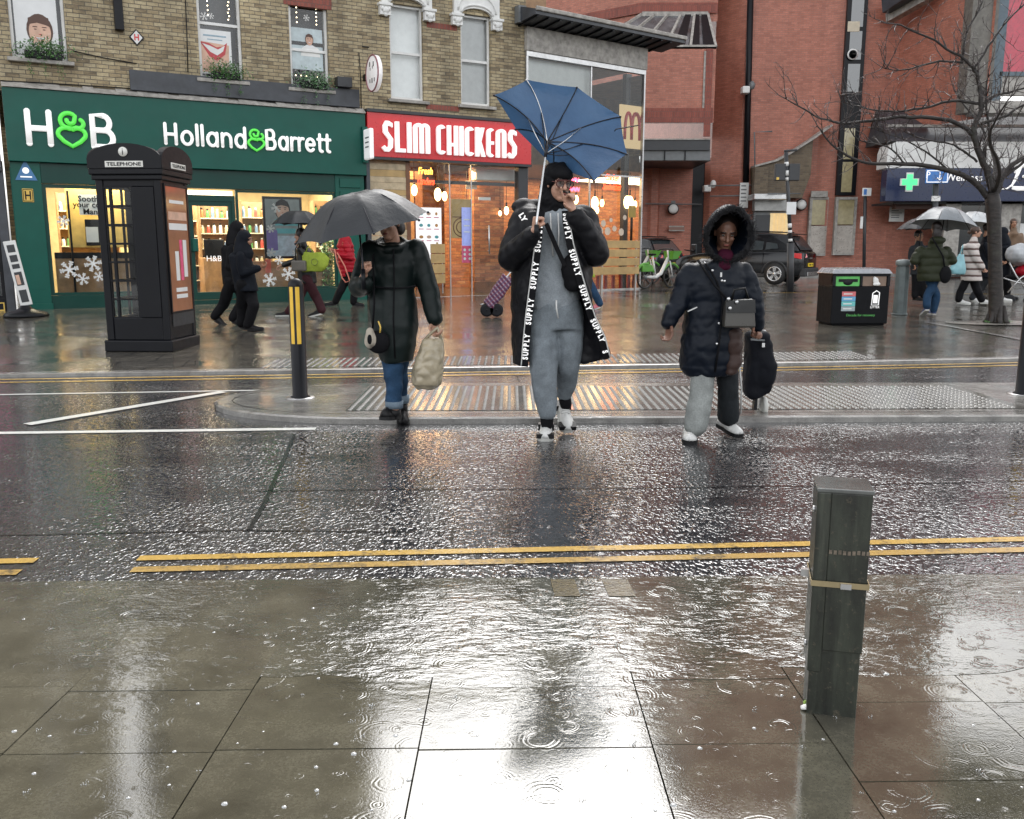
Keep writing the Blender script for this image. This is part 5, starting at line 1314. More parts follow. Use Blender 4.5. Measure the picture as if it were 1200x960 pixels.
# strip window
sx0, sx1 = 988, 1010
x0 = mp(987, 100, 35.1)[0]; x1 = mp(1010.5, 100, 35.1)[0]; zt_ = 21; zb_ = mp(990, 229, 35.1)[1]
sw = MB().box((x0, -1.95, zb_), (x1, -1.82, zt_)).build('strip_window', P_BLACK, bm_)
zc = mp(995, 147, 35)[1]; q = MB(); q.box((x0+.18, -1.97, zb_+.12), (x1-.18, -1.94, zb_+(zc-zb_)*.5-.05)); q.box((x0+.18, -1.97, zb_+(zc-zb_)*.5+.05), (x1-.18, -1.94, zc-.1)); q.build('cream_pane', E_GLOW if False else plain('cream_pane', (.42, .36, .2), .2, coat=.8), sw)
q = MB(); z = zc+1.2
while z < zt_-1: q.box((x0+.15, -1.97, z), (x1-.15, -1.94, z+1.0)); z += 1.15
q.build('dark_pane', GLASSD, sw)
q = MB(); q.lathe([(.2, -.02), (.2, .02), (.15, .02), (.15, -.02)], (mp(999, 64, 35)[0], -2.02, mp(999, 64, 35)[1]), 24, 'y'); q.build('ring_vent', P_WHITE, sw)
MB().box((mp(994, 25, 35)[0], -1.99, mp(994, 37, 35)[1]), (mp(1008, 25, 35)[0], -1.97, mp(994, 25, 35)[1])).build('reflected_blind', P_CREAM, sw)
# two low windows with metal spandrels
for (a, b, c, d, lb) in ((949, 231, 969, 300, 1), (979.5, 231, 1000, 299, 2)):
    yy = 35.05 if lb == 2 else 35.45
    x0, za = mp(a, c and b, yy); x1, zb2 = mp(c, d, yy)
    f_ = frame_mb(x0, x1, zb2, za, yy-YM-.06, yy-YM+.1, .1).build('low_window', P_STONE, bm_); zm = za+(zb2-za)*.47
    MB().box((x0+.1, yy-YM-.02, zm), (x1-.1, yy-YM+.05, za-.1)).build('pane', plain('cream_pane', (.42, .36, .2), .2, coat=.8), f_)
    MB().box((x0+.1, yy-YM-.05, zb2+.1), (x1-.1, yy-YM+.05, zm-.04)).build('metal_spandrel', plain('brushed_spandrel', (.34, .31, .28), .3, metal=.6, var=.3), f_)
mb_box('vent_panel', P_STONE, 951, 224, 970, 231, 35.3, .1)
# tan brick lean-to with a sloping coping, canopy and lit entrance
yl = 34.9
pts = [mp(885, 232, yl), mp(884, 196, yl), mp(910, 189, yl), mp(925, 181, yl), mp(953, 163, yl), mp(950, 205, yl), mp(940, 232, yl)]
q = MB(); q.prism(pts, yl-YM, yl-YM+.6); uvxz(q.build('gabled_bay', M_TANB, bm_))
q = MB()
for p_, r_ in zip(pts[1:4]+[mp(953, 163, yl)], pts[2:5]+[mp(974, 148, yl)]): q.bar((p_[0], yl-YM+.2, p_[1]+.03), (r_[0], yl-YM+.2, r_[1]+.03), .7, .07)
q.build('coping', P_STONE, bm_)
uvxz(mb_box('bay_side', M_TANB, 885, 196, 899, 232, yl-.25, .3))
mb_box('entrance_canopy', P_STEEL, 884, 227, 924, 234, yl-.7, .9, bevel=.03); mb_box('entrance_hood', plain('hood_metal', (.3, .3, .29), .35, metal=.5), 885, 234, 922, 247, yl-.2, .4)
mb_box('entrance_frame', P_GREY, 884, 247, 923, 318, yl, .2)
for k in range(5): mb_box('lit_louvre', plain('louvre_cream', (.5, .38, .18), .4, emit=(1, .75, .4), estr=.35), 903+4*k, 250, 906+4*k, 300, yl-.06, .05)
mb_box('grey_door', P_DARK, 886, 252, 900, 318, yl-.05, .05)
# pipes, conduit, wall lamps, notices on the brick
q = MB(); 
def wp(px, py, y): x, z = mp(px, py, y); return (x, y-YM, z)
q.tube([wp(880.5, -40, 35.45), wp(877, 100, 35.45), wp(874, 215, 35.45)], .12, 8); q.build('black_downpipe', P_BLACK, bm_)
for pp_ in ([wp(830, 218, 35.5), wp(876, 217, 35.4), wp(883, 217, 35.4)], [wp(832, 230, 35.5), wp(890, 229, 35.4)], [wp(885, 216, 35.4), wp(884, 155, 35.4), wp(905, 154, 35.4)], [wp(756, 239, 36.7), wp(822, 239.5, 36.7)], [wp(900, 227, 34), wp(938, 227, 34.4)]): MB().tube(pp_, .028, 6).build('conduit', P_GREY, bm_)
def mthing(name, label, cat, px, py, y, group=None):
    x, z = mp(px, py, y); return empty(name, (x, y, z+GM), 0, label, cat, group)
for px_, py_, y_, lb in ((789, 245, 36.7, 'round white wall lamp on the recessed brick wall behind the green bikes'), (939, 240, 35.3, 'round white wall lamp beside the tan brick bay')):
    r = mthing('wall_lamp', lb, 'lamp', px_, py_, y_, 'round wall lamps'); q = MB(); q.lathe([(.16, 0), (.19, -.03), (.17, -.09), (.05, -.12)], n=18, axis='y'); q.build('glass_shade', P_WHITE, r); q = MB(); q.lathe([(.2, .08), (.23, .02), (.2, -.03)], n=18, axis='y'); q.build('rim', P_BLACK, r)
    MB().tube([(0, .05, .15), (0, .05, 1.1 if px_ > 900 else .3)], .025, 6).box((-.08, 0, 1.0 if px_ > 900 else .22), (.08, .08, 1.2 if px_ > 900 else .32)).build('conduit', P_GREY, r)
for px_, py_, lb, y_ in ((877, 106, 'white security camera high on the black downpipe', 35.2), (832, 221, 'white security camera low on the brick corner', 36.2)):
    r = mthing('security_camera', lb, 'camera', px_, py_, y_); MB().box((-.28, -.25, -.14), (.0, .1, .12)).build('camera_body', P_WHITE, r, bevel=.04); q = MB(); q.ell((.1, -.1, .16), (.12, .12, .16)); q.box((-.04, 0, -.05), (.04, .2, .05)); q.build('bracket', P_WHITE if px_ < 850 else P_GREY, r)
def plate(name, label, cat, px, py, y, pw, ph, mat, lines=0, mt=None):
    r = mthing(name, label, cat, px, py, y); s = y/FPX; w_, h_ = pw*s/2, ph*s/2
    MB().box((-w_, 0, -h_), (w_, .03, h_)).build('panel', mat, r, bevel=.008)
    q = MB()
    for k in range(lines): q.box((-w_*.75, -.004, h_*.7-k*h_*1.5/lines), (w_*random.uniform(.2, .75), -.001, h_*.7-k*h_*1.5/lines+h_*.1))
    if lines: q.build('print', mt or P_GREY, r)
    return r, w_, h_
plate('wall_notice', 'tall white notice at the foot of the black downpipe', 'notice', 872, 229, 35.3, 10, 28, P_WHITE, 5)
plate('wall_notice', 'square white notice on the dark brick beside the blue pharmacy sign', 'notice', 1051, 251, 34.6, 17, 17, P_WHITE, 5)
r, w_, h_ = plate('wall_lettering', 'faint white painted words low on the recessed brick wall', 'lettering', 793, 268, 36.75, 18, 6, M_REDB, 0); q = MB(); q.box((-w_, -.004, .06), (w_*.9, -.001, .11)).box((-w_, -.004, -.1), (w_, -.001, -.06)); q.build('painted_words', P_STONE, r)

# upper right: sloping parapet, grey column, red-curtained window, ledge, dark canopy
q = MB(); a = wp(1042, 22, 34.9); b = wp(1095, -8, 33.2); q.bar(a, b, .35, .3); q.build('white_coping', P_STONE, bm_)
q = MB(); a = wp(1040, 8, 34.7); b = wp(1085, -22, 33.0); q.bar(a, b, .5, .5); q.build('dark_gutter', P_SLATE, bm_)
mb_box('grey_column', plain('concrete_column', (.16, .15, .13), .5, var=.4), 1146, -60, 1160, 132, 31.3, .6); mb_box('blue_frame', plain('frame_blue_grey', (.1, .14, .17), .4), 1160, -60, 1172, 118, 31.4, .3)
mb_box('red_curtain_window', plain('red_curtain', (.5, .015, .05), .3, coat=.6, var=.3), 1172, -60, 1330, 85, 31.5, .1)
mb_box('grey_panel', P_STONE, 1160, 88, 1330, 112, 31.45, .2); mb_box('window_mullion', MATS['frame_blue_grey'], 1172, 84, 1330, 89, 31.4, .2)
mb_box('stone_ledge', P_STONE, 1146, 118, 1330, 133, 31.0, .8, bevel=.03)
# pharmacy front: canopy, white band, blue fascia
xl0, xl1 = X_(1041, 33), X_(1330, 33)
q = MB(); zc0, zc1 = mp(1060, 167, 33)[1], mp(1060, 130, 34.6)[1]
q.addf([(xl0-.2, -4.4, zc0), (xl1, -4.4, zc0), (xl1, -2.2, zc1), (xl0+.1, -2.2, zc1), (xl0-.2, -2.2, zc0), (xl1, -2.2, zc0)], [(0, 1, 2, 3), (0, 3, 4), (0, 4, 5, 1), (1, 5, 2), (3, 2, 5, 4)]); q.build('slate_canopy', P_SLATE, bm_)
mb_box('canopy_trim', P_STONE, 1041, 146, 1330, 149, 33.1, .2)
ph = empty('pharmacy_building', (0, 33, GM), 0, 'navy blue pharmacy shop front with a green cross and white band above', 'shop')
def ph_box(name, mat, pxa, pya, pxb, pyb, y, thick, bevel=0.0):
    x0, za = mp(pxa, pya, y); x1, zb_ = mp(pxb, pyb, y)
    return MB().box((min(x0, x1), y-33, min(za, zb_)), (max(x0, x1), y-33+thick, max(za, zb_))).build(name, mat, ph, bevel=bevel)
x0, za = mp(1041, 166, 32.6); x1, zb_ = mp(1330, 197, 32.6)
q = MB(); q.prism([(x0+.3, za), (x1, za), (x1, zb_), (x0, zb_), (x0, za-.35), (x0+.08, za-.1)], -.4, .5); q.build('white_band', P_WHITE, ph)
ph_box('blue_fascia', P_NAVYB, 1040, 197.3, 1330, 236, 32.55, .5, .02)
q = MB(); cx, cz = mp(1066, 213.5, 32.5); s = .3
for k, (sc_, m_) in enumerate(((1.0, P_WHITE), (.82, plain('cross_green', (.08, .6, .25), .4, emit=(.1, .9, .35), estr=.5)))):
    q = MB(); r_ = .115*3*sc_*.95; t_ = .125*sc_; yy = -.5-.012*k
    q.prism([(cx-t_, cz-r_), (cx+t_, cz-r_), (cx+t_, cz-t_), (cx+r_, cz-t_), (cx+r_, cz+t_), (cx+t_, cz+t_), (cx+t_, cz+r_), (cx-t_, cz+r_), (cx-t_, cz+t_), (cx-r_, cz+t_), (cx-r_, cz-t_), (cx-t_, cz-t_)], yy, yy+.05); q.build('cross_sign', m_, ph)
x, z = mp(1129.5, 208, 32.5); wdt = mp(1151, 208, 32.5)[0]-mp(1108, 208, 32.5)[0]
letters('sign_letters', 'Wellness', .6, P_LETTER, ph, (x, -.5, z), depth=.03, width=wdt)
# the tail of the white script name and its first capital
q = MB(); pts = [mp(a, b, 32.5) for a, b in ((1172, 222), (1180, 221), (1186, 217), (1190, 210), (1194, 200), (1197, 194))]
q.tube([(a, -.5, b) for a, b in pts], [.01, .025, .04, .06, .07, .05], 8, True, (V((0, 1, 0)), .4))
sc_ = lambda L: [(mp(a, b, 32.5)[0], -.505, mp(a, b, 32.5)[1]) for a, b in L]
q.tube(sc_([(1189, 203), (1193, 195), (1202, 193), (1208, 197), (1206, 204), (1198, 207)]), [.03, .05, .06, .07, .06, .03], 8, True, (V((0, 1, 0)), .4))
q.tube(sc_([(1198, 207), (1206, 209), (1208, 216), (1202, 221), (1192, 221), (1186, 220)]), [.03, .06, .08, .08, .08, .06], 8, True, (V((0, 1, 0)), .4)); q.build('script_letter', P_LETTER, ph)
# shop front below
ph_box('grey_pillar', P_STONE, 1109, 236, 1120, 322, 33.0, .4); ph_box('grey_pillar', P_STONE, 1175, 236, 1190, 322, 33.0, .4)
ph_box('entrance_glass', GLASSD, 1120, 240, 1175, 322, 33.6, .05); ph_box('entrance_glass', GLASSD, 1190, 240, 1330, 322, 33.6, .05)
ph_box('dark_return', M_REDB2, 1050, 236, 1109, 245, 33.5, .3); ph_box('soffit', P_DARK, 1047, 236.3, 1330, 239, 33.0, 2.0)
ph_box('lit_poster', P_BLIND, 1195, 262, 1215, 300, 33.5, .04)

# lights of the shops that the photograph shows lit
def alight(loc, energy, col, sx, sy, rz, tilt=0):
    l = bpy.data.lights.new('shop_light', 'AREA'); l.energy = energy; l.color = col; l.shape = 'RECTANGLE'; l.size = sx; l.size_y = sy
    o = bpy.data.objects.new('shop_light', l); COL.objects.link(o); o.location = loc; o.rotation_euler = (radians(tilt), 0, rz)
for x in (.9, 2.6, 4.9): alight(W1.world(x, 1.6, ZF0+.0), 150, (1, .88, .66), 1.4, 1.6, W1.th)
alight(W1.world((XW0+XD0)/2, .26, ZF0-.12), 60, (1, .88, .66), 2.0, .2, W1.th, 18); alight(W1.world((XD1+xr0)/2, -.0+.26, ZF0-.12), 30, (1, .88, .66), 1.6, .2, W1.th, 18)
alight(W1.world((XA+XB)/2, .8, ZR0-.1), 80, (1, .62, .3), 2.2, .8, W1.th, 15); alight(W1.world((XA+XB)/2, 2.4, ZR0+.2), 120, (1, .62, .3), 2.2, 1.2, W1.th)
alight(W2.world(xr*.5, 2.2, zt*.555), 130, (1, .68, .38), xr*.9, 2.6, W2.th)
# ------------------------------------------------------------------ people
SKIN_L = plain('skin_light', (.48, .27, .19), .45, var=.12, vscale=14, bump=.1)
SKIN_M = plain('skin_medium', (.34, .17, .10), .45, var=.15, vscale=14, bump=.1)
SKIN_D = plain('skin_tan', (.21, .105, .07), .45, var=.15, vscale=14, bump=.1)
def cloth(name, col, rough=.75, bump=.35, bs=160, var=.3, vs=5, sheen=.0):
    # woven or quilted cloth: soft creases, fine weave, uneven wetness
    if name in MATS: return MATS[name]
    m = newmat(name); t = NT(m); co = t.coord('Object')
    k = t.ramp(t.noise(co, vs, 4, .6), [(.25, 1-var), (.75, 1+var*.6)]); c = t.mix(1.0, (*col, 1), k, 'MULTIPLY')
    c = t.mix(.35, c, t.ramp(t.noise(co, bs*.6, 3, .7), [(.3, .5), (.7, 1.4)]), 'MULTIPLY')
    r = t.math('ADD', t.math('MULTIPLY', t.noise(co, 9, 3), .3), rough-.15)
    dst = t.add('ShaderNodeTexNoise', Vector=co, Scale=4.0, Detail=2.0); wv = t.mix(.12, co, dst.outputs[1], 'ADD')
    cr = t.noise(t.add('ShaderNodeMapping', Vector=wv, Scale=(1, 1, .5)).outputs[0], 13, 3, .55)
    h = t.math('ABSOLUTE', t.math('SUBTRACT', cr, .5)); n1 = t.bump(h, .28, .022); n2 = t.bump(t.noise(co, bs, 4, .6), bump, .004, n1)
    b = t.pbsdf(Base__Color=c, Roughness=r, Normal=n2); b.inputs['Specular IOR Level'].default_value = .14; t.out(b); return m
def nylon(name, col, rough=.5, bump=.15, bs=60):
    return plain(name, col, rough, var=.25, vscale=6, bump=bump, bscale=26, spec=.2, bdist=.012)
C_BLACK = nylon('cloth_black_puffer', (.006, .006, .008), .5, .15, 60)
C_BLACK2 = cloth('cloth_black', (.0065, .0065, .008), .75)
C_NAVY = nylon('cloth_navy_puffer', (.0035, .0065, .013), .48, .15, 60)
C_NAVY2 = cloth('cloth_dark_navy', (.006, .008, .013), .65)
C_GREEN = nylon('cloth_dark_green', (.0065, .012, .0115), .42, .06, 90)
C_OLIVE = nylon('cloth_olive_puffer', (.026, .031, .016), .55, .15, 60)
C_GREY = cloth('cloth_grey_marl', (.2, .228, .25), .85, .5, 200, .35, 8)
C_GREYL = cloth('cloth_grey_hoodie', (.29, .32, .345), .85, .5, 200, .3, 8)
C_GREYT = cloth('cloth_grey_trousers', (.27, .285, .275), .8, .4, 160, .35, 7)
C_GREYD = cloth('cloth_dark_grey', (.028, .031, .035), .8)
C_DENIM = cloth('denim_blue', (.022, .055, .11), .75, .5, 220, .45, 7)
C_MAROON = cloth('cloth_maroon', (.05, .018, .022), .75)
C_RED = nylon('cloth_red_puffer', (.36, .008, .02), .45, .15, 60)
C_BROWN = nylon('cloth_brown_puffer', (.045, .027, .023), .5, .15, 60)
C_YGREEN = cloth('cloth_yellow_green', (.3, .38, .05), .7)
C_HAIR = plain('hair_dark', (.014, .009, .008), .4, var=.3, bump=.5, bscale=90)
C_HAIRB = plain('hair_brown', (.06, .03, .018), .4, var=.3, bump=.5, bscale=90)
C_FUR = plain('dark_fur', (.006, .006, .008), .9, var=.5, bump=1.0, bscale=140)
C_CREAMF = plain('cream_fleece', (.45, .4, .33), .9, var=.3, bump=.8, bscale=140)
C_LEATH = plain('black_leather', (.007, .007, .007), .35, var=.3, coat=.05, bump=.2, spec=.3)
C_SHW = plain('shoe_white', (.62, .62, .6), .5, var=.2, vscale=20)
C_SHB = plain('shoe_black', (.007, .007, .008), .45, var=.2, spec=.25)
C_PINK = plain('shoe_pink', (.6, .16, .2), .5)
C_SOLE = plain('rubber_sole', (.5, .5, .47), .6, var=.3)
C_LIPS = plain('lips', (.26, .075, .06), .4)
C_EYEW = plain('eye_white', (.26, .24, .22), .4); C_IRIS = plain('eye_dark', (.01, .008, .007), .1)
def fold(amp=.006, sc=7, st=(1, 1, .45), seed=0, amp2=.0, sc2=20):
    o = V((seed*3.7, seed*1.3, seed*2.1))
    def f(c, n):
        q = V((c.x*st[0], c.y*st[1], c.z*st[2]))*sc+o
        a = noise.noise(q)*amp
        if amp2: a += (abs(noise.noise(V((c.x, c.y, c.z))*sc2+o))-.2)*amp2
        return a
    return f
def ridge(fn, period, amp, z0=0):
    """quilted channels round the body on top of the folds"""
    def f(c, n):
        w_ = abs(sin(pi*(c.z-z0)/period+1.2*noise.noise(c*3)*.35))
        return fn(c, n)+amp*(w_**.45-.75)
    return f

def head_R(yaw=0, pitch=0, roll=0): return Matrix.Rotation(radians(yaw), 3, 'Z') @ Matrix.Rotation(radians(pitch), 3, 'X') @ Matrix.Rotation(radians(roll), 3, 'Y')
def add_head(b, c, R, s=1.0):
    """face looks along -y before rotation; c = middle of the head"""
    T = lambda x, y, z: c+R @ (V((x, y, z))*s)
    M = R
    b.ell(T(0, .012, .03), (.074*s, .092*s, .088*s), 16, 10, M)
    b.ell(T(0, -.02, -.03), (.060*s, .066*s, .085*s), 16, 10, M)
    b.ell(T(0, -.052, -.088), (.032*s, .032*s, .026*s), 10, 8, M)          # chin
    b.cap(T(0, -.086, .012), T(0, -.106, -.022), .009*s, .0135*s)          # nose
    for k in (-1, 1):
        b.ell(T(.012*k, -.094, -.026), (.008*s, .009*s, .007*s), 8, 6, M)
        b.ell(T(.034*k, -.064, -.02), (.022*s, .02*s, .02*s), 8, 6, M)       # cheek
        b.ell(T(.03*k, -.074, .032), (.026*s, .014*s, .010*s), 8, 6, M)      # brow
        b.ell(T(.074*k, .012, -.004), (.010*s, .02*s, .03*s), 8, 6, M)       # ear
    b.ell(T(0, -.082, -.052), (.022*s, .012*s, .008*s), 8, 6, M); b.ell(T(0, -.08, -.063), (.018*s, .012*s, .008*s), 8, 6, M)
    b.cap(T(0, .02, -.06), T(0, .035, -.16), .05*s, .054*s)
def face_parts(parent, c, R, s=1.0, brow=C_HAIR):
    T = lambda x, y, z: c+R @ (V((x, y, z))*s)
    for k in (-1, 1):
        e = MB().ell(T(.031*k, -.079, .012), (.0115*s, .007*s, .0046*s), 10, 8, R).build('eye', C_EYEW, parent)
        MB().ell(T(.031*k, -.0845, .012), (.0056*s, .0035*s, .0046*s), 8, 6, R).build('iris', C_IRIS, e)
        MB().tube([T(.014*k, -.092, .032), T(.032*k, -.091, .038), T(.05*k, -.08, .032)], .0042*s, 6).build('eyebrow', brow, parent)
    MB().ell(T(0, -.091, -.057), (.021*s, .006*s, .0075*s), 12, 6, R).build('mouth', C_LIPS, parent)
def rot_about(v, axis, a): return Matrix.Rotation(a, 3, axis) @ v
def add_hand(b, w_, fwd, thumb, curl=.6, s=1.0, spread=.0, point=None, tcurl=.5):
    """w_ wrist; fwd forearm direction; thumb: side of the palm with the thumb; palm normal = fwd x thumb (curling side) times hand side given by sign of s"""
    fwd = V(fwd).normalized(); th = V(thumb); th = (th-fwd*th.dot(fwd)).normalized()
    pal = fwd.cross(th)
    if s < 0: pal = -pal; s = -s
    for k in range(4):
        off = th*(.031-.0205*k)*s
        kn = w_+fwd*(.088-.004*abs(k-1))*s+off
        b.cap(w_+fwd*.012*s+off*.7, kn, .0135*s, .0118*s, 10)
        L = (.042, .047, .044, .034)[k]*s; c_ = curl+.06*k
        if point is not None and k == 0: c_ = point
        d = fwd; p = kn; r = .0104*s
        ax = fwd.cross(pal).normalized()
        ang = [c_*1.35, c_*1.55, c_*1.0]
        for j, ll in enumerate((L, L*.62, L*.5)):
            d = rot_about(d, ax, ang[j]); q = p+d*ll; b.cap(p, q, r, r*.9, 10); p = q; r *= .92
    p = w_+fwd*.022*s+th*.026*s+pal*.006*s; d = (fwd*.62+th*.75+pal*.35).normalized()
    b.cap(w_+fwd*.01*s+th*.012*s, p, .016*s, .0145*s, 10)
    q = p+d*.038*s; b.cap(p, q, .013*s, .0112*s, 10); d2 = (d*(1-tcurl)+fwd*.5+pal*tcurl).normalized(); b.cap(q, q+d2*.03*s, .011*s, .0092*s, 10)
def shoe(parent, heel, yaw, mats=(C_SHW, C_SOLE), L=.27, pitch=0.0, wd=.095, name='shoe', hi=.085, roll=0.0):
    """heel: bottom of the heel; toe points along yaw (0 = towards -y)"""
    R = Matrix.Translation(heel) @ Matrix.Rotation(yaw, 4, 'Z') @ Matrix.Rotation(pitch, 4, 'X') @ Matrix.Rotation(roll, 4, 'Y')
    secs = [(.0, .33, .75), (.03, .40, 1.0), (.10, .42, 1.05), (.16, .40, .9), (.22, .46, .68), (.27, .49, .6), (.33, .47, .55), (.38, .38, .48), (.405, .2, .36)]
    k = L/.405; vs = []; n = 14
    for y, w_, h_ in secs:
        for i in range(n):
            a = 2*pi*i/n; x = w_*wd*cos(a); z = .022+hi*h_*max(0, sin(a)) if sin(a) > 0 else .022
            vs.append(R @ V((x*(1-.25*max(0, sin(a))), .03-y*k, z)))
    m = len(secs); fs = [(i*n+j, i*n+(j+1) % n, (i+1)*n+(j+1) % n, (i+1)*n+j) for i in range(m-1) for j in range(n)]+[tuple(range(n-1, -1, -1)), tuple((m-1)*n+j for j in range(n))]
    o = MB().addf(vs, fs, True).build(name, mats[0], parent)
    q = MB(); ol = []
    for y, w_, h_ in secs: ol.append((w_*wd*1.06, .03-y*k))
    poly = ol+[(-x, y) for x, y in reversed(ol)]
    q.prism(poly, 0, .026, 'xy', R); q.build('sole', mats[1], o)
    if len(mats) > 2:
        q = MB()
        for yy, zz_ in ((.13, .9), (.17, .82), (.2, .74), (.23, .68)): q.tube([R @ V((-.3*wd, .03-yy*k, .022+hi*zz_*.86)), R @ V((0, .025-yy*k, .024+hi*zz_)), R @ V((.3*wd, .03-yy*k, .022+hi*zz_*.86))], .005, 5)
        q.build('laces', C_SHW, o)
        MB().box((-wd*.54, .03-.40*k, .02), (wd*.54, .03-.31*k, .05), R).build('toe_overlay', mats[2], o); MB().box((-wd*.5, -.045, .03), (wd*.5, .035, .075), R).build('heel_overlay', mats[2], o)
    return o
def pose(root, Y): return lambda px, py, dy=0.0: AT(px, py, Y+dy)-root

def small_person(label, rootpx, J, mats, voxel=.016, group=None, feet=None, head_s=1.0, yaw=0, pitch=0, hair=None, hood=None, coat=None, coat_rings=None, sleeve=(.068, .06, .05), leg=(.1, .085, .074), shoes=(C_SHB, C_SHB), quilt=0, hand_mat=None, shoe_yaw=None, hat=None, shoe_len=.26, Yroot=None, fingers=True, trouser_flare=1.0, seed=1):
    """J: joints seen in the photograph as (px, py, depth offset): head, neck, shl/shr, ell/elr, wrl/wrr, hip, knl/knr, anl/anr"""
    g = G(*rootpx)
    if Yroot: g = AT(rootpx[0], rootpx[1], Yroot); g.z = gz(g.x, g.y)
    root = empty('person', g, 0, label, 'person', group); L = pose(g, g.y)
    J = {k: L(*v) for k, v in J.items()}
    if not Yroot or True:
        for k in ('anl', 'anr'): J[k].z = max(J[k].z, .07)
    R = head_R(yaw, pitch); b = Blob()
    add_head(b, J['head'], R, head_s)
    hipw = V((cos(radians(yaw)), sin(radians(yaw)), 0)) * .085
    chest = (J['shl']+J['shr'])/2
    b.cap(J['neck'], chest-V((0, 0, .12)), .05, .10); b.cap(chest-V((0, 0, .12)), J['hip'], .10, .10)
    for s in 'lr':
        b.chain([J['sh'+s], J['el'+s], J['wr'+s]], [.05, .036, .026])
        fd = (J['wr'+s]-J['el'+s]).normalized()
        hv = J['wr'+s]
        if fingers: add_hand(b, hv, fd, V((0, -1, .3)) if abs(fd.y) < .8 else V((0, 0, 1)), .55, .95 if s == 'l' else -.95)
        sg = -1 if s == 'l' else 1
        b.chain([J['hip']+hipw*sg, J['kn'+s], J['an'+s]], [.07, .05, .036])
    b.fuse('body', mats['skin'], root, voxel*.62, 3)
    face_parts(root, J['head'], R, head_s)
    # trousers
    b = Blob(); b.ell(J['hip']+V((0, 0, .02)), (.155, .12, .13)); 
    for s in 'lr':
        sg = -1 if s == 'l' else 1
        b.chain([J['hip']+hipw*sg, J['kn'+s], J['an'+s]+V((0, 0, .02))], [leg[0], leg[1], leg[2]*trouser_flare])
    b.fuse('trousers', mats['trousers'], root, voxel, 3, fold(.014, 9, (1, 1, .6), seed))
    # coat
    b = Blob(); rings = coat_rings or [(1.0, .2, .13), (.6, .19, .14), (.2, .19, .15), (0, .19, .15), (-.25, .2, .155)]
    top = chest; up = (chest-J['hip']); uz = up.length
    rr = []
    for t, rx, ry in reversed(rings):
        c = J['hip']+up*t; rr.append((c, rx, ry, radians(yaw)))
    rr.append((chest+V((0, 0, .05)), rings[0][1]*.62, rings[0][2]*.7, radians(yaw)))
    b.loft(rr, 24, 2.2)
    for s in 'lr':
        w_ = J['el'+s].lerp(J['wr'+s], .9)
        n = 5; pts = []; rs = []
        for i in range(n+1):
            t = i/n; pts.append(J['sh'+s].lerp(J['el'+s], t)); rs.append((sleeve[0]*(1-t)+sleeve[1]*t)*(1+(.08 if quilt and i % 2 else 0)))
        for i in range(1, n+1):
            t = i/n; pts.append(J['el'+s].lerp(w_, t)); rs.append((sleeve[1]*(1-t)+sleeve[2]*t)*(1+(.08 if quilt and i % 2 else 0)))
        b.chain(pts, rs, 12)
    b.cap(J['neck']-V((0, 0, .03)), J['neck']+V((0, 0, .02)), .085, .075)
    if hood == 'down': b.ell(J['neck']+R @ V((0, .07, -.04)), (.15, .09, .085))
    if hood != 'up': b.cap(J['neck']-V((0, 0, .09)), J['neck']-V((0, 0, .03)), .14, .09)
    fn = fold(.014, 7, (1, 1, .7), seed+.5)
    if quilt: fn = ridge(fn, quilt, .02)
    b.fuse('coat', mats['coat'], root, voxel, 3, fn)
    hs = head_s
    if hood == 'up':
        b = Blob(); c = J['head']
        b.ell(c+R @ V((0, .03, .02)), (.105*hs, .115*hs, .13*hs), 14, 10, R); b.cap(c+R @ V((0, .05, -.03)), J['neck']+V((0, 0, -.06)), .115*hs, .15*hs)
        b.fuse('hood', mats.get('hood', mats['coat']), root, voxel*.8, 3, fold(.012, 10))
    elif hair:
        b = Blob(); c = J['head']; b.ell(c+R @ V((0, .022, .035)), (.088*hs, .1*hs, .1*hs), 14, 10, R)
        if hair == 'long': b.ell(c+R @ V((0, .06, -.08)), (.085*hs, .06*hs, .14*hs), 12, 8, R)
        if hair == 'bun': b.ell(c+R @ V((0, .12, .0)), (.05*hs, .05*hs, .05*hs), 12, 8, R)
        b.fuse('hair', mats['hair'], root, voxel*.7, 2, fold(.006, 30))
    if hat == 'beanie':
        b = Blob(); c = J['head']; b.ell(c+R @ V((0, .012, .055)), (.096*hs, .108*hs, .09*hs), 14, 10, R); b.fuse('woolly_hat', mats['hat'], root, voxel*.7, 2)
    for i, s in enumerate('lr'):
        a = J['an'+s]; y_ = shoe_yaw[i] if shoe_yaw else yaw
        pt = feet[i] if feet else 0
        shoe(root, V((a.x, a.y, max(a.z-.075, .0)))+V((-sin(radians(y_))*-.02, cos(radians(y_))*.02, 0)), radians(y_), shoes, shoe_len, radians(pt), .1, hi=.08)
    return root, J, R

# ============================================================ the man with the blue umbrella
gm = G(648, 509); YMAN = gm.y; man = empty('person', gm, 0, 'man in glasses, grey tracksuit and long open black coat, holding a blown-out blue umbrella', 'person')
L = pose(gm, YMAN)
Hc = L(655.5, 216, -.02); Rm = head_R(20, 8, 3)
shl, shr = L(612, 258, .03), L(686, 258, .03); ell_, elr = L(598, 303, -.10), L(699, 296, -.10)
wrl, wrr = L(626, 271, -.33), L(671, 246, -.24)
hip = L(650, 356, .03); knl, knr = L(637, 440, -.10), L(665, 430, .02); anl, anr = L(640, 489, -.12), L(661, 468, .16)
b = Blob(); add_head(b, Hc, Rm, 1.0)
b.cap(L(652, 246, .03), L(650, 290, .04), .055, .11); b.cap(L(650, 290, .04), hip, .12, .11)
b.chain([shl, ell_, wrl], [.05, .04, .028]); b.chain([shr, elr, wrr], [.05, .04, .028])
add_hand(b, wrl, V((.12, -.15, 1)), V((.3, -.9, .3)), 1.08, 1.0, tcurl=.8)
nose = Hc+Rm @ V((0, -.112, -.02))
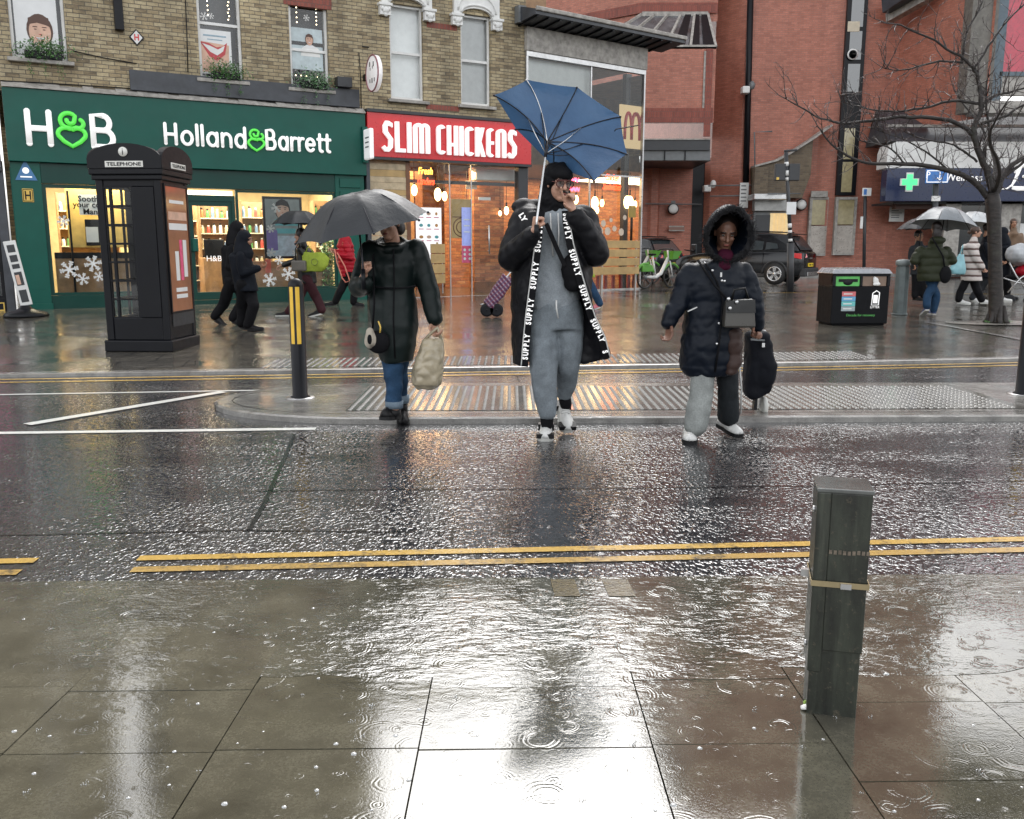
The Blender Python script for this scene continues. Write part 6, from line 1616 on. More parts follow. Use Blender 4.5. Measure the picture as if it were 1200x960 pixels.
fw = (nose+V((.03, -.02, -.09))-wrr).normalized()
add_hand(b, wrr, V((-.42, -.16, .85)), V((-.6, -.5, -.45)), .8, 1.0, point=.12, tcurl=.2)
b.chain([hip+V((-.085, 0, 0)), knl, anl], [.08, .06, .04]); b.chain([hip+V((.085, 0, 0)), knr, anr], [.08, .06, .04])
b.fuse('body', SKIN_L, man, .0062, 3); face_parts(man, Hc, Rm, 1.0)
# stubble shadow under the nose and on the chin, glasses
T = lambda x, y, z: Hc+Rm @ V((x, y, z))
MB().tube([T(-.028, -.088, -.047), T(0, -.099, -.039), T(.028, -.088, -.047)], .006, 6).build('moustache', C_HAIR, man)
gl = MB()
for k in (-1, 1):
    ring = [T(.034*k+.029*cos(a), -.103+.008*abs(cos(a)), .008+.024*sin(a)) for a in [2*pi*i/16 for i in range(17)]]; gl.tube(ring, .0034, 6)
    gl.tube([T(.063*k, -.095, .015), T(.08*k, .0, .018)], .003, 6)
gl.tube([T(-.066, -.1, .028), T(0, -.108, .033), T(.066, -.1, .028)], .0045, 6); 
go = gl.build('glasses', plain('glasses_frame', (.1, .02, .015), .25), man)
lz = MB()
for k in (-1, 1): lz.addf([T(.034*k+.027*cos(a), -.1012+.006*abs(cos(a)), .008+.022*sin(a)) for a in [2*pi*i/16 for i in range(16)]], [tuple(range(16))])
lz.build('lens', glassmat('lens_glass', (.45, .4, .4), 1.5), go)
# hood over a dark cap
b = Blob(); b.ell(Hc+Rm @ V((0, .042, .035)), (.10, .105, .112), 16, 12, Rm); b.cap(Hc+Rm @ V((0, .075, -.02)), L(650, 248, .06), .10, .12)
b.fuse('hood', C_BLACK2, man, .009, 2, fold(.016, 13, (1, 1, 1.6), 3, .016, 24))
b = Blob(); b.ell(Hc+Rm @ V((0, .005, .062)), (.088, .104, .062), 16, 10, Rm); b.fuse('dark_cap', C_BLACK2, man, .008, 2)
# hoodie
b = Blob()
def ringpx(pxl, pxr, py, dy, ry): a = L(pxl, py, dy); c = L(pxr, py, dy); return ((a+c)/2, (c.x-a.x)/2, ry, 0)
b.loft([ringpx(622, 676, 364, .02, .15), ringpx(619, 679, 357, .02, .16), ringpx(617, 681, 340, .02, .17), ringpx(617, 682, 300, .02, .155), ringpx(616, 682, 272, .03, .14), ringpx(626, 672, 252, .03, .10), ringpx(640, 664, 245, .03, .08)], 30, 2.3)
b.fuse('hoodie', C_GREYL, man, .01, 3, fold(.010, 8, (1.4, 1, .3), 2, .009, 12))
q = MB(); q.tube([L(645, 250, -.12), L(646, 275, -.15), L(648, 300, -.16)], .005, 6).tube([L(654, 250, -.12), L(655, 272, -.15), L(654, 293, -.16)], .005, 6); q.build('drawstring', C_SHW, man)
q = MB(); q.tube([L(652, 352, -.17), L(652, 361, -.19), L(654, 373, -.18)], .006, 6); q.build('waist_cord', C_SHW, man)
# joggers
b = Blob(); b.loft([ringpx(618, 684, 385, .02, .15), ringpx(618, 684, 365, .02, .16), ringpx(621, 680, 350, .02, .15)], 24, 2.3)
b.chain([L(634, 372, 0), L(636, 410, -.05), knl, L(639, 465, -.12), L(641, 482, -.12)], [.115, .11, .094, .082, .068]); b.chain([L(666, 372, .02), L(667, 405, .02), knr, L(663, 452, .12), L(661, 461, .15)], [.115, .10, .085, .07, .06])
b.fuse('joggers', C_GREY, man, .011, 4, fold(.010, 8, (1.3, 1.3, .3), 5, .008, 12))
b = Blob(); b.cap(L(641, 485, -.12), L(641, 497, -.11), .05, .045); b.fuse('sock', C_BLACK2, man, .01, 1); b = Blob(); b.cap(L(661, 462, .15), L(663, 474, .15), .047, .045); b.fuse('sock', C_BLACK2, man, .01, 1)
SHM = (C_SHW, C_SOLE, C_SHB)
f1 = L(641, 506, -.10); shoe(man, V((f1.x+.0, f1.y+.13, .0)), radians(-4), SHM, .31, 0, .112, hi=.1)
f2 = L(660, 482, .15); shoe(man, V((f2.x, f2.y+.12, .12)), radians(6), SHM, .31, radians(24), .112, hi=.1)
# long open coat: an open shell with sleeves
def coat_shell(b, rows, th=.03, n=26):
    """rows: per height a list of (x, y, z) control points from one front edge round the back to the other"""
    out = []
    for row in rows:
        pts = [V(p) for p in row]; m = len(pts)-1; ring = []
        for i in range(n+1):
            t = i/n*m; k = min(int(t), m-1); u = t-k
            p0, p1, p2, p3 = pts[max(k-1, 0)], pts[k], pts[k+1], pts[min(k+2, m)]
            ring.append(.5*((2*p1)+(p2-p0)*u+(2*p0-5*p1+4*p2-p3)*u*u+(3*p1-p0-3*p2+p3)*u**3))
        out.append(ring)
    R_ = len(out); vs = []; 
    for side in (0, 1):
        for r in range(R_):
            for i in range(n+1):
                p = out[r][i]; d = out[r][min(i+1, n)]-out[r][max(i-1, 0)]; nn = V((d.y, -d.x, 0)).normalized()
                vs.append(p+nn*(th/2 if side else -th/2))
    W = n+1; S = R_*W; fs = []
    for r in range(R_-1):
        for i in range(n):
            a = r*W+i; fs.append((a, a+1, a+W+1, a+W)); fs.append((S+a, S+a+W, S+a+W+1, S+a+1))
    for r in range(R_-1):
        for i in (0, n): a = r*W+i; fs.append((a, a+W, S+a+W, S+a))
    for i in range(n):
        for r in (0, R_-1): a = r*W+i; fs.append((a, S+a, S+a+1, a+1))
    b.addf(vs, fs, True); return out
rowspec = [ # py, front-left px, dy, left side px, right side px, front-right px, dy
    (426, 611, -.13, 604, 676, 714, -.10), (400, 613, -.15, 604, 678, 708, -.12), (370, 616, -.17, 603, 682, 697, -.15), (340, 620, -.185, 602, 688, 687, -.18), (310, 624, -.19, 602, 692, 678, -.19), (285, 627, -.185, 603, 693, 671, -.185), (262, 629, -.16, 607, 688, 667, -.16), (248, 631, -.12, 616, 680, 666, -.12)]
rows = []; EL = []; ER = []
for py, fl, dl, ls, rs_, fr, dr_ in rowspec:
    zf = L(650, py, 0).z
    pyr = py if py < 420 else 412
    def pt(px, dy, zq=None):
        p = L(px, py, dy); p.z = zf+(.06*(max(0, px-690)/25) if py > 380 else 0); return p
    row = [pt(fl, dl), pt((fl+ls)/2-2, -.10), pt(ls, .02), pt(ls+16, .15), pt(648, .20), pt(rs_-14, .15), pt(rs_, .03), pt((fr+rs_)/2+(1), -.08), pt(fr, dr_)]
    if py > 350: row[7] = pt((fr+rs_)/2, -.02)
    rows.append(row); EL.append(row[0]); ER.append(row[-1])
b = Blob(); coat_shell(b, rows, .036)
def puff(b, pts, rs, n=7, amp=.04):
    P, Q = [], []
    for i in range(len(pts)-1):
        for k in range(n):
            t = k/n; P.append(pts[i].lerp(pts[i+1], t)); Q.append((rs[i]*(1-t)+rs[i+1]*t)*(1+amp*(1 if k % 2 else -.3)))
    P.append(pts[-1]); Q.append(rs[-1]); b.chain(P, Q, 14)
puff(b, [shl, ell_, wrl+V((-.02, .03, -.035))], [.085, .092, .064]); puff(b, [shr, elr, wrr+V((.02, .02, -.04))], [.085, .095, .068])
b.ell(L(614, 243, .1), (.09, .09, .05)); b.ell(L(632, 241, .14), (.11, .08, .05)); b.ell(L(622, 250, .02), (.09, .12, .06)); b.ell(L(680, 252, .04), (.08, .12, .06))
b.fuse('long_coat', C_BLACK, man, .0115, 3, fold(.016, 8, (1, 1, .8), 1, .012, 14))
# printed tape down both front edges
def tape(edge, inward, name, words, off=V((0, -.03, 0)), wdt=.045, start=.0):
    pts = [e+off for e in edge]; 
    def at(s):      # s in metres from the hem upward
        d = 0
        for p, q in zip(pts, pts[1:]):
            l_ = (q-p).length
            if d+l_ >= s: return p.lerp(q, (s-d)/l_), (q-p).normalized()
            d += l_
        return pts[-1], (pts[-1]-pts[-2]).normalized()
    tot = sum((q-p).length for p, q in zip(pts, pts[1:])); n = 40; mb = MB(); pipe = []; vs = []
    for i in range(n+1):
        p, d = at(tot*i/n); side = V((inward, 0, 0)); side = (side-d*side.dot(d)).normalized()
        vs += [p, p+side*wdt]; pipe.append(p-side*.002+V((0, -.006, 0)))
    mb.addf([v+V((0, y, 0)) for v in vs for y in (0,)], [(2*i, 2*i+1, 2*i+3, 2*i+2) for i in range(n)]); mb.addf([v+V((0, .012, 0)) for v in vs], [(2*i, 2*i+2, 2*i+3, 2*i+1) for i in range(n)])
    tp = mb.build(name, C_BLACK2, man); MB().tube(pipe, .0045, 6).build('piping', C_SHW, tp)
    glyph = {c: text_mesh(c, .05, .003, .0022, sx=.8) for c in set('SUPLY')}
    s = start; vs = []; fs = []
    def put(c, s):
        p, d = at(s); nrm = V((0, -1, 0)); side = (V((inward, 0, 0))-d*d.x*inward).normalized()
        X = d if inward > 0 else d*-1
        X = d; Yv = nrm.cross(X).normalized(); ctr = p+side*wdt*.52+V((0, -.005, 0)); nn = X.cross(Yv)
        me = glyph[c]; xs = [v.co.x for v in me.vertices]; mid = (max(xs)+min(xs))/2; o = len(vs)
        for v in me.vertices: vs.append(ctr+X*(v.co.x-mid)+Yv*v.co.y+nn*v.co.z)
        for f in me.polygons: fs.append([i+o for i in f.vertices])
    seq = 'SUPPLY'
    while s < tot-.05:
        for c in (seq if inward > 0 else seq[::-1]):
            if s > tot-.03: break
            put_c = c; put(c, s); s += .031
        s += .058
    m2 = MB(); m2.addf(vs, fs)
    return tp, m2
# left edge reads upwards; right edge reads downwards
tl, m2 = tape(EL, 1, 'trim_tape', None, start=.06); m2.build('lettering', P_LETTER, tl)
def tape_down(edge):
    e2 = list(reversed(edge)); return e2
def tapeR():
    return tape(list(reversed(ER)), -1, 'trim_tape', None, start=.02)
_old = None
def tape2(edge_top_down, inward, wdt=.045, start=.03):
    pts = [e+V((0, -.03, 0)) for e in edge_top_down]; tot = sum((q-p).length for p, q in zip(pts, pts[1:]))
    def at(s):
        d = 0
        for p, q in zip(pts, pts[1:]):
            l_ = (q-p).length
            if d+l_ >= s: return p.lerp(q, (s-d)/l_), (q-p).normalized()
            d += l_
        return pts[-1], (pts[-1]-pts[-2]).normalized()
    n = 40; vs = []; pipe = []; mb = MB()
    for i in range(n+1):
        p, d = at(tot*i/n); side = V((inward, 0, 0)); side = (side-d*side.dot(d)).normalized(); vs += [p, p+side*wdt]; pipe.append(p-side*.002+V((0, -.006, 0)))
    mb.addf(vs, [(2*i, 2*i+1, 2*i+3, 2*i+2) for i in range(n)]); mb.addf([v+V((0, .012, 0)) for v in vs], [(2*i, 2*i+2, 2*i+3, 2*i+1) for i in range(n)])
    tp = mb.build('trim_tape', C_BLACK2, man); MB().tube(pipe, .0045, 6).build('piping', C_SHW, tp)
    glyph = {c: text_mesh(c, .05, .003, .0022, sx=.8) for c in set('SUPLY')}; s = start; V_, F_ = [], []
    while s < tot-.04:
        for c in 'SUPPLY':
            if s > tot-.03: break
            p, d = at(s); X = d; Yv = V((0, -1, 0)).cross(X).normalized(); nn = X.cross(Yv); side = (V((inward, 0, 0))-d*d.x*inward).normalized()
            ctr = p+side*wdt*.52+V((0, -.005, 0)); me = glyph[c]; xs = [v.co.x for v in me.vertices]; mid = (max(xs)+min(xs))/2; o = len(V_)
            for v in me.vertices: V_.append(ctr+X*(v.co.x-mid)+Yv*v.co.y+nn*v.co.z)
            for f in me.polygons: F_.append([i+o for i in f.vertices])
            s += .031
        s += .058
    MB().addf(V_, F_).build('lettering', P_LETTER, tp)
tape2(list(reversed(ER)), -1)
# hood trim on the shoulder with the end of the word
for tx, px_, py_, rz_ in (('LY', 613, 255, -58),):
    o = letters('lettering', tx, .05, P_LETTER, man, L(px_, py_, -.17 if py_ > 250 else (-.06 if py_ < 235 else -.12)), depth=.003, bold=.002); o.rotation_euler = (0, radians(-rz_), 0)
# crossbody pouch
q = MB(); q.bar(L(640, 262, -.17), L(652, 290, -.20), .03, .006, (0, 1, 0)); q.bar(L(652, 290, -.20), L(662, 312, -.21), .03, .006, (0, 1, 0)); q.build('bag_strap', C_BLACK2, man)
b = Blob(); b.ell(L(670, 316, -.17), (.075, .05, .11)); b.ell(L(672, 332, -.16), (.07, .05, .06)); b.fuse('pouch', C_BLACK2, man, .012, 3)

# blue umbrella turned inside out
hub = AT(641.5, 166, YMAN-.12); hand = gm+wrl+V((.015, -.06, .07)); 
um = empty('umbrella', hand, 0, 'blue umbrella blown inside out above the man in glasses', 'umbrella')
U = lambda px, py, dy: AT(px, py, YMAN+dy)-hand
rim = [U(579, 112, -.22), U(617, 94, -.02), U(676, 103, .12), U(727, 137, .10), U(734.5, 181, -.05), U(696, 213, -.25), U(648, 196, .16), U(604, 152, .02)]
hubL = hub-hand; C_UMB = newmat('umbrella_blue'); t = NT(C_UMB)
co = t.coord('Object'); cc = t.mix(t.ramp(t.noise(co, 4, 4, .6), [(.3, 0), (.7, 1)]), (.042, .10, .205, 1), (.06, .135, .26, 1))
bs = t.pbsdf(Base__Color=cc, Roughness=.42, Normal=t.bump(t.noise(t.coord('Object', scale=(1, 1, 1)), 9, 4, .6), .35, .03)); tr = t.add('ShaderNodeBsdfTranslucent', Color=cc)
t.out(t.add('ShaderNodeMixShader', i0=.3, i1=bs.outputs[0], i2=tr.outputs[0]))
def canopy(name, hubp, rim, bulge, mat, parent, sag=.06, apex=None, nr=10, na=8, wr=.006, seed=0):
    """fabric between the ribs: straight-ish along the ribs, hollowed between them"""
    n = len(rim); mb = MB()
    for i in range(n):
        a, c = rim[i], rim[(i+1) % n]; vs = []
        for r in range(nr+1):
            s = r/nr
            for k in range(na+1):
                u = k/na; e = a.lerp(c, u); e = e+(hubp-e)*sag*4*u*(1-u)*s**2
                p = hubp.lerp(e, s)+bulge(s, i+u)*(1-.10*4*u*(1-u)*s)
                p += V((0, 1, 0))*wr*noise.noise(V((p.x*9+seed, p.y*9, p.z*9)))
                vs.append(p)
        W = na+1; mb.addf(vs, [(r*W+k, r*W+k+1, (r+1)*W+k+1, (r+1)*W+k) for r in range(nr) for k in range(na)], True)
    o = mb.build(name, mat, parent)
    return o
axis = V((.25, .9, .35)).normalized()
bfun = lambda s, i: axis*(.10*sin(pi*min(1, s*.95)))
can = canopy('canopy', hubL, rim, bfun, C_UMB, um, .015, seed=2)
M_RIB = plain('umbrella_rib', (.02, .02, .025), .3, metal=.6); M_RIBS = plain('bright_metal', (.6, .6, .6), .25, metal=.9)
for i, r_ in enumerate(rim):
    pts = [hubL.lerp(r_, s)+bfun(s, i)-axis*.006 for s in [k/8 for k in range(9)]]; pts[-1] = r_*1.0
    MB().tube(pts, .0042, 6).ell(r_, (.008, .008, .008), 6, 5).build('rib', M_RIBS if i == 1 else M_RIB, um)
    st = hubL+(hand-hub)*.16; mid = hubL.lerp(r_, .42)+bfun(.42, i)-axis*.012
    MB().tube([st, st.lerp(mid, .55)+V((0, -.02, -.01)), mid], .0032, 5).build('strut', M_RIBS if i % 3 == 0 else M_RIB, um)
MB().tube([U(720, 154, -.05), U(722, 151.5, -.05), U(748, 147, .02)], .0042, 6).build('loose_rib', M_RIB, um)
MB().tube([V((-.003, 0, -.07)), V((0, 0, 0)), hubL*.72, hubL], [.0075, .0075, .0065, .006], 8).build('shaft', M_RIBS, um)
MB().tube([hubL*.80, hubL*1.0], .011, 8).build('runner', M_RIB, um); MB().tube([V((-.004, 0, -.115)), V((-.001, 0, -.03))], .0155, 10).build('handle', P_BLACK, um)

# ============================================================ woman under the black umbrella
gw = G(463, 500); YW = gw.y; wo = empty('person', gw, 0, 'woman in a dark green raincoat and rolled jeans walking under a black umbrella', 'person'); L = pose(gw, YW)
Hc = L(455, 262, -.02); Rm = head_R(-14, 12, -4)
shl, shr = L(434, 294, .02), L(488, 292, .02); ell_, elr = L(421, 336, -.06), L(503, 344, .0); wrl, wrr = L(427, 322, -.24), L(509, 376, -.06); hip = L(462, 372, .02)
b = Blob(); add_head(b, Hc, Rm, .98); b.cap(L(458, 285, .03), L(461, 320, .03), .05, .1); b.cap(L(461, 320, .03), hip, .1, .1)
b.chain([shl, ell_, wrl], [.045, .036, .025]); b.chain([shr, elr, wrr], [.045, .036, .025])
add_hand(b, wrl, V((.02, -.25, 1)), V((.35, -.9, .3)), 1.05, .95, tcurl=.6); add_hand(b, wrr, V((.12, -.12, -1)), V((-.9, -.5, 0)), .55, -.95)
an1, an2 = L(462, 482, -.12), L(469, 474, .16); kn1, kn2 = L(461, 436, -.06), L(467, 432, .08)
b.chain([hip+V((-.07, 0, 0)), kn1, an1], [.075, .055, .038]); b.chain([hip+V((.07, 0, 0)), kn2, an2], [.075, .055, .038])
b.fuse('body', SKIN_L, wo, .0065, 3); face_parts(wo, Hc, Rm, .98)
b = Blob(); b.ell(Hc+Rm @ V((0, .02, .04)), (.086, .1, .095), 14, 10, Rm); b.ell(Hc+V((.07, .10, -.03)), (.04, .05, .055)); b.fuse('hair', C_HAIR, wo, .01, 2, fold(.006, 30))
ringpx = lambda pxl, pxr, py, dy, ry: (((L(pxl, py, dy)+L(pxr, py, dy))/2), (L(pxr, py, dy).x-L(pxl, py, dy).x)/2, ry, 0)
b = Blob(); b.loft([ringpx(446, 484, 424, .0, .14), ringpx(441, 488, 405, .0, .165), ringpx(437, 491, 380, .01, .175), ringpx(432, 489, 358, .02, .165), ringpx(433, 485, 336, .02, .135), ringpx(429, 490, 312, .02, .14), ringpx(431, 489, 294, .03, .12), ringpx(446, 476, 284, .03, .09)], 30, 2.2)
puff(b, [shl, ell_, wrl+V((0, .03, -.06))], [.076, .08, .062], 4, .03); puff(b, [shr, elr, wrr+V((0, 0, .02))], [.076, .075, .058], 5, .04)
b.chain([L(440, 289, -.02), L(452, 292, -.09), L(466, 291, -.09), L(477, 286, .0), L(470, 281, .08), L(448, 281, .08), L(440, 289, -.02)], [.028]*7); b.ell(L(484, 288, .11), (.07, .06, .05))
b.fuse('raincoat', C_GREEN, wo, .011, 3, fold(.012, 7, (1.5, 1, .3), 4, .008, 11))
q = MB(); q.tube([L(433, 335, -.13), L(445, 337, -.145), L(462, 338, -.15), L(478, 337, -.145), L(487, 335, -.12)], .007, 6); q.build('waist_seam', C_BLACK2, wo)
q = MB(); q.tube([L(461, 292, -.13), L(462, 330, -.155), L(461, 375, -.175), L(463, 420, -.16)], .006, 6); q.build('placket', C_BLACK2, wo)
b = Blob(); b.chain([L(458, 405, -.02), kn1, L(462, 470, -.12)], [.085, .074, .06]); b.chain([L(472, 405, .05), kn2, L(469, 466, .14)], [.08, .068, .056]); b.fuse('jeans', C_DENIM, wo, .011, 3, fold(.014, 10, (1, 1, 1.6), 2))
C_CUFF = cloth('denim_pale', (.16, .21, .26), .8); MB().tube([L(462, 470, -.12), L(462, 478, -.12)], [.067, .064], 16).build('turned_cuff', C_CUFF, wo); MB().tube([L(470, 463, .14), L(470, 472, .14)], [.062, .06], 16).build('turned_cuff', C_CUFF, wo)
f1 = L(457, 492, -.1); shoe(wo, V((f1.x+.03, f1.y+.08, .06)), radians(-16), (C_SHB, C_SHB), .25, radians(-8), .1, 'boot', .13); f2 = L(470, 480, .14); shoe(wo, V((f2.x, f2.y+.1, .045)), radians(8), (C_SHB, C_SHB), .25, radians(16), .095, 'boot', .12)
MB().tube([L(462, 478, -.12), L(460, 488, -.1)], [.052, .055], 12).build('boot_shaft', C_SHB, wo); MB().tube([L(470, 472, .14), L(470, 482, .14)], [.05, .05], 12).build('boot_shaft', C_SHB, wo)
# her umbrella
hp = gw+wrl+V((.0, -.05, .06)); um2 = empty('umbrella', hp, 0, 'black umbrella tilted over the woman in the dark green raincoat', 'umbrella')
ctr = AT(424, 262, YW-.18); ax = V((-.2, -.17, 1)).normalized(); apex = ctr+ax*.17; e1 = ax.cross(V((0, 1, 0))).normalized(); e2 = ax.cross(e1)
if e1.x < 0: e1 = -e1; e2 = ax.cross(e1)
Rr = .475
rim2 = []
for i in range(8):
    a = 2*pi*i/8+.28; p = ctr+e1*cos(a)*Rr+e2*sin(a)*Rr-ax*.03; rim2.append(p-hp)
C_UMK = plain('umbrella_black', (.014, .017, .021), .5, var=.25, vscale=3, bump=.3, bscale=12, bdist=.02)
bf2 = lambda s, i: ax*(.105*sin(pi*s**.8))
canopy('canopy', apex-hp, rim2, bf2, C_UMK, um2, .05, seed=5, wr=.012)
for i, r_ in enumerate(rim2):
    MB().tube([(apex-hp).lerp(r_, s)+bf2(s, i)-ax*.006 for s in [k/8 for k in range(9)]], .0045, 6).ell(r_, (.009, .009, .009), 6, 5).build('rib', M_RIB, um2)
MB().tube([V((0, 0, -.12)), V((0, 0, 0)), apex-hp-ax*.02], .007, 8).build('shaft', M_RIB, um2); MB().tube([V((0, 0, -.16)), V((0, 0, -.02))], .015, 10).build('handle', P_BLACK, um2); MB().tube([apex-hp, apex-hp+ax*.03], [.012, .006], 8).build('tip', P_BLACK, um2)
# her plastic carrier bag and little fleece handbag
tp = gw+wrr+V((.02, -.03, -.085)); bagr = empty('carrier_bag', tp, 0, 'crumpled beige plastic carrier bag hanging from the hand of the woman in green', 'bag')
B_ = lambda px, py, dy: AT(px, py, YW-.1+dy)-tp
b = Blob(); r_ = lambda a, c, py, ry: (((B_(a, py, 0)+B_(c, py, 0))/2), (B_(c, py, 0).x-B_(a, py, 0).x)/2, ry, .1)
b.loft([r_(490, 512, 456, .05), r_(483, 518, 450, .085), r_(484, 520, 436, .09), r_(488, 521, 420, .08), r_(492, 521, 404, .05), r_(495, 520, 396, .022)], 24, 2.6)
b.fuse('sack', plain('plastic_beige', (.42, .36, .25), .3, var=.35, vscale=7, coat=.2), bagr, .009, 2, fold(.012, 10, (1.6, 1.2, .4), 3, .02, 17))
MB().tube([B_(498, 398, 0), B_(508, 388, 0), B_(513, 384, 0), B_(514, 388, 0), B_(517, 398, 0)], .012, 8).build('bag_handle', MATS['plastic_beige'], bagr)
hb = G(440, 500); hbp = AT(440, 396, YW-.2); hbr = empty('handbag', hbp, 0, 'small dark handbag with a cream fleece flap at the hip of the woman in green', 'bag')
b = Blob(); b.ell((.02, 0, -.03), (.085, .045, .085)); b.fuse('pouch', C_BLACK2, hbr, .01, 3); b = Blob(); b.ell((-.03, -.03, .0), (.045, .035, .075)); b.ell((-.03, -.05, -.01), (.03, .02, .045)); b.fuse('fleece_flap', C_CREAMF, hbr, .008, 2, fold(.012, 30))
q = MB(); q.ell((-.03, -.068, -.005), (.018, .012, .035)); q.build('flap_opening', C_BLACK2, hbr); MB().tube([V((.03, -.04, .12)), V((.045, -.05, .08)), V((.04, -.045, .04))], .006, 6).build('gold_clasp', P_YELLOW, hbr); MB().tube([V((-.02, .0, .05)), V((.0, -.01, .25)), AT(437, 300, YW-.08)-hbp, AT(446, 288, YW-.02)-hbp], .008, 6).build('strap', C_BLACK2, hbr)

# ============================================================ woman in the hooded navy coat
gn = G(829, 513); YN = gn.y; wn = empty('person', gn, 0, 'woman in a big fur-trimmed hood and long navy quilted coat with wide grey trousers', 'person'); L = pose(gn, YN)
Hc = L(850.5, 273, .0); Rm = head_R(-3, 22, 2)
shl, shr = L(808, 320, .02), L(872, 320, .02); ell_, elr = L(796, 352, -.02), L(884, 356, .02); wrl, wrr = L(784, 377, -.08), L(886, 381, .04); hip = L(832, 385, .02)
b = Blob(); add_head(b, Hc, Rm, .95); b.cap(L(848, 292, .03), L(840, 330, .03), .05, .1); b.cap(L(840, 330, .03), hip, .1, .11)
b.chain([shl, ell_, wrl], [.045, .036, .025]); b.chain([shr, elr, wrr], [.045, .036, .025])
add_hand(b, wrl+V((0, 0, -.01)), V((.05, -.15, -1)), V((.5, -.85, 0)), .45, .95); add_hand(b, wrr, V((-.12, -.2, -1)), V((-.8, -.6, 0)), .9, -.95)
kn1, kn2 = L(822, 460, -.08), L(854, 455, .04); an1, an2 = L(814, 502, -.12), L(852, 490, .1)
b.chain([hip+V((-.08, 0, 0)), kn1, an1], [.08, .06, .04]); b.chain([hip+V((.08, 0, 0)), kn2, an2], [.08, .06, .04]); b.fuse('body', SKIN_D, wn, .0065, 3); face_parts(wn, Hc, Rm, .95)
b = Blob(); b.ell(Hc+Rm @ V((0, .03, .045)), (.083, .09, .085), 14, 10, Rm); b.fuse('hair', C_HAIR, wn, .01, 2)
b = Blob(); b.ell(L(849, 301, -.035), (.065, .07, .06)); b.ell(L(847, 312, -.055), (.05, .055, .05)); b.fuse('scarf', cloth('scarf_maroon', (.05, .006, .02), .85), wn, .01, 3, fold(.014, 18))
ringpx = lambda pxl, pxr, py, dy, ry: (((L(pxl, py, dy)+L(pxr, py, dy))/2), (L(pxr, py, dy).x-L(pxl, py, dy).x)/2, ry, 0)
b = Blob(); b.loft([ringpx(803, 856, 440, .0, .13), ringpx(797, 862, 430, .0, .15), ringpx(798, 864, 405, .0, .165), ringpx(801, 865, 380, .01, .155), ringpx(805, 868, 355, .02, .15), ringpx(801, 874, 332, .02, .145), ringpx(803, 874, 316, .03, .125), ringpx(824, 864, 304, .03, .10)], 30, 2.3)
puff(b, [shl, ell_, wrl], [.072, .068, .056], 6, .05); puff(b, [shr, elr, wrr+V((0, 0, .01))], [.072, .068, .056], 6, .05)
b.fuse('quilted_coat', C_NAVY, wn, .011, 3, ridge(fold(.010, 9, (1, 1, 1.2), 6, .012, 16), .105, .008))
b = Blob(); b.loft([ringpx(846, 862, 437, -.06, .10), ringpx(845, 868, 425, -.05, .115), ringpx(846, 869, 402, -.04, .12), ringpx(848, 868, 385, -.03, .11)], 24, 2.3); b.fuse('brown_coat_skirt', C_BROWN, wn, .011, 3, ridge(fold(.010, 9, (1, 1, 1.2), 2, .012, 14), .10, .010))
# hood: deep shell with a fur rim
hm = MB(); cH = L(850, 268, .0); RH = head_R(-3, 20, 4); n = 26; rg = 9; vs = []
for j in range(rg+1):
    t = j/rg; yy = -.145+.29*t; sc_ = (1-max(0, t-.35)**2*2.0)
    sc_ = max(.05, sqrt(max(0, 1-((t-.12)/.9)**2))) if t > .12 else 1.0-.0*t
    for k in range(n):
        a = 2*pi*k/n; rx = .150*sc_; rz_ = .158*sc_
        vs.append(cH+RH @ V((rx*cos(a), yy, .0+rz_*sin(a)+(.03*(1-abs(cos(a))) if sin(a) > 0 else -.01))))
hm.addf(vs, [(j*n+k, j*n+(k+1) % n, (j+1)*n+(k+1) % n, (j+1)*n+k) for j in range(rg) for k in range(n)]+[tuple(rg*n+k for k in range(n))], True)
me_h = hm.mesh('hood'); ho = obj_from(me_h, 'hood', C_NAVY, wn); so_ = ho.modifiers.new('s', 'SOLIDIFY'); so_.thickness = .02; sb_ = ho.modifiers.new('ss', 'SUBSURF'); sb_.levels = 1; sb_.render_levels = 1
fr_ = MB(); random.seed(5); ringp = [vs[k] for k in range(n)]
fur = Blob()
fur.chain(ringp+[ringp[0]], [.021]*(n+1)); fo_ = fur.fuse('fur_trim', C_FUR, wn, .01, 1, fold(.02, 40))
q = MB()
for i in range(900):
    k = random.random()*n; i0 = int(k) % n; p = ringp[i0].lerp(ringp[(i0+1) % n], k-int(k)); d = V((random.gauss(0, 1), random.gauss(0, 1), random.gauss(0, 1))).normalized(); out_ = (p-cH).normalized(); d = (d+out_*.6+V((0, -.4, 0))).normalized(); e = d.orthogonal().normalized()*.0025; p2 = p+d*.022; q.addf([p2-e, p2+e, p2+d*random.uniform(.02, .045)], [(0, 1, 2)])
q.build('fur_hairs', C_FUR, fo_)
q = MB(); q.tube([L(825, 307, -.10), L(833, 318, -.13), L(840, 330, -.145), L(847, 352, -.155), L(845, 380, -.175), L(842, 408, -.18), L(838, 436, -.16)], .007, 6); q.build('placket', C_BLACK2, wn)
for px_, py_, dy_ in ((826, 308, -.125), (835, 317, -.15), (842.5, 379, -.195), (840, 403, -.2), (846, 329, -.165), (849, 329.5, -.165)): MB().ell(L(px_, py_, dy_), (.009, .007, .009), 8, 6).build('metal_fastener', M_RIBS, wn)
MB().cbox(L(845, 322, -.165), (.012, .008, .03)).build('zip_pull', M_RIBS, wn); MB().bar(L(806, 365, -.15), L(817, 360, -.165), .012, .008).build('pocket_zip', M_RIBS, wn)
MB().cbox(L(851, 245, -.155), (.05, .01, .012)).build('hood_label', P_GREY, ho)
b = Blob(); b.chain([L(824, 420, -.03), kn1, L(815, 498, -.12)], [.084, .076, .082]); b.fuse('trouser_leg', C_GREYT, wn, .011, 3, fold(.010, 8, (1.3, 1.3, .3), 9, .007, 12))
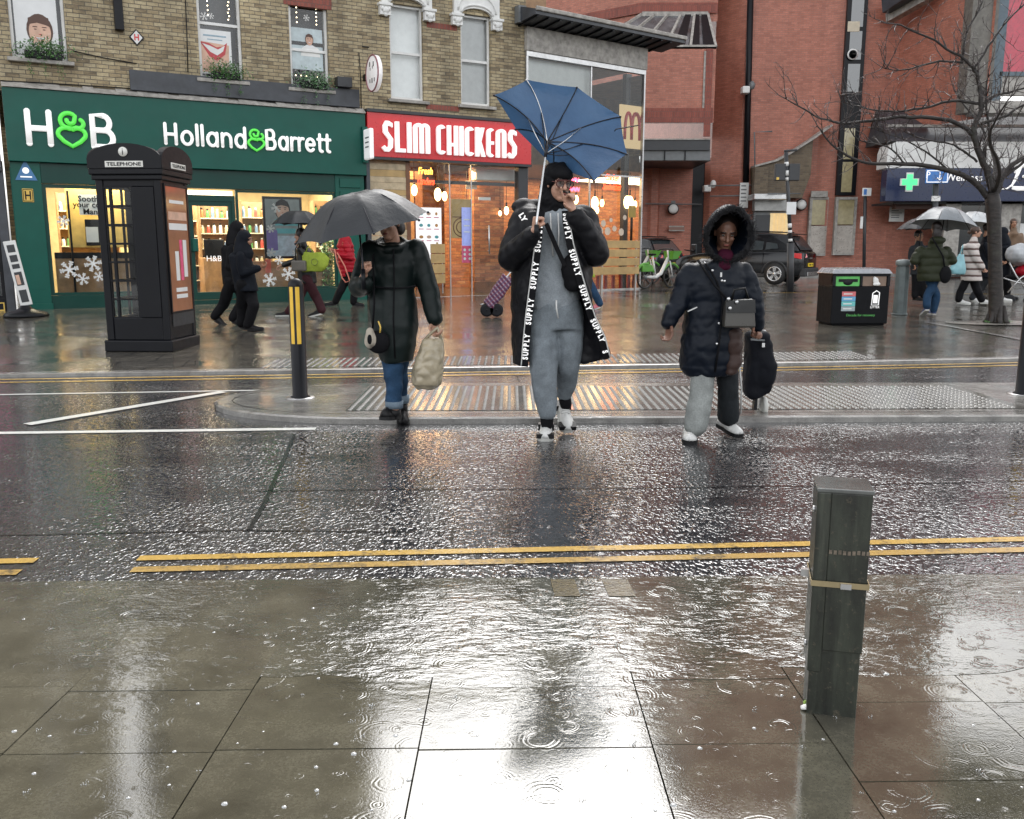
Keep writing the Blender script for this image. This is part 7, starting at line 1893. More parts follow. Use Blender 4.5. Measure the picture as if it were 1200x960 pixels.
b = Blob(); b.chain([L(851, 420, .02), kn2, L(854, 487, .09)], [.082, .074, .08]); b.fuse('trouser_leg', cloth('cloth_grey_trousers_dark', (.02, .023, .026), .7), wn, .011, 3, fold(.010, 8, (1.3, 1.3, .3), 12, .007, 12))  # this leg is coloured a much darker grey than the other
q = MB(); q.tube([L(866, 425, .06), L(869, 455, .08), L(868, 485, .11)], .006, 6); q.build('side_stripe', C_SHW, wn)
f1 = L(811, 510, -.12); shoe(wn, V((f1.x, f1.y+.12, .0)), radians(-8), (C_SHW, C_SHB), .26, 0, .105, hi=.09); f2 = L(852, 494, .1); shoe(wn, V((f2.x-.01, f2.y+.1, .035)), radians(20), (C_SHW, C_SHB), .26, radians(8), .1, hi=.085)
# handbag and trolley
hbp = AT(866, 366, YN-.20); hbr = empty('handbag', hbp, 0, 'black leather handbag on the hip of the woman in the navy coat', 'bag')
q = MB(); q.addf([(-.105, -.05, -.10), (.105, -.05, -.10), (.105, .05, -.10), (-.105, .05, -.10), (-.095, -.03, .08), (.09, -.03, .09), (.09, .03, .09), (-.095, .03, .08)], [(0, 3, 2, 1), (4, 5, 6, 7), (0, 1, 5, 4), (1, 2, 6, 5), (2, 3, 7, 6), (3, 0, 4, 7)]); q.build('bag_body', plain('bag_leather_sheen', (.05, .046, .04), .3, var=.4, vscale=5, spec=.4), hbr, bevel=.014); MB().addf([(-.10, -.048, .0), (.098, -.047, .0), (.094, -.036, .085), (-.098, -.036, .078)], [(0, 1, 2, 3)]).build('black_flap', C_LEATH, hbr)  # grey body colour paints the reflected sheen on the black leather
MB().tube([V((-.06, -.03, .08)), V((-.05, -.05, .15)), V((.02, -.05, .16)), V((.05, -.03, .09))], .008, 6).build('handle', C_LEATH, hbr); [MB().ell(c_, (.013, .01, .013)).build('metal_fitting', M_RIBS, hbr) for c_ in ((-.085, -.05, .09), (-.03, -.05, .07), (-.075, -.06, .03))]
MB().tube([V((-.09, -.02, .09)), AT(838, 335, YN-.18)-hbp, AT(818, 305, YN-.06)-hbp], .008, 6).build('strap', C_BLACK2, hbr)
tr_ = G(893, 489); tro = empty('shopping_trolley', tr_, 0, 'black wheeled shopping trolley pulled by the woman in the navy coat', 'trolley'); T_ = lambda px, py, dy=0: AT(px, py, tr_.y+dy)-tr_
b = Blob(); rT = lambda a, c, py, ry: (((T_(a, py)+T_(c, py))/2), (T_(c, py).x-T_(a, py).x)/2, ry, 0)
b.loft([rT(874, 893, 464, .11), rT(872, 900, 459, .12), rT(872, 906, 440, .14), rT(873, 907, 425, .14), rT(874, 902, 405, .12), rT(874, 898, 392, .11), rT(877, 896, 389, .09)], 24, 4.5); b.fuse('bag_body', cloth('trolley_black', (.007, .008, .012), .7), tro, .012, 2, fold(.02, 8, amp2=.014, sc2=13))
MB().bar(T_(886, 388, .0), T_(897, 388, .0), .02).bar(T_(897, 388, .0), T_(899, 420, .02), .018).bar(T_(899, 420, .02), T_(889, 478, .02), .016).build('frame', M_RIBS, tro)
for px_, dy_ in ((895, .0), (889, .16)):
    c = T_(px_, 476, dy_); q = MB(); 
    q.lathe([(.03, -.018), (.068, -.018), (.075, -.01), (.075, .01), (.068, .018), (.03, .018)], c, 22, 'x'); q.build('wheel', plain('wheel_grey', (.62, .62, .58), .5, var=.3), tro)
MB().box((T_(880, 462).x, -.1, T_(880, 462).z), (T_(884, 462).x, -.05, T_(880, 478).z)).build('foot', P_BLACK, tro)
q = MB(); q.bar(T_(904, 420, -.1), T_(893, 459, -.1), .012).bar(T_(880, 398, -.14), T_(896, 399, -.14), .012); q.build('piping', P_GREY, tro)
MB().box(tuple(T_(893, 407, -.16)), tuple(T_(896, 402, -.15))).build('emblem', M_RIBS, tro)
# ------------------------------------------------------------------ people across the street
SM = dict(skin=SKIN_M, trousers=C_BLACK2, coat=C_NAVY2)
# the two in dark hooded jackets hurrying to the right
small_person('person in a black hooded jacket hurrying right, half hidden by the person in front', (270, 383), dict(head=(279, 270, .35), neck=(275, 282, .35), shl=(270, 291, .5), shr=(272, 291, .2), ell=(266, 312, .5), elr=(268, 312, .2), wrl=(282, 318, .5), wrr=(286, 318, .15), hip=(274, 328, .35), knl=(262, 357, .4), knr=(285, 352, .3), anl=(252, 372, .4), anr=(273, 374, .3)),
    dict(skin=SKIN_M, trousers=C_BLACK2, coat=C_BLACK2), yaw=75, pitch=10, hood='up', feet=(30, 12), coat_rings=[(1, .16, .16), (.5, .165, .17), (.1, .16, .17), (-.15, .165, .175)], seed=2)
small_person('person in a navy hooded jacket and black boots hurrying right past the green shop', (288, 388), dict(head=(288, 281, 0), neck=(285, 292, 0), shl=(281, 300, .16), shr=(281, 300, -.16), ell=(283, 321, .18), elr=(284, 321, -.18), wrl=(303, 313, .1), wrr=(305, 314, -.14), hip=(288, 333, 0), knl=(284, 360, .08), knr=(297, 358, -.06), anl=(283, 380, .08), anr=(291, 382, -.06)),
    SM, yaw=78, pitch=12, hood='up', feet=(10, 0), coat_rings=[(1, .15, .16), (.5, .155, .17), (.1, .15, .17), (-.25, .16, .175)], seed=3)
# woman with the yellow-green bag, walking left with a dark umbrella over her
r_, J_, R_ = small_person('woman in a black jacket and maroon trousers walking left with a yellow-green bag', (357, 371), dict(head=(352, 276, 0), neck=(355, 287, 0), shl=(358, 295, -.15), shr=(358, 295, .15), ell=(364, 309, -.2), elr=(346, 306, .2), wrl=(349, 290, -.25), wrr=(331, 311, .2), hip=(360, 326, 0), knl=(350, 349, -.04), knr=(370, 347, .05), anl=(339, 366, -.04), anr=(377, 364, .05)),
    dict(skin=SKIN_L, trousers=C_MAROON, coat=C_LEATH, hair=C_HAIR), yaw=-80, pitch=8, hair='bun', feet=(0, 14), shoes=(C_SHB, C_SOLE), coat_rings=[(1, .14, .15), (.5, .15, .16), (.05, .15, .17), (-.2, .155, .175)], leg=(.1, .085, .085), seed=4)
gy = G(357, 371)
def loose(name, label, cat, px, py, y): return empty(name, AT(px, py, y), 0, label, cat)
yb = loose('tote_bag', 'yellow-green tote bag with a round print carried by the woman in maroon trousers', 'bag', 371, 305, gy.y-.25)
q = Blob(); q.loft([((-.1, 0, -.2), .17, .05, 0), ((-.03, 0, -.1), .24, .07, 0), ((0, 0, .03), .25, .05, 0), ((-.04, 0, .14), .2, .02, 0)], 20, 3.2); q.fuse('sack', C_YGREEN, yb, .016, 2, fold(.03, 7)); q = MB()
o_ = circle_poly(.055, 14); q.tube([(a-.02, -.09, b-.03) for a, b in o_+[o_[0]]], .008, 5); q.build('round_print', plain('bag_print', (.16, .2, .03), .6), yb); MB().tube([(-.2, 0, .1), (-.13, -.02, .25), (-.06, 0, .14)], .012, 6).build('handle', C_YGREEN, yb)
gb_ = loose('shoulder_bag', 'small grey shoulder bag hanging in front of the woman in maroon trousers', 'bag', 350.5, 312, gy.y-.33)
MB().box((-.13, -.05, -.09), (.13, .05, .1)).build('bag_body', plain('taupe_leather', (.11, .1, .085), .4), gb_, bevel=.03); MB().tube([(-.06, 0, .1), (-.05, 0, .3), (.03, .05, .45)], .01, 6).build('strap', C_LEATH, gb_)
uu = loose('umbrella', 'dark umbrella half hidden behind the larger black umbrella, over the woman in maroon trousers', 'umbrella', 351, 292, gy.y-.25)
rim3 = [V((.48*cos(2*pi*i/8), .48*sin(2*pi*i/8), .42)) for i in range(8)]; bf3 = lambda s, i: V((0, 0, .1))*sin(pi*s**.8)
canopy('canopy', V((0, 0, .62)), rim3, bf3, C_UMK, uu, .1); MB().tube([(0, 0, -.1), (0, 0, .62)], .01, 6).build('shaft', M_RIB, uu)
# red puffer jacket
small_person('person in a red puffer jacket and black trousers facing left with an orange lead', (402, 359), dict(head=(404, 266, .0), neck=(404, 276, .0), shl=(405, 286, -.15), shr=(404, 286, .15), ell=(412, 302, -.17), elr=(405, 300, .17), wrl=(393, 297, -.25), wrr=(391, 293, .05), hip=(408, 322, 0), knl=(399, 341, -.05), knr=(416, 342, .05), anl=(393, 354, -.05), anr=(414, 357, .05)),
    dict(skin=SKIN_L, trousers=C_BLACK2, coat=C_RED, hair=C_HAIR), yaw=-75, hair='short', quilt=.085, coat_rings=[(1, .15, .17), (.5, .17, .18), (.12, .16, .17), (-.05, .15, .16)], shoe_yaw=(-80, 70), seed=5)
gr_ = G(402, 359); ld = loose('dog_lead', 'pinkish orange lead looped from the hand of the person in red', 'lead', 392, 292, gr_.y-.3)
A_ = lambda px, py: AT(px, py, gr_.y-.3)-AT(392, 292, gr_.y-.3)
MB().tube([A_(392, 292), A_(395, 308), A_(401, 326), A_(405, 331), A_(410, 329), A_(404, 312), A_(395, 296)], .014, 6).build('cord', plain('lead_orange', (.6, .2, .14), .5), ld)
# walker hidden behind the man, with the tartan trolley
small_person('person in jeans and pink trainers passing behind the man in glasses', (688, 363), dict(head=(672, 268, .2), neck=(673, 279, .2), shl=(676, 290, .0), shr=(676, 290, .36), ell=(684, 306, 0), elr=(670, 306, .36), wrl=(692, 316, -.05), wrr=(655, 312, .3), hip=(686, 318, .2), knl=(694, 338, .1), knr=(672, 340, .3), anl=(703, 357, .1), anr=(664, 359, .3)),
    dict(skin=SKIN_L, trousers=C_DENIM, coat=C_YGREEN, hair=C_HAIRB), yaw=-80, hair='short', shoes=(C_PINK, C_SOLE), feet=(18, 0), seed=6)
gt = G(582, 371); tt = empty('shopping_trolley', gt, 0, 'purple tartan shopping trolley with black spoked wheels tilted on the wet pavement', 'trolley')
t_ = lambda px, py, dy=0: AT(px, py, gt.y+dy)-gt
M_TART = newmat('tartan_purple'); t = NT(M_TART); co = t.coord('Object')
w1_ = t.add('ShaderNodeTexWave', Vector=t.coord('Object', rot=(0, .7, 0)), Scale=5.0); w2_ = t.add('ShaderNodeTexWave', Vector=t.coord('Object', rot=(0, -.9, 0)), Scale=5.0)
cc = t.mix(t.ramp(w1_.outputs[1], [(.55, 0), (.75, .75)]), (.10, .01, .04, 1), (.34, .25, .3, 1)); cc = t.mix(t.ramp(w2_.outputs[1], [(.55, 0), (.8, .6)]), cc, (.045, .03, .1, 1)); t.out(t.pbsdf(Base__Color=cc, Roughness=.6))
c0, c1 = t_(572, 357), t_(595, 324); d = (c1-c0).normalized(); sd = V((d.z, 0, -d.x)); Ln = (c1-c0).length
b = Blob()
for f0, f1, w_, th_ in ((0, .8, .15, .17), (.7, .98, .15, .13)):
    vs = [c0+d*Ln*f+sd*(sx_*w_*.62)+V((0, sy_*th_, 0)) for f in (f0, f1) for sx_, sy_ in ((-1, -1), (1.35, -1), (1.35, 1), (-1, 1))]
    b.addf(vs, [(0, 3, 2, 1), (4, 5, 6, 7), (0, 1, 5, 4), (1, 2, 6, 5), (2, 3, 7, 6), (3, 0, 4, 7)])
b.fuse('bag_body', M_TART, tt, .016, 3, fold(.028, 8, amp2=.02, sc2=12))
MB().tube([t_(566, 358, -.1), t_(600, 317, -.1)], .014, 6).tube([t_(569, 361, .12), t_(604, 322, .12)], .014, 6).tube([t_(600, 317, -.1), t_(604, 322, .12)], .014, 6).tube([t_(563, 357), t_(577, 355)], .02, 6).build('frame', M_RIBS, tt)
for px_, dy_ in ((570.5, -.14), (582, -.14)):
    c = t_(px_, 363.5, dy_); w_ = MB().lathe([(.085, -.02), (.115, -.02), (.12, 0), (.115, .02), (.085, .02)], c, 24, 'y'); w_.v = w_.v
    for k in range(5): a = 2*pi*k/5; w_.bar(c, c+V((.09*cos(a), 0, .09*sin(a))), .03, .02, (0, 1, 0))
    w_.ell(c, (.03, .03, .03)); w_.build('wheel', P_BLACK, tt)

# helmet rider by the brick wall
small_person('rider in a red and white helmet and dark jacket walking right along the brick wall', (1015, 316), dict(head=(1021, 267, 0), neck=(1019, 273, 0), shl=(1016, 277, .17), shr=(1017, 277, -.17), ell=(1014, 286, .2), elr=(1018, 287, -.2), wrl=(1022, 293, .15), wrr=(1026, 294, -.2), hip=(1017, 297, 0), knl=(1012, 306, .05), knr=(1021, 307, -.05), anl=(1007, 314, .05), anr=(1023, 315, -.05)),
    dict(skin=SKIN_M, trousers=C_GREYD, coat=C_NAVY2, hair=C_HAIR), Yroot=35.9, yaw=80, hair='short', voxel=.022, seed=7, shoe_len=.28)
yr = 35.7; hl = loose('crash_helmet', 'red and white crash helmet on the rider by the brick wall', 'helmet', 1021, 265.5, yr)
q = MB(); q.ell((0, 0, 0), (.2, .17, .18)); q.build('helmet_shell', plain('helmet_red', (.55, .04, .05), .2, coat=.6), hl); q = MB(); q.ell((.07, -.04, .06), (.15, .15, .13)); q.build('white_band', P_WHITE, hl); q = MB(); q.ell((.13, -.05, -.05), (.1, .12, .07)); q.build('visor', P_BLACK, hl)
tb = loose('delivery_box', 'black delivery box carried at the side of the rider by the brick wall', 'box', 1031, 299, yr-.2); MB().box((-.22, -.2, -.2), (.22, .2, .2)).build('box_body', C_BLACK2, tb, bevel=.05); MB().box((-.2, -.21, .02), (.2, -.2, .06)).build('stripe', P_GREY, tb)

# woman in the long olive puffer, seen from behind
small_person('woman in a long olive puffer coat and jeans seen from behind under a grey umbrella', (1092, 371), dict(head=(1097, 268, 0), neck=(1097, 279, 0), shl=(1078, 294, 0), shr=(1109, 294, 0), ell=(1072, 305, -.06), elr=(1116, 305, -.05), wrl=(1081, 300, .2), wrr=(1113, 300, .22), hip=(1093, 322, 0), knl=(1087, 347, -.02), knr=(1097, 347, .04), anl=(1086, 360, -.1), anr=(1094, 364, .06)),
    dict(skin=SKIN_M, trousers=C_DENIM, coat=C_OLIVE, hair=C_HAIR), yaw=180, hair='long', hood='down', quilt=.13, coat_rings=[(1, .26, .17), (.5, .27, .19), (.0, .275, .2), (-.28, .27, .2)], sleeve=(.085, .08, .06), shoes=(plain('shoe_blue', (.05, .08, .2), .5), C_SOLE), feet=(30, 0), leg=(.085, .075, .07), seed=8)
def umbrella(label, px, py, y, rad, h, mat, tilt=(0, 0), sh=.7, group=None):
    c = AT(px, py, y); r = empty('umbrella', c, 0, label, 'umbrella', group); Rt = Matrix.Rotation(radians(tilt[0]), 3, 'Y') @ Matrix.Rotation(radians(tilt[1]), 3, 'X')
    rim_ = [Rt @ V((rad*cos(2*pi*i/8+.2), rad*sin(2*pi*i/8+.2), -h)) for i in range(8)]; upv = Rt @ V((0, 0, 1)); bf = lambda s, i: upv*(h*.5*sin(pi*s**.8))
    canopy('canopy', V((0, 0, 0)), rim_, bf, mat, r, .09, seed=px)
    for i, q_ in enumerate(rim_): MB().tube([V((0, 0, 0)).lerp(q_, s)+bf(s, i)-upv*.006 for s in [k/6 for k in range(7)]], .006, 5).build('rib', M_RIB, r)
    MB().tube([upv*.04, -upv*sh], .009, 6).build('shaft', M_RIB, r); MB().tube([-upv*(sh+.1), -upv*(sh-.04)], .017, 8).build('handle', P_BLACK, r); return r
C_UMG = plain('umbrella_grey', (.2, .22, .24), .3, var=.2, vscale=3, bump=.3, bscale=12, bdist=.02)
C_UMW = glassmat('umbrella_clear', (.7, .74, .76), 1.2, .15); C_UMT = plain('umbrella_pale', (.5, .52, .53), .3, var=.2)
ga = G(1092, 371); umbrella('grey umbrella tilted over the woman in the olive puffer coat', 1108, 247, ga.y+.15, .58, .27, C_UMG, (8, -6))
umbrella('dark umbrella behind the woman in the olive puffer coat', 1080, 258, ga.y+3.2, .5, .2, C_UMK, (0, 0))
small_person('person in a dark coat half hidden behind the woman in the olive puffer coat', (1076, 352), dict(head=(1077, 277, 0), neck=(1077, 285, 0), shl=(1069, 291, 0), shr=(1086, 291, 0), ell=(1067, 303, 0), elr=(1089, 303, 0), wrl=(1071, 311, -.1), wrr=(1085, 312, -.1), hip=(1077, 316, 0), knl=(1073, 334, 0), knr=(1081, 334, 0), anl=(1072, 348, 0), anr=(1082, 348, 0)),
    dict(skin=SKIN_M, trousers=C_BLACK2, coat=C_GREYD, hair=C_HAIR), Yroot=ga.y+3.3, yaw=20, hair='short', voxel=.02, seed=9)
cb_ = loose('crossbody_bag', 'black crossbody bag at the right hip of the woman in the olive puffer coat', 'bag', 1108, 322, ga.y-.2); b = Blob(); b.ell((0, 0, 0), (.11, .06, .16)); b.fuse('bag_body', C_BLACK2, cb_, .015, 2); MB().tube([V((-.02, 0, .1)), AT(1105, 300, ga.y-.22)-cb_.location, AT(1092, 278, ga.y-.2)-cb_.location], .014, 6).build('strap', C_BLACK2, cb_)
# striped coat
M_STR = newmat('striped_knit'); t = NT(M_STR); sx = t.add('ShaderNodeSeparateXYZ', Vector=t.coord('Object')); zz_ = t.math('ADD', sx.outputs[2], t.math('MULTIPLY', t.noise(t.coord('Object'), 5, 2), .03))
fr0 = t.math('FRACT', t.math('MULTIPLY', zz_, 7.2)); cc = t.ramp(fr0, [(.0, (.56, .5, .47)), (.5, (.6, .55, .52)), (.56, (.10, .06, .055)), (.8, (.12, .08, .07)), (.86, (.5, .45, .42))])
t.out(t.pbsdf(Base__Color=cc, Roughness=.9, Normal=t.bump(t.noise(t.coord('Object'), 60, 4), .6, .01)))
gs = G(1133, 358); small_person('woman in a cream and brown striped long coat and black leggings walking right', (1133, 358), dict(head=(1144, 272, 0), neck=(1141, 282, 0), shl=(1136, 289, .16), shr=(1137, 289, -.16), ell=(1143, 305, .2), elr=(1145, 305, -.2), wrl=(1151, 313, .2), wrr=(1151, 315, -.2), hip=(1138, 318, 0), knl=(1126, 341, .03), knr=(1146, 342, -.03), anl=(1123, 352, .03), anr=(1150, 352, -.03)),
    dict(skin=SKIN_L, trousers=C_BLACK2, coat=M_STR, hair=C_HAIRB), yaw=68, hair='bun', shoes=(C_SHW, C_SOLE), coat_rings=[(1, .17, .17), (.5, .19, .19), (0, .2, .2), (-.38, .22, .21)], sleeve=(.09, .085, .07), feet=(6, 0), seed=10)
tl_ = loose('shopping_bag', 'pale teal shopping bag on the shoulder of the woman in the striped coat', 'bag', 1124, 309, gs.y-.35); b = Blob(); b.loft([((0, 0, -.22), .16, .07, .3), ((-.02, 0, -.12), .19, .08, .3), ((.0, 0, .05), .13, .06, .3), ((.04, 0, .2), .07, .03, .3)], 20, 3.0); b.fuse('sack', plain('teal_plastic', (.22, .45, .5), .35, var=.3, vscale=5), tl_, .016, 2, fold(.03, 8))
MB().tube([(.0, 0, .18), (.07, .05, .38), (.1, .1, .2)], .012, 6).build('handle', MATS['teal_plastic'], tl_)
umbrella('clear pale umbrella behind the striped coat', 1143, 251, gs.y+1.2, .5, .24, C_UMT, (6, -4))
small_person('person in a dark jacket and grey trousers striding right behind the tree trunk', (1155, 356), dict(head=(1158, 268, .8), neck=(1157, 279, .8), shl=(1154, 287, .98), shr=(1155, 287, .62), ell=(1158, 303, 1.0), elr=(1160, 303, .6), wrl=(1171, 306, .95), wrr=(1173, 308, .6), hip=(1156, 318, .8), knl=(1151, 335, .85), knr=(1167, 337, .75), anl=(1139, 351, .85), anr=(1172, 354, .75)),
    dict(skin=SKIN_M, trousers=C_GREYD, coat=C_NAVY2, hair=C_HAIR), yaw=75, hair='short', shoes=(C_SHW, C_SOLE), feet=(20, 0), seed=11)
gp = G(1176, 352)
small_person('hooded person in a dark raincoat pushing the pale pram', (1178, 352), dict(head=(1177, 273, .5), neck=(1177, 283, .5), shl=(1172, 290, .6), shr=(1183, 290, .35), ell=(1174, 304, .65), elr=(1184, 305, .3), wrl=(1184, 308, .6), wrr=(1192, 310, .3), hip=(1176, 318, .5), knl=(1172, 334, .5), knr=(1181, 335, .4), anl=(1168, 350, .5), anr=(1180, 350, .4)),
    dict(skin=SKIN_M, trousers=C_BLACK2, coat=C_NAVY2), yaw=70, hood='up', seed=12)
small_person('woman with long dark hair in a tan coat standing by the pharmacy entrance', (1188, 330), dict(head=(1188, 262, 0), neck=(1188, 270, 0), shl=(1181, 276, 0), shr=(1196, 276, 0), ell=(1179, 285, -.1), elr=(1198, 285, -.1), wrl=(1183, 293, -.12), wrr=(1194, 294, -.12), hip=(1188, 296, 0), knl=(1185, 310, 0), knr=(1191, 310, 0), anl=(1185, 324, 0), anr=(1192, 324, 0)),
    dict(skin=SKIN_M, trousers=C_BLACK2, coat=plain('cloth_tan', (.16, .1, .06), .7), hair=C_HAIRB), coat_rings=[(1, .17, .11), (.5, .17, .12), (0, .17, .13), (-.3, .18, .13)], Yroot=24, yaw=-15, hair='long', voxel=.018, seed=13)
# pram
pr = empty('pram', gp, 0, 'pale grey pram with a red blanket and black spoked wheels at the right edge', 'pram'); t_ = lambda px, py, dy=0: AT(px, py, gp.y+dy)-gp
b = Blob(); b.ell(t_(1196, 298), (.32, .24, .26)); b.fuse('hood', plain('pram_grey', (.42, .44, .46), .45, var=.3, vscale=5), pr, .018, 2, fold(.05, 6)); b = Blob(); b.ell(t_(1203, 318), (.26, .2, .16)); b.fuse('red_blanket', C_RED, pr, .018, 2)
MB().tube([t_(1183, 308, -.2), t_(1190, 322, -.2), t_(1206, 345, -.2)], .018, 6).tube([t_(1181, 343, -.2), t_(1196, 326, -.2), t_(1208, 318, -.2)], .018, 6).tube([t_(1176, 326, -.2), t_(1192, 331, -.2), t_(1210, 334, -.2)], .016, 6).build('frame', M_RIBS, pr)
b = Blob(); b.ell(t_(1186, 325), (.16, .15, .07)); b.fuse('basket', C_BLACK2, pr, .018, 2)
for px_ in (1182, 1207):
    c = t_(px_, 353, -.22); w_ = MB().lathe([(.13, -.025), (.155, -.02), (.16, 0), (.155, .02), (.13, .025)], c, 24, 'y')
    for k in range(6): a = 2*pi*k/6; w_.bar(c, c+V((.135*cos(a), 0, .135*sin(a))), .02, .02, (0, 1, 0))
    w_.build('wheel', P_BLACK, pr)
# ------------------------------------------------------------------ street furniture
# black telephone box
pa = G(127, 412); pb = G(193, 413); ang = atan2(pb.y-pa.y, pb.x-pa.x); ang = radians(-3)
pw = .80
ph_ = empty('telephone_box', pa, ang, 'black telephone box with a domed roof and an orange poster on its side', 'phone box')
Wd = .80; Hb = 2.12
MB().box((-.03, -.03, 0), (Wd+.03, Wd+.03, .14)).build('plinth', P_BLACK, ph_, bevel=.015)
cor = MB()
for x in (0, Wd-.09):
    for y in (0, Wd-.09): cor.box((x, y, .14), (x+.09, y+.09, Hb))
cor.box((.09, .01, .14), (Wd-.09, .08, .42)).box((.09, .01, 1.98), (Wd-.09, .08, Hb)); cor.box((.01, .09, .14), (.08, Wd-.09, .42)).box((.01, .09, 1.98), (.08, Wd-.09, Hb)); cor.box((.09, Wd-.08, .14), (Wd-.09, Wd-.01, .42)).box((.09, Wd-.08, 1.98), (Wd-.09, Wd-.01, Hb)).box((.5, Wd-.08, .42), (Wd-.09, Wd-.01, 1.98)); cor.box((Wd-.08, .09, .14), (Wd-.01, Wd-.09, Hb))
cor.build('body', P_BLACK, ph_, bevel=.012)
MB().box((.44, -.004, .42), (Wd-.09, .08, 1.98)).build('door', P_BLACK, ph_, bevel=.008)
gb = MB()
for z in [.42+k*(1.56/7) for k in range(8)]: gb.box((.09, .012, z-.012), (.44, .05, z+.012))
for x in (.09, .17, .43): gb.box((x-.012, .014, .42), (x+.012, .048, 1.98))
wn_ = gb.build('window', P_BLACK, ph_); MB().quad((.09, .03, .42), (.44, .03, .42), (.44, .03, 1.98), (.09, .03, 1.98)).build('pane', GLASS, wn_)
gb = MB()
for z in [.42+k*(1.56/7) for k in range(1, 7)]: gb.box((.09, Wd-.06, z-.012), (.5, Wd-.03, z+.012))
gb.build('rear_glazing_bars', P_BLACK, ph_); gb = MB()
for z in [.42+k*(1.56/7) for k in range(1, 7)]: gb.box((.03, .09, z-.012), (.06, Wd-.09, z+.012))
for y in (.26, .55): gb.box((.032, y-.012, .42), (.058, y+.012, 1.98))
gb.build('side_glazing_bars', P_BLACK, ph_)
MB().box((-.05, -.05, Hb), (Wd+.05, Wd+.05, Hb+.07)).box((-.03, -.03, Hb-.06), (Wd+.03, Wd+.03, Hb)).build('cornice', P_BLACK, ph_, bevel=.012)
pd = MB(); z0 = Hb+.07
seg = [(-.05, z0), (Wd+.05, z0), (Wd+.05, z0+.12)]+arc(Wd/2, z0+.10, Wd/2+.05, .19, 5, 175, 14)+[(-.05, z0+.12)]
pd.prism(seg, -.055, .03); pd.prism(seg, Wd-.03, Wd+.055); pd.prism(seg, -.055, .03, 'yz'); pd.prism(seg, Wd-.03, Wd+.055, 'yz'); pd.build('pediment', P_BLACK, ph_, bevel=.006)
dm = MB(); vs = []; n = 12
for i in range(n+1):
    for j in range(n+1):
        u, v = i/n, j/n; vs.append((.02+(Wd-.04)*u, .02+(Wd-.04)*v, z0+.10+.16*sin(pi*u)**.6*sin(pi*v)**.6))
dm.addf(vs, [(i*(n+1)+j, (i+1)*(n+1)+j, (i+1)*(n+1)+j+1, i*(n+1)+j+1) for i in range(n) for j in range(n)], True); dm.build('dome', P_BLACK, ph_)
pl = MB().box((.17, -.062, z0+.015), (.63, -.056, z0+.085)).build('name_plate', plain('plate_white', (.62, .62, .58), .4, emit=(1, 1, .95), estr=.08), ph_); letters('lettering', 'TELEPHONE', .07, P_BLACK, pl, (.4, -.066, z0+.05), depth=.003, width=.42, height=.042, bold=.0008)
q = MB(); q.lathe([(.055, -.01), (.055, .0)], (.4, -.058, z0+.19), 20, 'y'); cr = q.build('crest', MATS['plate_white'], ph_); letters('lettering', 'i', .09, P_BLACK, cr, (.4, -.073, z0+.19), depth=.003, height=.07)
o = MB().box((Wd+.056, .2, z0+.02), (Wd+.062, .62, z0+.09)).build('name_plate', MATS['plate_white'], ph_); l_ = letters('lettering', 'TELEPHONE', .07, P_BLACK, o, (Wd+.066, .41, z0+.055), depth=.003, width=.38, height=.042, rot=(pi/2, 0, pi/2))
ad = MB().box((Wd-.008, .09, .48), (Wd+.004, Wd-.07, 2.0)).build('poster', plain('ad_brown', (.33, .13, .06), .35, var=.35, vscale=2.2, coat=.5), ph_)
def side_rect(name, y0, y1, za, zb_, mat, off): 
    q = MB(); q.box((Wd+.004, y0, za), (Wd+.004+off, y1, zb_)); return q.build(name, mat, ad)
side_rect('printed_block', .15, .68, 1.60, 1.70, P_SKIN2, .002); side_rect('printed_block', .15, .68, 1.48, 1.56, P_PAPER, .003); side_rect('printed_block', .2, .62, 1.80, 1.84, P_PAPER, .002); side_rect('printed_label', .42, .50, .86, 1.36, P_PINK2, .003); side_rect('printed_label', .28, .38, .86, 1.22, P_PAPER, .003); side_rect('printed_label', .52, .62, .90, 1.36, P_PAPER, .004); side_rect('printed_block', .25, .58, .72, .77, P_PAPER, .002); side_rect('printed_block', .25, .58, .64, .69, P_PAPER, .002)
side_rect('lower_panel', .09, Wd-.07, .30, .46, P_DARK, .001)
fr = MB(); 
for a, b, c, d in ((.07, .1, .46, 2.03), (Wd-.08, Wd-.05, .46, 2.03)): fr.box((Wd-.004, a, c), (Wd+.012, b, d))
fr.box((Wd-.004, .1, 2.0), (Wd+.0115, Wd-.08, 2.03)).box((Wd-.004, .1, .46), (Wd+.0115, Wd-.08, .485)); fr.build('poster_frame', P_BLACK, ph_)

# rounded traffic bollards with yellow reflective strips
def traffic_bollard(px, py, pytop, label, rz=0.0):
    g = AT(px, py, 1); d = ray(px, py); t = (IZ-EYE)/d.z; g = EYEV+d*t
    h = AT(px, pytop, g.y).z-IZ; r = empty('bollard', g, rz, label, 'bollard', 'black bollards on the crossing refuge')
    R_ = .064
    q = MB(); q.lathe([(R_+.02, 0), (R_+.02, .012), (R_, .02), (R_, h-R_)]+[(R_*cos(a), h-R_+R_*sin(a)) for a in [pi/2*k/6 for k in range(1, 6)]]+[(.004, h)], n=28); q.build('post', P_BLACK, r)
    q = MB()
    for a0 in (-130, -82):
        n = 4; vs = []
        for k in range(n+1):
            a = radians(a0+30*k/n); vs += [((R_+.002)*cos(a), (R_+.002)*sin(a), h*.46), ((R_+.002)*cos(a), (R_+.002)*sin(a), h*.93)]
        q.addf(vs, [(2*k, 2*k+2, 2*k+3, 2*k+1) for k in range(n)], True)
    q.build('reflective_strip', plain('reflective_yellow', (.8, .5, .06), .35, emit=(1, .65, .1), estr=.06), r)
    q = MB(); q.lathe([(R_+.06, 0), (R_+.055, .006), (R_+.02, .007)], n=24); q.build('base_ring', P_STEEL, r)
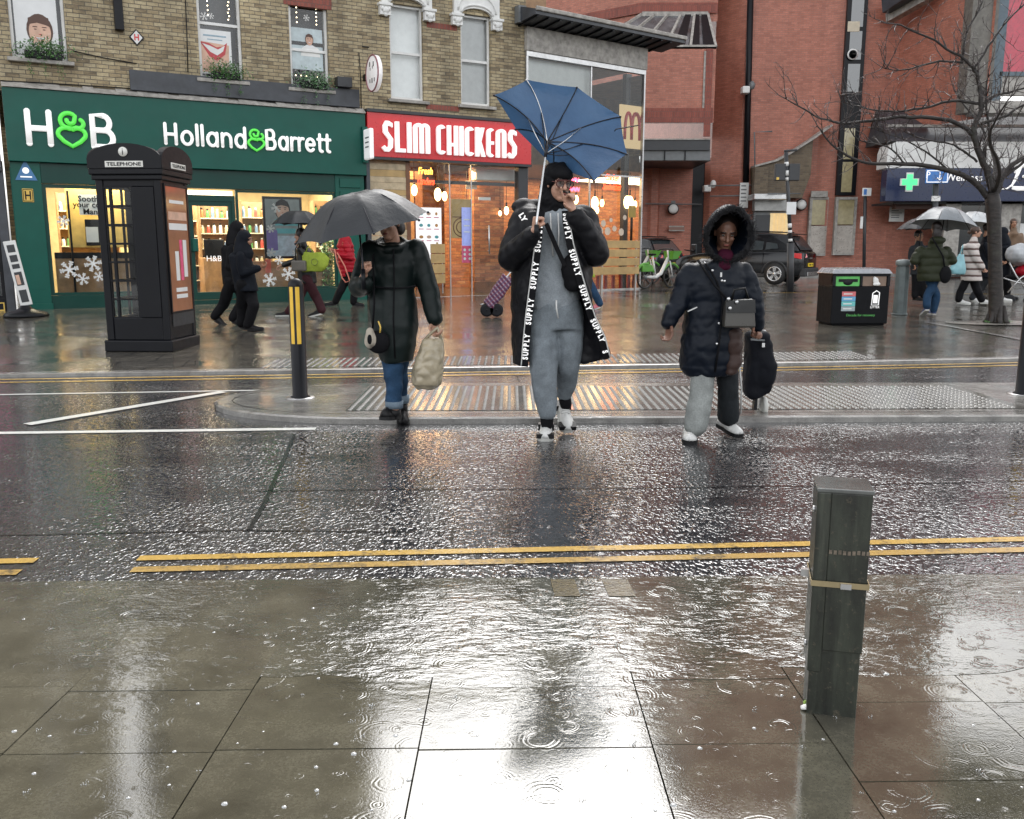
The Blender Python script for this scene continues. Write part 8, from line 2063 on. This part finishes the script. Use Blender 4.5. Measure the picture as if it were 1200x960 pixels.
traffic_bollard(352, 466, 326, 'black bollard with two yellow strips on the rounded end of the crossing refuge')
traffic_bollard(1199, 462, 305, 'black bollard with yellow strips at the right edge, on the crossing refuge')

# square steel post in the foreground
g = G(971, 829); g.z = NEARZ(g.y)-.004; sq = empty('square_bollard', g, radians(-14), 'dark square steel bollard with a metal band standing in the flooded near pavement', 'bollard')
M_SQ = newmat('weathered_green_steel'); t = NT(M_SQ); co = t.coord('Object')
k1 = t.ramp(t.noise(t.coord('Object', scale=(6, 6, 1.3)), 3, 5, .65), [(.3, 0), (.7, 1)]); k2 = t.noise(co, 45, 5, .7); k3 = t.noise(t.coord('Object', scale=(26, 26, 1.6)), 1.0, 4, .6)
c = t.mix(k1, (.006, .006, .005, 1), (.04, .046, .034, 1)); c = t.mix(t.ramp(k2, [(.58, 0), (.72, .7)]), c, (.12, .10, .07, 1)); c = t.mix(t.ramp(k3, [(.55, 0), (.75, .5)]), c, (.10, .11, .085, 1))
t.out(t.pbsdf(Base__Color=c, Roughness=t.math('MULTIPLY_ADD', k2, .35, .2), Metallic=.1, Normal=t.bump(k2, .25, .003)))
hs = AT(985, 567, g.y).z
w0 = .066; d0 = .066
MB().box((-w0, -d0+.004, 0), (w0, d0-.004, hs*.96)).build('inner_post', M_SQ, sq, bevel=.004)
q = MB(); q.box((-w0-.006, -d0-.003, .135), (-w0+.03, d0+.003, hs-.012)); q.box((-w0+.03, -d0-.0015, .20), (w0+.003, -d0+.02, hs-.012)); q.box((w0-.02, -d0+.02, .2), (w0+.003, d0+.003, hs-.012)); q.build('cladding', M_SQ, sq, bevel=.003)
MB().box((-w0-.008, -d0-.005, hs-.012), (w0+.006, d0+.005, hs)).build('cap', plain('wet_cap', (.10, .105, .10), .08, var=.4, vscale=9, bump=.3, bscale=30), sq, bevel=.003)
zb = hs*.585; q = MB(); W_ = w0+.0085; D_ = d0+.0065
q.box((-W_-.002, -D_-.002, zb), (W_, -D_, zb+.016)).box((-W_-.002, D_, zb), (W_, D_+.002, zb+.016)).box((-W_-.002, -D_, zb), (-W_, D_, zb+.016)).box((W_-.002, -D_, zb), (W_, D_, zb+.016)); bd_ = q.build('metal_band', plain('brass_band', (.42, .34, .2), .3, metal=.8, var=.3), sq)
MB().box((.0, -D_-.009, zb-.001), (.028, -D_-.002, zb+.014)).build('clip', P_STEEL, bd_); MB().cbox((-W_-.012, .01, zb+.008), (.022, .016, .02)).build('clip', P_STEEL, bd_)
for yy, z in ((.0, hs-.075), (.01, .19)): MB().lathe([(.009, -.006), (.009, .0), (.006, .004)], (-w0-.006, yy-.01, z), 12, 'x').build('screw', P_STEEL, sq)
q = MB(); random.seed(4)
for k in range(9): q.cbox((-.03+.012*k, -d0-.0025, hs*.735+random.uniform(-.002, .002)), (.008, .003, .011))
q.build('embossed_lettering', plain('worn_paint', (.16, .13, .1), .5, var=.6, vscale=60), sq)
p = G(946, 834); lf = empty('crumpled_wrapper', (p.x, p.y, NEARZ(p.y)+.002), .4, 'small crumpled white and green litter at the foot of the square bollard', 'litter'); b = Blob(); b.ell((0, 0, .006), (.022, .014, .009)); b.ell((.02, -.01, .005), (.013, .011, .008)); b.fuse('paper', P_WHITE, lf, .004, 1, fold(.006, 60)); q = MB(); q.ell((.004, .012, .013), (.009, .007, .008), 8, 6); q.build('green_scrap', plain('scrap_green', (.25, .4, .06), .5), lf)

# litter bin
g0 = G(973, 382); g1 = G(1038, 381.5); bn = empty('litter_bin', g0, radians(3), 'large black litter bin with a green slot and a grey top on the far pavement', 'bin'); bw = (g1-g0).length; bh = AT(975, 321, g0.y).z-g0.z; bdp = .62
P_BINB = plain('bin_black', (.005, .0055, .007), .62, var=.25, spec=.16)
MB().box((0, 0, .03), (bw, bdp, bh*.76)).box((.03, .03, 0), (bw-.03, bdp-.03, .03)).build('body', P_BINB, bn, bevel=.018)
q = MB(); q.box((0, .05, bh*.76), (bw, bdp, bh)); q.box((-.004, -.004, bh*.955), (bw+.004, .06, bh)); q.box((-.004, -.003, bh*.76), (.05, .06, bh*.955)); q.box((bw-.05, -.003, bh*.76), (bw+.004, .06, bh*.955)); q.box((bw*.5-.02, -.003, bh*.76), (bw*.5+.02, .06, bh*.955)); q.build('hood', P_BLACK, bn, bevel=.01)
q = MB(); q.addf([(-.03, -.03, bh+.002), (bw+.03, -.03, bh+.002), (bw+.03, bdp+.03, bh+.002), (-.03, bdp+.03, bh+.002), (.02, .02, bh+.075), (bw-.02, .02, bh+.075), (bw-.05, bdp, bh+.09), (.05, bdp, bh+.09)], [(0, 3, 2, 1), (4, 5, 6, 7), (0, 1, 5, 4), (1, 2, 6, 5), (2, 3, 7, 6), (3, 0, 4, 7)]); q.build('lid', plain('bin_lid', (.3, .31, .33), .25, coat=.3), bn, bevel=.012)
MB().box((.055, .02, bh*.765), (bw*.5-.025, .045, bh*.95)).build('recycling_surround', plain('bin_green', (.12, .5, .12), .4), bn); q = MB(); q.box((.1, .012, bh*.845), (bw*.47-.03, .019, bh*.9)); q.ell((bw*.27, .018, bh*.84), (.08, .01, .05)); q.build('slot', P_BLACK, bn)
MB().box((bw*.5+.025, .02, bh*.765), (bw-.055, .045, bh*.95)).build('litter_surround', plain('bin_brown', (.22, .15, .11), .4), bn); b = Blob(); b.ell((bw*.74, .0, bh*.87), (.05, .04, .06)); b.ell((bw*.76, -.01, bh*.8), (.06, .03, .03)); b.fuse('paper_rubbish', P_WHITE, bn, .012, 1, fold(.02, 20))
px0 = bw*.17
for k, (nm, col) in enumerate((('sticker_red', (.6, .15, .16)), ('sticker_blue', (.12, .35, .55)), ('sticker_teal', (.15, .5, .5)), ('sticker_grey', (.35, .42, .44)))):
    o = MB().box((px0, -.004, bh*(.66-.095*k)-bh*.09), (px0+bw*.24, .001, bh*(.66-.095*k))).build('sticker_panel', plain(nm, col, .4), bn); MB().box((px0+.03, -.007, bh*(.66-.095*k)-bh*.055), (px0+bw*.18, -.0045, bh*(.66-.095*k)-bh*.035)).build('print', P_WHITE, o)
q = MB(); cx, cz = bw*.76, bh*.52
q.tube([(cx-.05, -.004, cz+.09), (cx-.06, -.004, cz-.1), (cx+.055, -.004, cz-.1), (cx+.06, -.004, cz+.1), (cx+.01, -.004, cz+.13), (cx-.05, -.004, cz+.09)], .009, 5).box((cx-.035, -.006, cz-.07), (cx+.035, -.002, cz+.06)); q.build('bin_symbol', P_LETTER, bn)
letters('lettering', 'LITTER', .05, P_LETTER, bn, (cx, -.004, bh*.36), depth=.003, width=.15); letters('lettering', 'Decade for recovery', .08, MATS['bin_green'], bn, (bw*.52, -.004, bh*.2), depth=.003, width=bw*.5)

# grey fluted bollard
g = G(1054, 369); gb_ = empty('grey_bollard', g, 0, 'grey fluted metal bollard with a domed cap beside the litter bin', 'bollard'); hg = AT(1054, 304, g.y).z-g.z
q = MB(); n = 32; vs = []
for z, r in ((.03, .125), (hg-.13, .118)):
    for k in range(n): a = 2*pi*k/n; rr = r*(1+.03*cos(8*a)); vs.append((rr*cos(a), rr*sin(a), z))
q.addf(vs, [(k, (k+1) % n, n+(k+1) % n, n+k) for k in range(n)]+[tuple(range(n, 2*n))], False); q.lathe([(.14, 0), (.14, .025), (.13, .03)], n=24); q.build('post', plain('bollard_grey', (.11, .135, .135), .35, var=.35, vscale=6), gb_)
q = MB(); q.lathe([(.10, hg-.13), (.10, hg-.115), (.132, hg-.11), (.135, hg-.04), (.12, hg-.015), (.06, hg), (.005, hg+.004)], n=28); q.build('cap', plain('cap_grey', (.2, .23, .23), .3, var=.2), gb_)

# banded signal pole with the back of a dark sign
g = G(926, 342); Yp = g.y; po = empty('signal_pole', g, 0, 'black and white banded pole with dark sign backs in front of the parked car', 'pole'); q_ = lambda px, py, dy=0: AT(px, py, Yp+dy)-g
MB().tube([q_(926, 342), q_(926.5, 285)], .095, 14).build('lower_post', P_DARK, po); MB().tube([q_(926.5, 285), q_(921, 178)], .052, 12).build('upper_post', P_DARK, po)
for a, b in ((190, 195), (200, 206), (208, 212), (262, 267), (270, 273), (280, 283)): MB().tube([q_(926.5-(285-a)*.0514, a), q_(926.5-(285-b)*.0514, b)], .056, 12).build('white_band', P_WHITE, po)
x0, x1 = q_(908, 200), q_(936, 212); MB().box((x0.x, -.07, x1.z), (q_(921, 200).x-.02, .06, q_(908, 192).z)).build('sign_back', P_DARK, po, bevel=.02); MB().box((q_(924, 200).x, -.07, x1.z), (x1.x, .06, q_(908, 192).z)).build('sign_back', P_DARK, po, bevel=.02)
MB().box((q_(909, 208).x, -.08, q_(909, 211).z), (q_(912, 208).x, -.071, q_(909, 208).z)).build('sticker', P_YELLOW, po); MB().tube([q_(919, 177), q_(934, 176)], .03, 8).build('bracket', P_DARK, po)
MB().box((q_(921, 240).x, -.09, q_(921, 251.5).z), (q_(932, 240).x, -.07, q_(921, 237).z)).build('paper_notice', P_PAPER, po)
# two posts with signs further back
Yq = 31.0; g = AT(1097, 300, Yq); g.z = gz(g.x, g.y); so_ = empty('parking_sign', g, 0, 'blue parking sign with white symbols in front of the navy pharmacy fascia', 'sign'); q_ = lambda px, py, dy=0: AT(px, py, Yq+dy)-g
MB().tube([V((0, 0, 0)), q_(1097, 200)], .09, 10).build('post', P_DARK, so_); pn = MB().box((q_(1083, 200).x, -.16, q_(1083, 215.5).z), (q_(1110, 200).x, -.1, q_(1083, 199).z)).build('panel', plain('sign_blue', (.05, .2, .55), .35), so_, bevel=.02)
f_ = frame_mb(q_(1083, 200).x+.03, q_(1110, 200).x-.03, q_(1083, 215.5).z+.03, q_(1083, 199).z-.03, -.166, -.161, .03); f_.build('border', P_LETTER, pn); letters('lettering', 'P', .3, P_LETTER, pn, q_(1088, 205, -.17), depth=.004); q = MB(); a = q_(1101, 211, -.17); q.bar(a, a+V((0, 0, .26)), .03, .006, (0, 1, 0)).bar(a, a+V((.08, 0, .08)), .03, .006, (0, 1, 0)).bar(a, a+V((-.08, 0, .08)), .03, .006, (0, 1, 0)); q.build('arrow', P_LETTER, pn)
MB().box((q_(1090, 230).x, -.14, q_(1090, 236).z), (q_(1100, 230).x, -.1, q_(1090, 230).z)).build('small_plate', P_WHITE, so_)
Yq = 33.5; g = AT(1014, 300, Yq); g.z = gz(g.x, g.y); so_ = empty('street_sign', g, 0, 'slim dark post with a small white and blue sign beside the helmeted rider', 'sign'); q_ = lambda px, py, dy=0: AT(px, py, Yq+dy)-g
MB().tube([V((0, 0, 0)), q_(1014, 222)], .06, 10).build('post', P_DARK, so_); pn = MB().box((q_(1009.5, 225).x, -.1, q_(1009, 230).z), (q_(1020, 225).x, -.06, q_(1009, 220.5).z)).build('panel', P_WHITE, so_, bevel=.01); MB().box((q_(1011, 225).x, -.108, q_(1011, 228.5).z), (q_(1014.5, 225).x, -.101, q_(1011, 222).z)).build('blue_symbol', plain('sign_blue', (.05, .2, .55), .35), pn)
MB().box((q_(1009.5, 225).x, -.1, q_(1009, 268).z), (q_(1012.5, 225).x, -.06, q_(1009, 254).z)).build('notice', P_WHITE, so_)

# ------------------------------------------------------------------ tree
gt_ = G(1168, 379); Yt = gt_.y; tree = empty('street_tree', gt_, 0, 'bare wet street tree with a dark trunk and long drooping branches', 'tree'); Q = lambda px, py, dy=0.0: AT(px, py, Yt+dy)-gt_
M_BARK = newmat('wet_bark'); t = NT(M_BARK); k1 = t.noise(t.coord('Object', scale=(9, 9, 22)), 1.0, 5, .65); k2 = t.noise(t.coord('Object'), 5, 4, .6)
c = t.mix(t.ramp(k1, [(.35, 0), (.7, 1)]), (.006, .0045, .004, 1), (.028, .02, .016, 1)); c = t.mix(t.ramp(k2, [(.55, 0), (.7, .5)]), c, (.04, .043, .03, 1)); t.out(t.pbsdf(Base__Color=c, Roughness=.55, Normal=t.bump(k1, .8, .02)))
M_TWIG = plain('wet_twig', (.035, .022, .02), .3, var=.5, vscale=8, spec=.6)
random.seed(21)
trk = MB(); trk.tube([Q(1168, 379)+V((0, 0, -.05)), Q(1168, 374), Q(1167, 350), Q(1166, 300), Q(1165, 262), Q(1164, 240), Q(1162, 226)], [.17, .125, .112, .105, .108, .118, .105], 16)
for k in range(7): a = 2*pi*k/7; trk.tube([V((.2*cos(a), .2*sin(a), -.03)), V((.13*cos(a), .13*sin(a), .06)), V((.09*cos(a), .09*sin(a), .3))], [.04, .05, .03], 8)
trk.build('trunk', M_BARK, tree)
limbs = MB(); twigs = MB()
def smooth_path(pts, n=5):
    out = []
    m = len(pts)
    for i in range(m-1):
        p0, p1, p2, p3 = pts[max(i-1, 0)], pts[i], pts[i+1], pts[min(i+2, m-1)]
        for k in range(n):
            u = k/n; out.append(.5*((2*p1)+(p2-p0)*u+(2*p0-5*p1+4*p2-p3)*u*u+(3*p1-p0-3*p2+p3)*u**3))
    out.append(pts[-1]); return out
def twig(p, d, L_, r, depth):
    pts = [p]; n = max(3, int(L_/.07)); 
    for i in range(n):
        d = (d+V((random.gauss(0, .16), random.gauss(0, .16), random.gauss(.03, .16)))).normalized(); pts.append(pts[-1]+d*L_/n)
    twigs.tube(pts, [max(.0022, r*(1-.75*i/n)) for i in range(n+1)], 4 if r < .007 else 6)
    if depth > 0:
        for i in range(1, n+1):
            if random.random() < .52:
                s = random.choice((-1, 1)); e = (d.cross(V((random.gauss(0, 1), random.gauss(0, 1), random.gauss(0, 1)))).normalized()*.8+d*.6+V((0, 0, .22))).normalized(); twig(pts[i], e, L_*random.uniform(.25, .5), r*.55, depth-1)
def limb(px, r0, r1, tw=1.0, tl=.55):
    pts = smooth_path([Q(*p) for p in px]); m = len(pts); pts = [p+V((random.gauss(0, .006), random.gauss(0, .01), random.gauss(0, .006))) for p in pts]
    limbs.tube(pts, [r0+(r1-r0)*i/(m-1) for i in range(m)], 8)
    for i in range(2, m):
        k = 2 if random.random() < .3 else 1
        for _ in range(k):
            if random.random() < .85*tw:
                d = (pts[i]-pts[i-1]).normalized(); up = V((random.gauss(0, .5), random.gauss(0, .5), random.choice((1, 1, .6, -.5)))).normalized(); twig(pts[i], (d*.35+up*.9).normalized(), random.uniform(.4, 1.0)*tl, .009, 2)
    d = (pts[-1]-pts[-2]).normalized(); twig(pts[-1], d, .5, r1, 2)
limb([(1163, 228), (1158, 205), (1145, 172), (1141, 152), (1150, 128), (1147, 100), (1143, 85), (1130, 70), (1095, 48), (1050, 28)], .062, .012)
limb([(1158, 232), (1140, 212), (1100, 197), (1055, 192), (1015, 191), (980, 174), (958, 148)], .055, .010, 1.0, .5)
limb([(1141, 158), (1112, 141), (1055, 137), (1000, 144), (962, 139), (922, 116)], .04, .009, 1.0)
limb([(1148, 122), (1118, 118), (1080, 127), (1030, 130), (990, 120)], .028, .007, 1.1)
limb([(1128, 74), (1100, 72), (1060, 82), (1035, 80)], .02, .006)
limb([(1129, 70), (1132, 40), (1150, 5), (1158, -30)], .02, .008)
limb([(1140, 82), (1158, 55), (1180, 25), (1215, -10)], .024, .009)
limb([(1149, 125), (1165, 113), (1195, 105), (1240, 95)], .03, .01)
limb([(1164, 232), (1180, 200), (1205, 182), (1260, 165)], .058, .02)
limb([(1166, 228), (1172, 212), (1200, 190), (1240, 150)], .04, .012)
limb([(1150, 145), (1180, 135), (1205, 120), (1250, 100)], .03, .01)
limb([(1160, 210), (1152, 180), (1160, 160), (1155, 120), (1158, 90)], .035, .01)
limb([(1110, 199), (1085, 178), (1050, 160), (1020, 150)], .018, .006)
limb([(1060, 192), (1040, 172), (1000, 160), (985, 112)], .016, .005)
limb([(1145, 190), (1118, 170), (1090, 165), (1060, 155)], .02, .006)
limb([(1163, 228, .0), (1166, 190, .5), (1150, 150, .9), (1120, 110, 1.3)], .04, .01); limb([(1164, 228, 0), (1172, 200, -.5), (1160, 160, -.9), (1180, 120, -1.3)], .04, .01)
limbs.build('limbs', M_BARK, tree); twigs.build('twigs', M_TWIG, tree)
pit = MB(); pit.addf([(gt_.x+.85*cos(2*pi*k/20), gt_.y+.5*sin(2*pi*k/20), gz(gt_.x, gt_.y)+.012) for k in range(20)], [tuple(range(20))]); tag(pit.build('tree_pit_gravel', wet_slab('resin_gravel', (.2, .19, .165), (.27, .25, .22), None, (.15, .4), fine=.6)), kind='structure')
ms_ = MB(); random.seed(3); leaf_mass(ms_, 120, lambda: (gt_.x+.18*cos(random.uniform(0, 6.3))+random.gauss(0, .03), gt_.y-.1+.1*random.random(), gz(gt_.x, gt_.y)+.015+.03*random.random()), (.02, .05)); tag(ms_.build('moss_and_weeds', LEAF), kind='stuff')
line_obj('kerb_line_right', lambda mb: [gline(mb, G(1072, 377), G(1185, 376), .06, .012, gz), gline(mb, G(1085, 378), G(1215, 402), .10, .012, gz)], M_KERB)

# ------------------------------------------------------------------ vehicles
M_CARB = plain('car_paint_black', (.004, .005, .007), .22, coat=.35, var=.1, spec=.3); M_CARG = plain('car_paint_grey', (.015, .017, .02), .22, coat=.4, var=.1)
M_TYRE = plain('tyre_rubber', (.012, .012, .012), .6); M_RIMA = plain('alloy_rim', (.5, .5, .5), .25, metal=.85, var=.15); M_TAIL = plain('tail_lamp', (.45, .01, .015), .15, coat=1.0, emit=(1, .03, .03), estr=.12)
M_CLAD = plain('grey_cladding_plastic', (.025, .026, .028), .55); M_CGLS = plain('car_window', (.05, .06, .065), .05, coat=1.0, var=.3, spec=1.0)
def car(label, loc, rz, paint, Lc=4.3, Wc=1.82, Hc=1.62, lit=False, plate_text='LK19 VBD'):
    r = empty('parked_car', loc, rz, label, 'car'); k = Lc/4.3; h = Hc/1.62      # nose towards -x, tail at +x; camera sees the -y side
    hw = Wc/2
    def sect(x, zlo, zsh, zsill, wd):  # half section of the lower body
        return [(x, -wd*.90, zlo), (x, -wd, zlo+.18*h), (x, -wd*1.0, zsill), (x, -wd*.95, zsh), (x, wd*.95, zsh), (x, wd, zsill), (x, wd, zlo+.18*h), (x, wd*.90, zlo)]
    st = [(-2.15*k, .42*h, .62*h, .55*h, hw*.72), (-2.08*k, .25*h, .74*h, .58*h, hw*.86), (-1.8*k, .22*h, .88*h, .64*h, hw*.97), (-1.2*k, .22*h, .98*h, .68*h, hw), (-.2*k, .22*h, 1.0*h, .7*h, hw), (1.0*k, .22*h, 1.02*h, .72*h, hw), (1.75*k, .24*h, 1.03*h, .74*h, hw*.98), (2.02*k, .28*h, 1.02*h, .72*h, hw*.92), (2.12*k, .36*h, .96*h, .68*h, hw*.84)]
    vs = []; 
    for a in st: vs += sect(*a)
    m = len(st); fs = [(i*8+j, i*8+(j+1) % 8, (i+1)*8+(j+1) % 8, (i+1)*8+j) for i in range(m-1) for j in range(8)]+[tuple(range(7, -1, -1)), tuple((m-1)*8+j for j in range(8))]
    b_ = MB().addf(vs, fs, True).build('body', paint, r, bevel=.05)
    # cabin
    tw = hw*.72; cab = [(-1.05*k, .98*h), (-.35*k, 1.50*h), (.2*k, 1.6*h), (1.0*k, 1.6*h), (1.62*k, 1.52*h), (2.0*k, 1.02*h)]
    vs = [(x, -(hw*.94 if z < 1.1*h else tw), z) for x, z in cab]+[(x, (hw*.94 if z < 1.1*h else tw), z) for x, z in cab]; n = len(cab)
    fs = [tuple(range(n)), tuple(range(2*n-1, n-1, -1))]+[(i, n+i, n+i+1, i+1) for i in range(n-1)]+[(n-1, 2*n-1, n, 0)]
    MB().addf(vs, fs, False).build('cabin', paint, r, bevel=.05)
    def sw(a, b, c, d, name='side_window'):   # window in the side plane, corners as (x, z)
        q = MB(); pts = []
        for x, z in (a, b, c, d):
            u = (z-1.02*h)/(1.5*h-1.02*h); y = -(hw*.94+(tw-hw*.94)*min(1, max(0, u)))-.012; pts.append((x, y, z))
        q.addf(pts, [(0, 1, 2, 3)]); q.build(name, M_CGLS, r); MB().addf([(x, -y, z) for x, y, z in pts], [(3, 2, 1, 0)]).build(name, M_CGLS, r)
    sw((-.78*k, 1.06*h), (-.02*k, 1.06*h), (-.02*k, 1.47*h), (-.3*k, 1.45*h)); sw((.06*k, 1.06*h), (.86*k, 1.07*h), (.86*k, 1.48*h), (.06*k, 1.48*h)); sw((.94*k, 1.08*h), (1.35*k, 1.12*h), (1.2*k, 1.44*h), (.94*k, 1.47*h), 'quarter_window')
    q = MB(); q.addf([(1.985*k+.012, -hw*.78, 1.07*h), (1.985*k+.012, hw*.78, 1.07*h), (1.655*k+.012, tw*.86, 1.49*h), (1.655*k+.012, -tw*.86, 1.49*h)], [(0, 1, 2, 3)]); q.build('rear_window', M_CGLS, r)
    q = MB(); q.box((1.5*k, -tw*.9, 1.545*h), (1.82*k, tw*.9, 1.575*h)); q.build('spoiler', paint, r, bevel=.015)
    for s in (-1, 1):
        MB().tube([(-.2*k, s*tw*.93, 1.63*h), (.3*k, s*tw*.95, 1.66*h), (1.4*k, s*tw*.95, 1.62*h)], .022, 6).build('roof_rail', P_BLACK, r)
        MB().addf([(2.06*k, s*hw*.93, .80*h), (1.86*k, s*hw*.985, .84*h), (1.84*k, s*hw*.985, .98*h), (2.04*k, s*hw*.94, .97*h), (2.12*k, s*hw*.5, .95*h), (2.15*k, s*hw*.5, .85*h)], [(0, 1, 2, 3), (0, 3, 4, 5)]).build('tail_lamp', M_TAIL, r)
        for x in (-1.32*k, 1.28*k):
            R_ = .34*h; w_ = MB().lathe([(R_*.62, -.11), (R_*.96, -.11), (R_, -.08), (R_, .08), (R_*.96, .11), (R_*.62, .11)], (x, s*(hw-.10), R_), 30, 'y').build('wheel', M_TYRE, r)
            q = MB(); yo = s*(hw-.10)+s*.112; c0 = V((x, yo, R_)); q.lathe([(R_*.62, -.01), (R_*.66, -.01), (R_*.66, .01), (R_*.62, .01)], c0, 30, 'y') if False else None
            ring = [c0+V((R_*.63*cos(2*pi*i/28), 0, R_*.63*sin(2*pi*i/28))) for i in range(29)]; q.tube(ring, .022, 6)
            for i in range(5):
                a = 2*pi*i/5+.3
                for da in (-.16, .16): q.bar(c0+V((.04*cos(a), 0, .04*sin(a))), c0+V((R_*.63*cos(a+da), 0, R_*.63*sin(a+da))), .05, .02, (0, 1, 0))
            q.ell(c0, (.06, .02, .06)); q.build('rim', M_RIMA, w_)
            arch = [(x+(R_+.05)*cos(pi*i/14), s*(hw+.006), R_+(R_+.05)*sin(pi*i/14)) for i in range(15)]; MB().tube(arch, [.03]*15, 6).build('wheel_arch', M_CLAD, r)
    q = MB(); q.box((2.0*k, -hw*.86, .26*h), (2.20*k, hw*.86, .52*h)); q.build('rear_bumper', M_CLAD, r, bevel=.04); q = MB(); q.box((2.16*k, -hw*.6, .27*h), (2.215*k, hw*.6, .40*h)); q.build('skid_plate', P_STEEL, r, bevel=.02)
    q = MB(); q.box((2.13*k, -.26, .56*h), (2.155*k, .26, .67*h)); pl_ = q.build('number_plate', plain('plate_yellow', (.78, .55, .03), .4, emit=(1, .7, .05), estr=.1), r); q = MB(); [q.box((2.156*k, -.21+.062*i, .585*h), (2.159*k, -.175+.062*i, .645*h)) for i in range(7) if i != 4]; q.build('print', P_BLACK, pl_)
    MB().box((-1.4*k, -hw-.004, .24*h), (1.0*k, -hw*.97, .36*h)).build('side_sill', M_CLAD, r, bevel=.02)
    MB().box((.2*k, -hw-.012, .90*h), (.4*k, -hw*.97, .93*h)).build('door_handle', paint, r, bevel=.01); MB().box((-.95*k, -hw-.2, 1.02*h), (-.8*k, -hw+.02, 1.15*h)).build('wing_mirror', paint, r, bevel=.03)
    q = MB()
    for x in (-.02*k, .9*k): q.box((x-.005, -hw-.0035, .36*h), (x+.005, -hw*.98, 1.0*h))
    q.build('door_gap', P_BLACK, r); MB().box((2.135*k, -.12, .80*h), (2.15*k, .12, .84*h)).build('badge', P_STEEL, r)
    return r
cy = 28.6
pR = AT(944, 322, cy); th_ = radians(-33)
c0 = V((pR.x, pR.y, gz(pR.x, pR.y)))-V((cos(th_), sin(th_), 0))*2.0
car('black parked car with alloy wheels and a yellow number plate seen from behind', c0, th_, M_CARB)
c1 = AT(778, 320, 31.5); c1 = V((c1.x, c1.y, gz(c1.x, c1.y)))-V((cos(radians(-48)), sin(radians(-48)), 0))*1.7
car('dark hatchback with a red tail lamp half hidden behind the green bikes', c1, radians(-48), M_CARG, 4.0, 1.75, 1.48, plate_text='KX67 HNT')
# hire bikes
M_LIME = plain('lime_green', (.10, .32, .04), .35, coat=.1); M_BIKW = plain('bike_white', (.6, .6, .58), .35)
def bike(loc, rz, label, basket=True):
    r = empty('hire_bike', loc, rz, label, 'bicycle', 'lime and white hire bikes')
    for x in (-.55, .55):
        q = MB(); c0 = V((x, 0, .33)); q.tube([c0+V((.31*cos(2*pi*i/28), 0, .31*sin(2*pi*i/28))) for i in range(29)], .026, 8); w_ = q.build('wheel', M_TYRE, r)
        q = MB()
        for i in range(9): a = 2*pi*i/9; q.bar(c0, c0+V((.29*cos(a), 0, .29*sin(a))), .006)
        q.ell(c0, (.06, .07, .06)); q.build('spokes', P_GREY, w_)
    q = MB(); q.tube([(-.55, 0, .33), (-.12, 0, .32), (.1, 0, .42), (.38, 0, .86)], [.03, .06, .055, .045], 10).tube([(-.12, 0, .32), (-.26, 0, .92)], .032, 8).tube([(.55, .05, .33), (.42, .05, .78)], .022, 6).tube([(.55, -.05, .33), (.42, -.05, .78)], .022, 6).tube([(.42, 0, .76), (.36, 0, 1.08)], .026, 8); q.build('frame', M_BIKW, r)
    q = MB(); q.tube([(-.55+.37*cos(a), 0, .33+.37*sin(a)) for a in [radians(20+150*i/10) for i in range(11)]], .045, 8); q.box((-.72, -.07, .48), (-.3, .07, .66)); q.build('rear_mudguard', M_LIME, r, bevel=.02); q = MB(); q.tube([(.55+.37*cos(a), 0, .33+.37*sin(a)) for a in [radians(40+110*i/8) for i in range(9)]], .035, 8); q.build('front_mudguard', M_LIME, r)
    b = Blob(); b.ell((-.3, 0, .96), (.14, .08, .035)); b.ell((-.2, 0, .96), (.1, .045, .03)); b.fuse('saddle', C_BLACK2, r, .014, 1)
    MB().tube([(.26, -.3, 1.08), (.36, -.15, 1.12), (.36, .15, 1.12), (.26, .3, 1.08)], .018, 8).build('handlebar', P_BLACK, r)
    if basket:
        q = MB(); q.addf([(.42, -.14, .82), (.66, -.14, .84), (.66, .14, .84), (.42, .14, .82), (.40, -.2, 1.06), (.76, -.2, 1.06), (.76, .2, 1.06), (.40, .2, 1.06)], [(0, 3, 2, 1), (0, 1, 5, 4), (1, 2, 6, 5), (2, 3, 7, 6), (3, 0, 4, 7)]); q.build('basket', M_LIME, r)
    MB().tube([(-.1, .08, .3), (-.05, .2, .02)], .014, 6).build('kickstand', P_BLACK, r)
    return r
g = G(771, 338); bike(g, radians(38), 'lime green and white hire bike with a green basket beside the glazed corner')
g = G(752, 334); g.y += .9; bike(g, radians(28), 'hire bike behind the first one, mostly hidden by the glazed corner')
g = G(806, 330); g.y += 1.5
mb_ = empty('motor_scooter', g, radians(25), 'black motor scooter half hidden behind the woman in the navy coat', 'scooter')
for x in (-.6, .6): MB().lathe([(.14, -.06), (.25, -.06), (.27, 0), (.25, .06), (.14, .06)], (x, 0, .27), 22, 'y').build('wheel', M_TYRE, mb_)
b = Blob(); b.chain([(-.65, 0, .62), (-.3, 0, .6), (.0, 0, .35), (.35, 0, .4), (.55, 0, .85)], [.14, .17, .12, .1, .1]); b.fuse('bodywork', M_CARB, mb_, .02, 2); b = Blob(); b.chain([(-.7, 0, .8), (-.15, 0, .76)], [.1, .11]); b.fuse('seat', C_BLACK2, mb_, .02, 1); MB().tube([(.4, -.34, 1.05), (.52, 0, 1.0), (.4, .34, 1.05)], .02, 8).build('handlebar', P_BLACK, mb_); MB().box((.55, -.14, .85), (.6, .14, 1.25)).build('windshield', M_CGLS, mb_, bevel=.02)
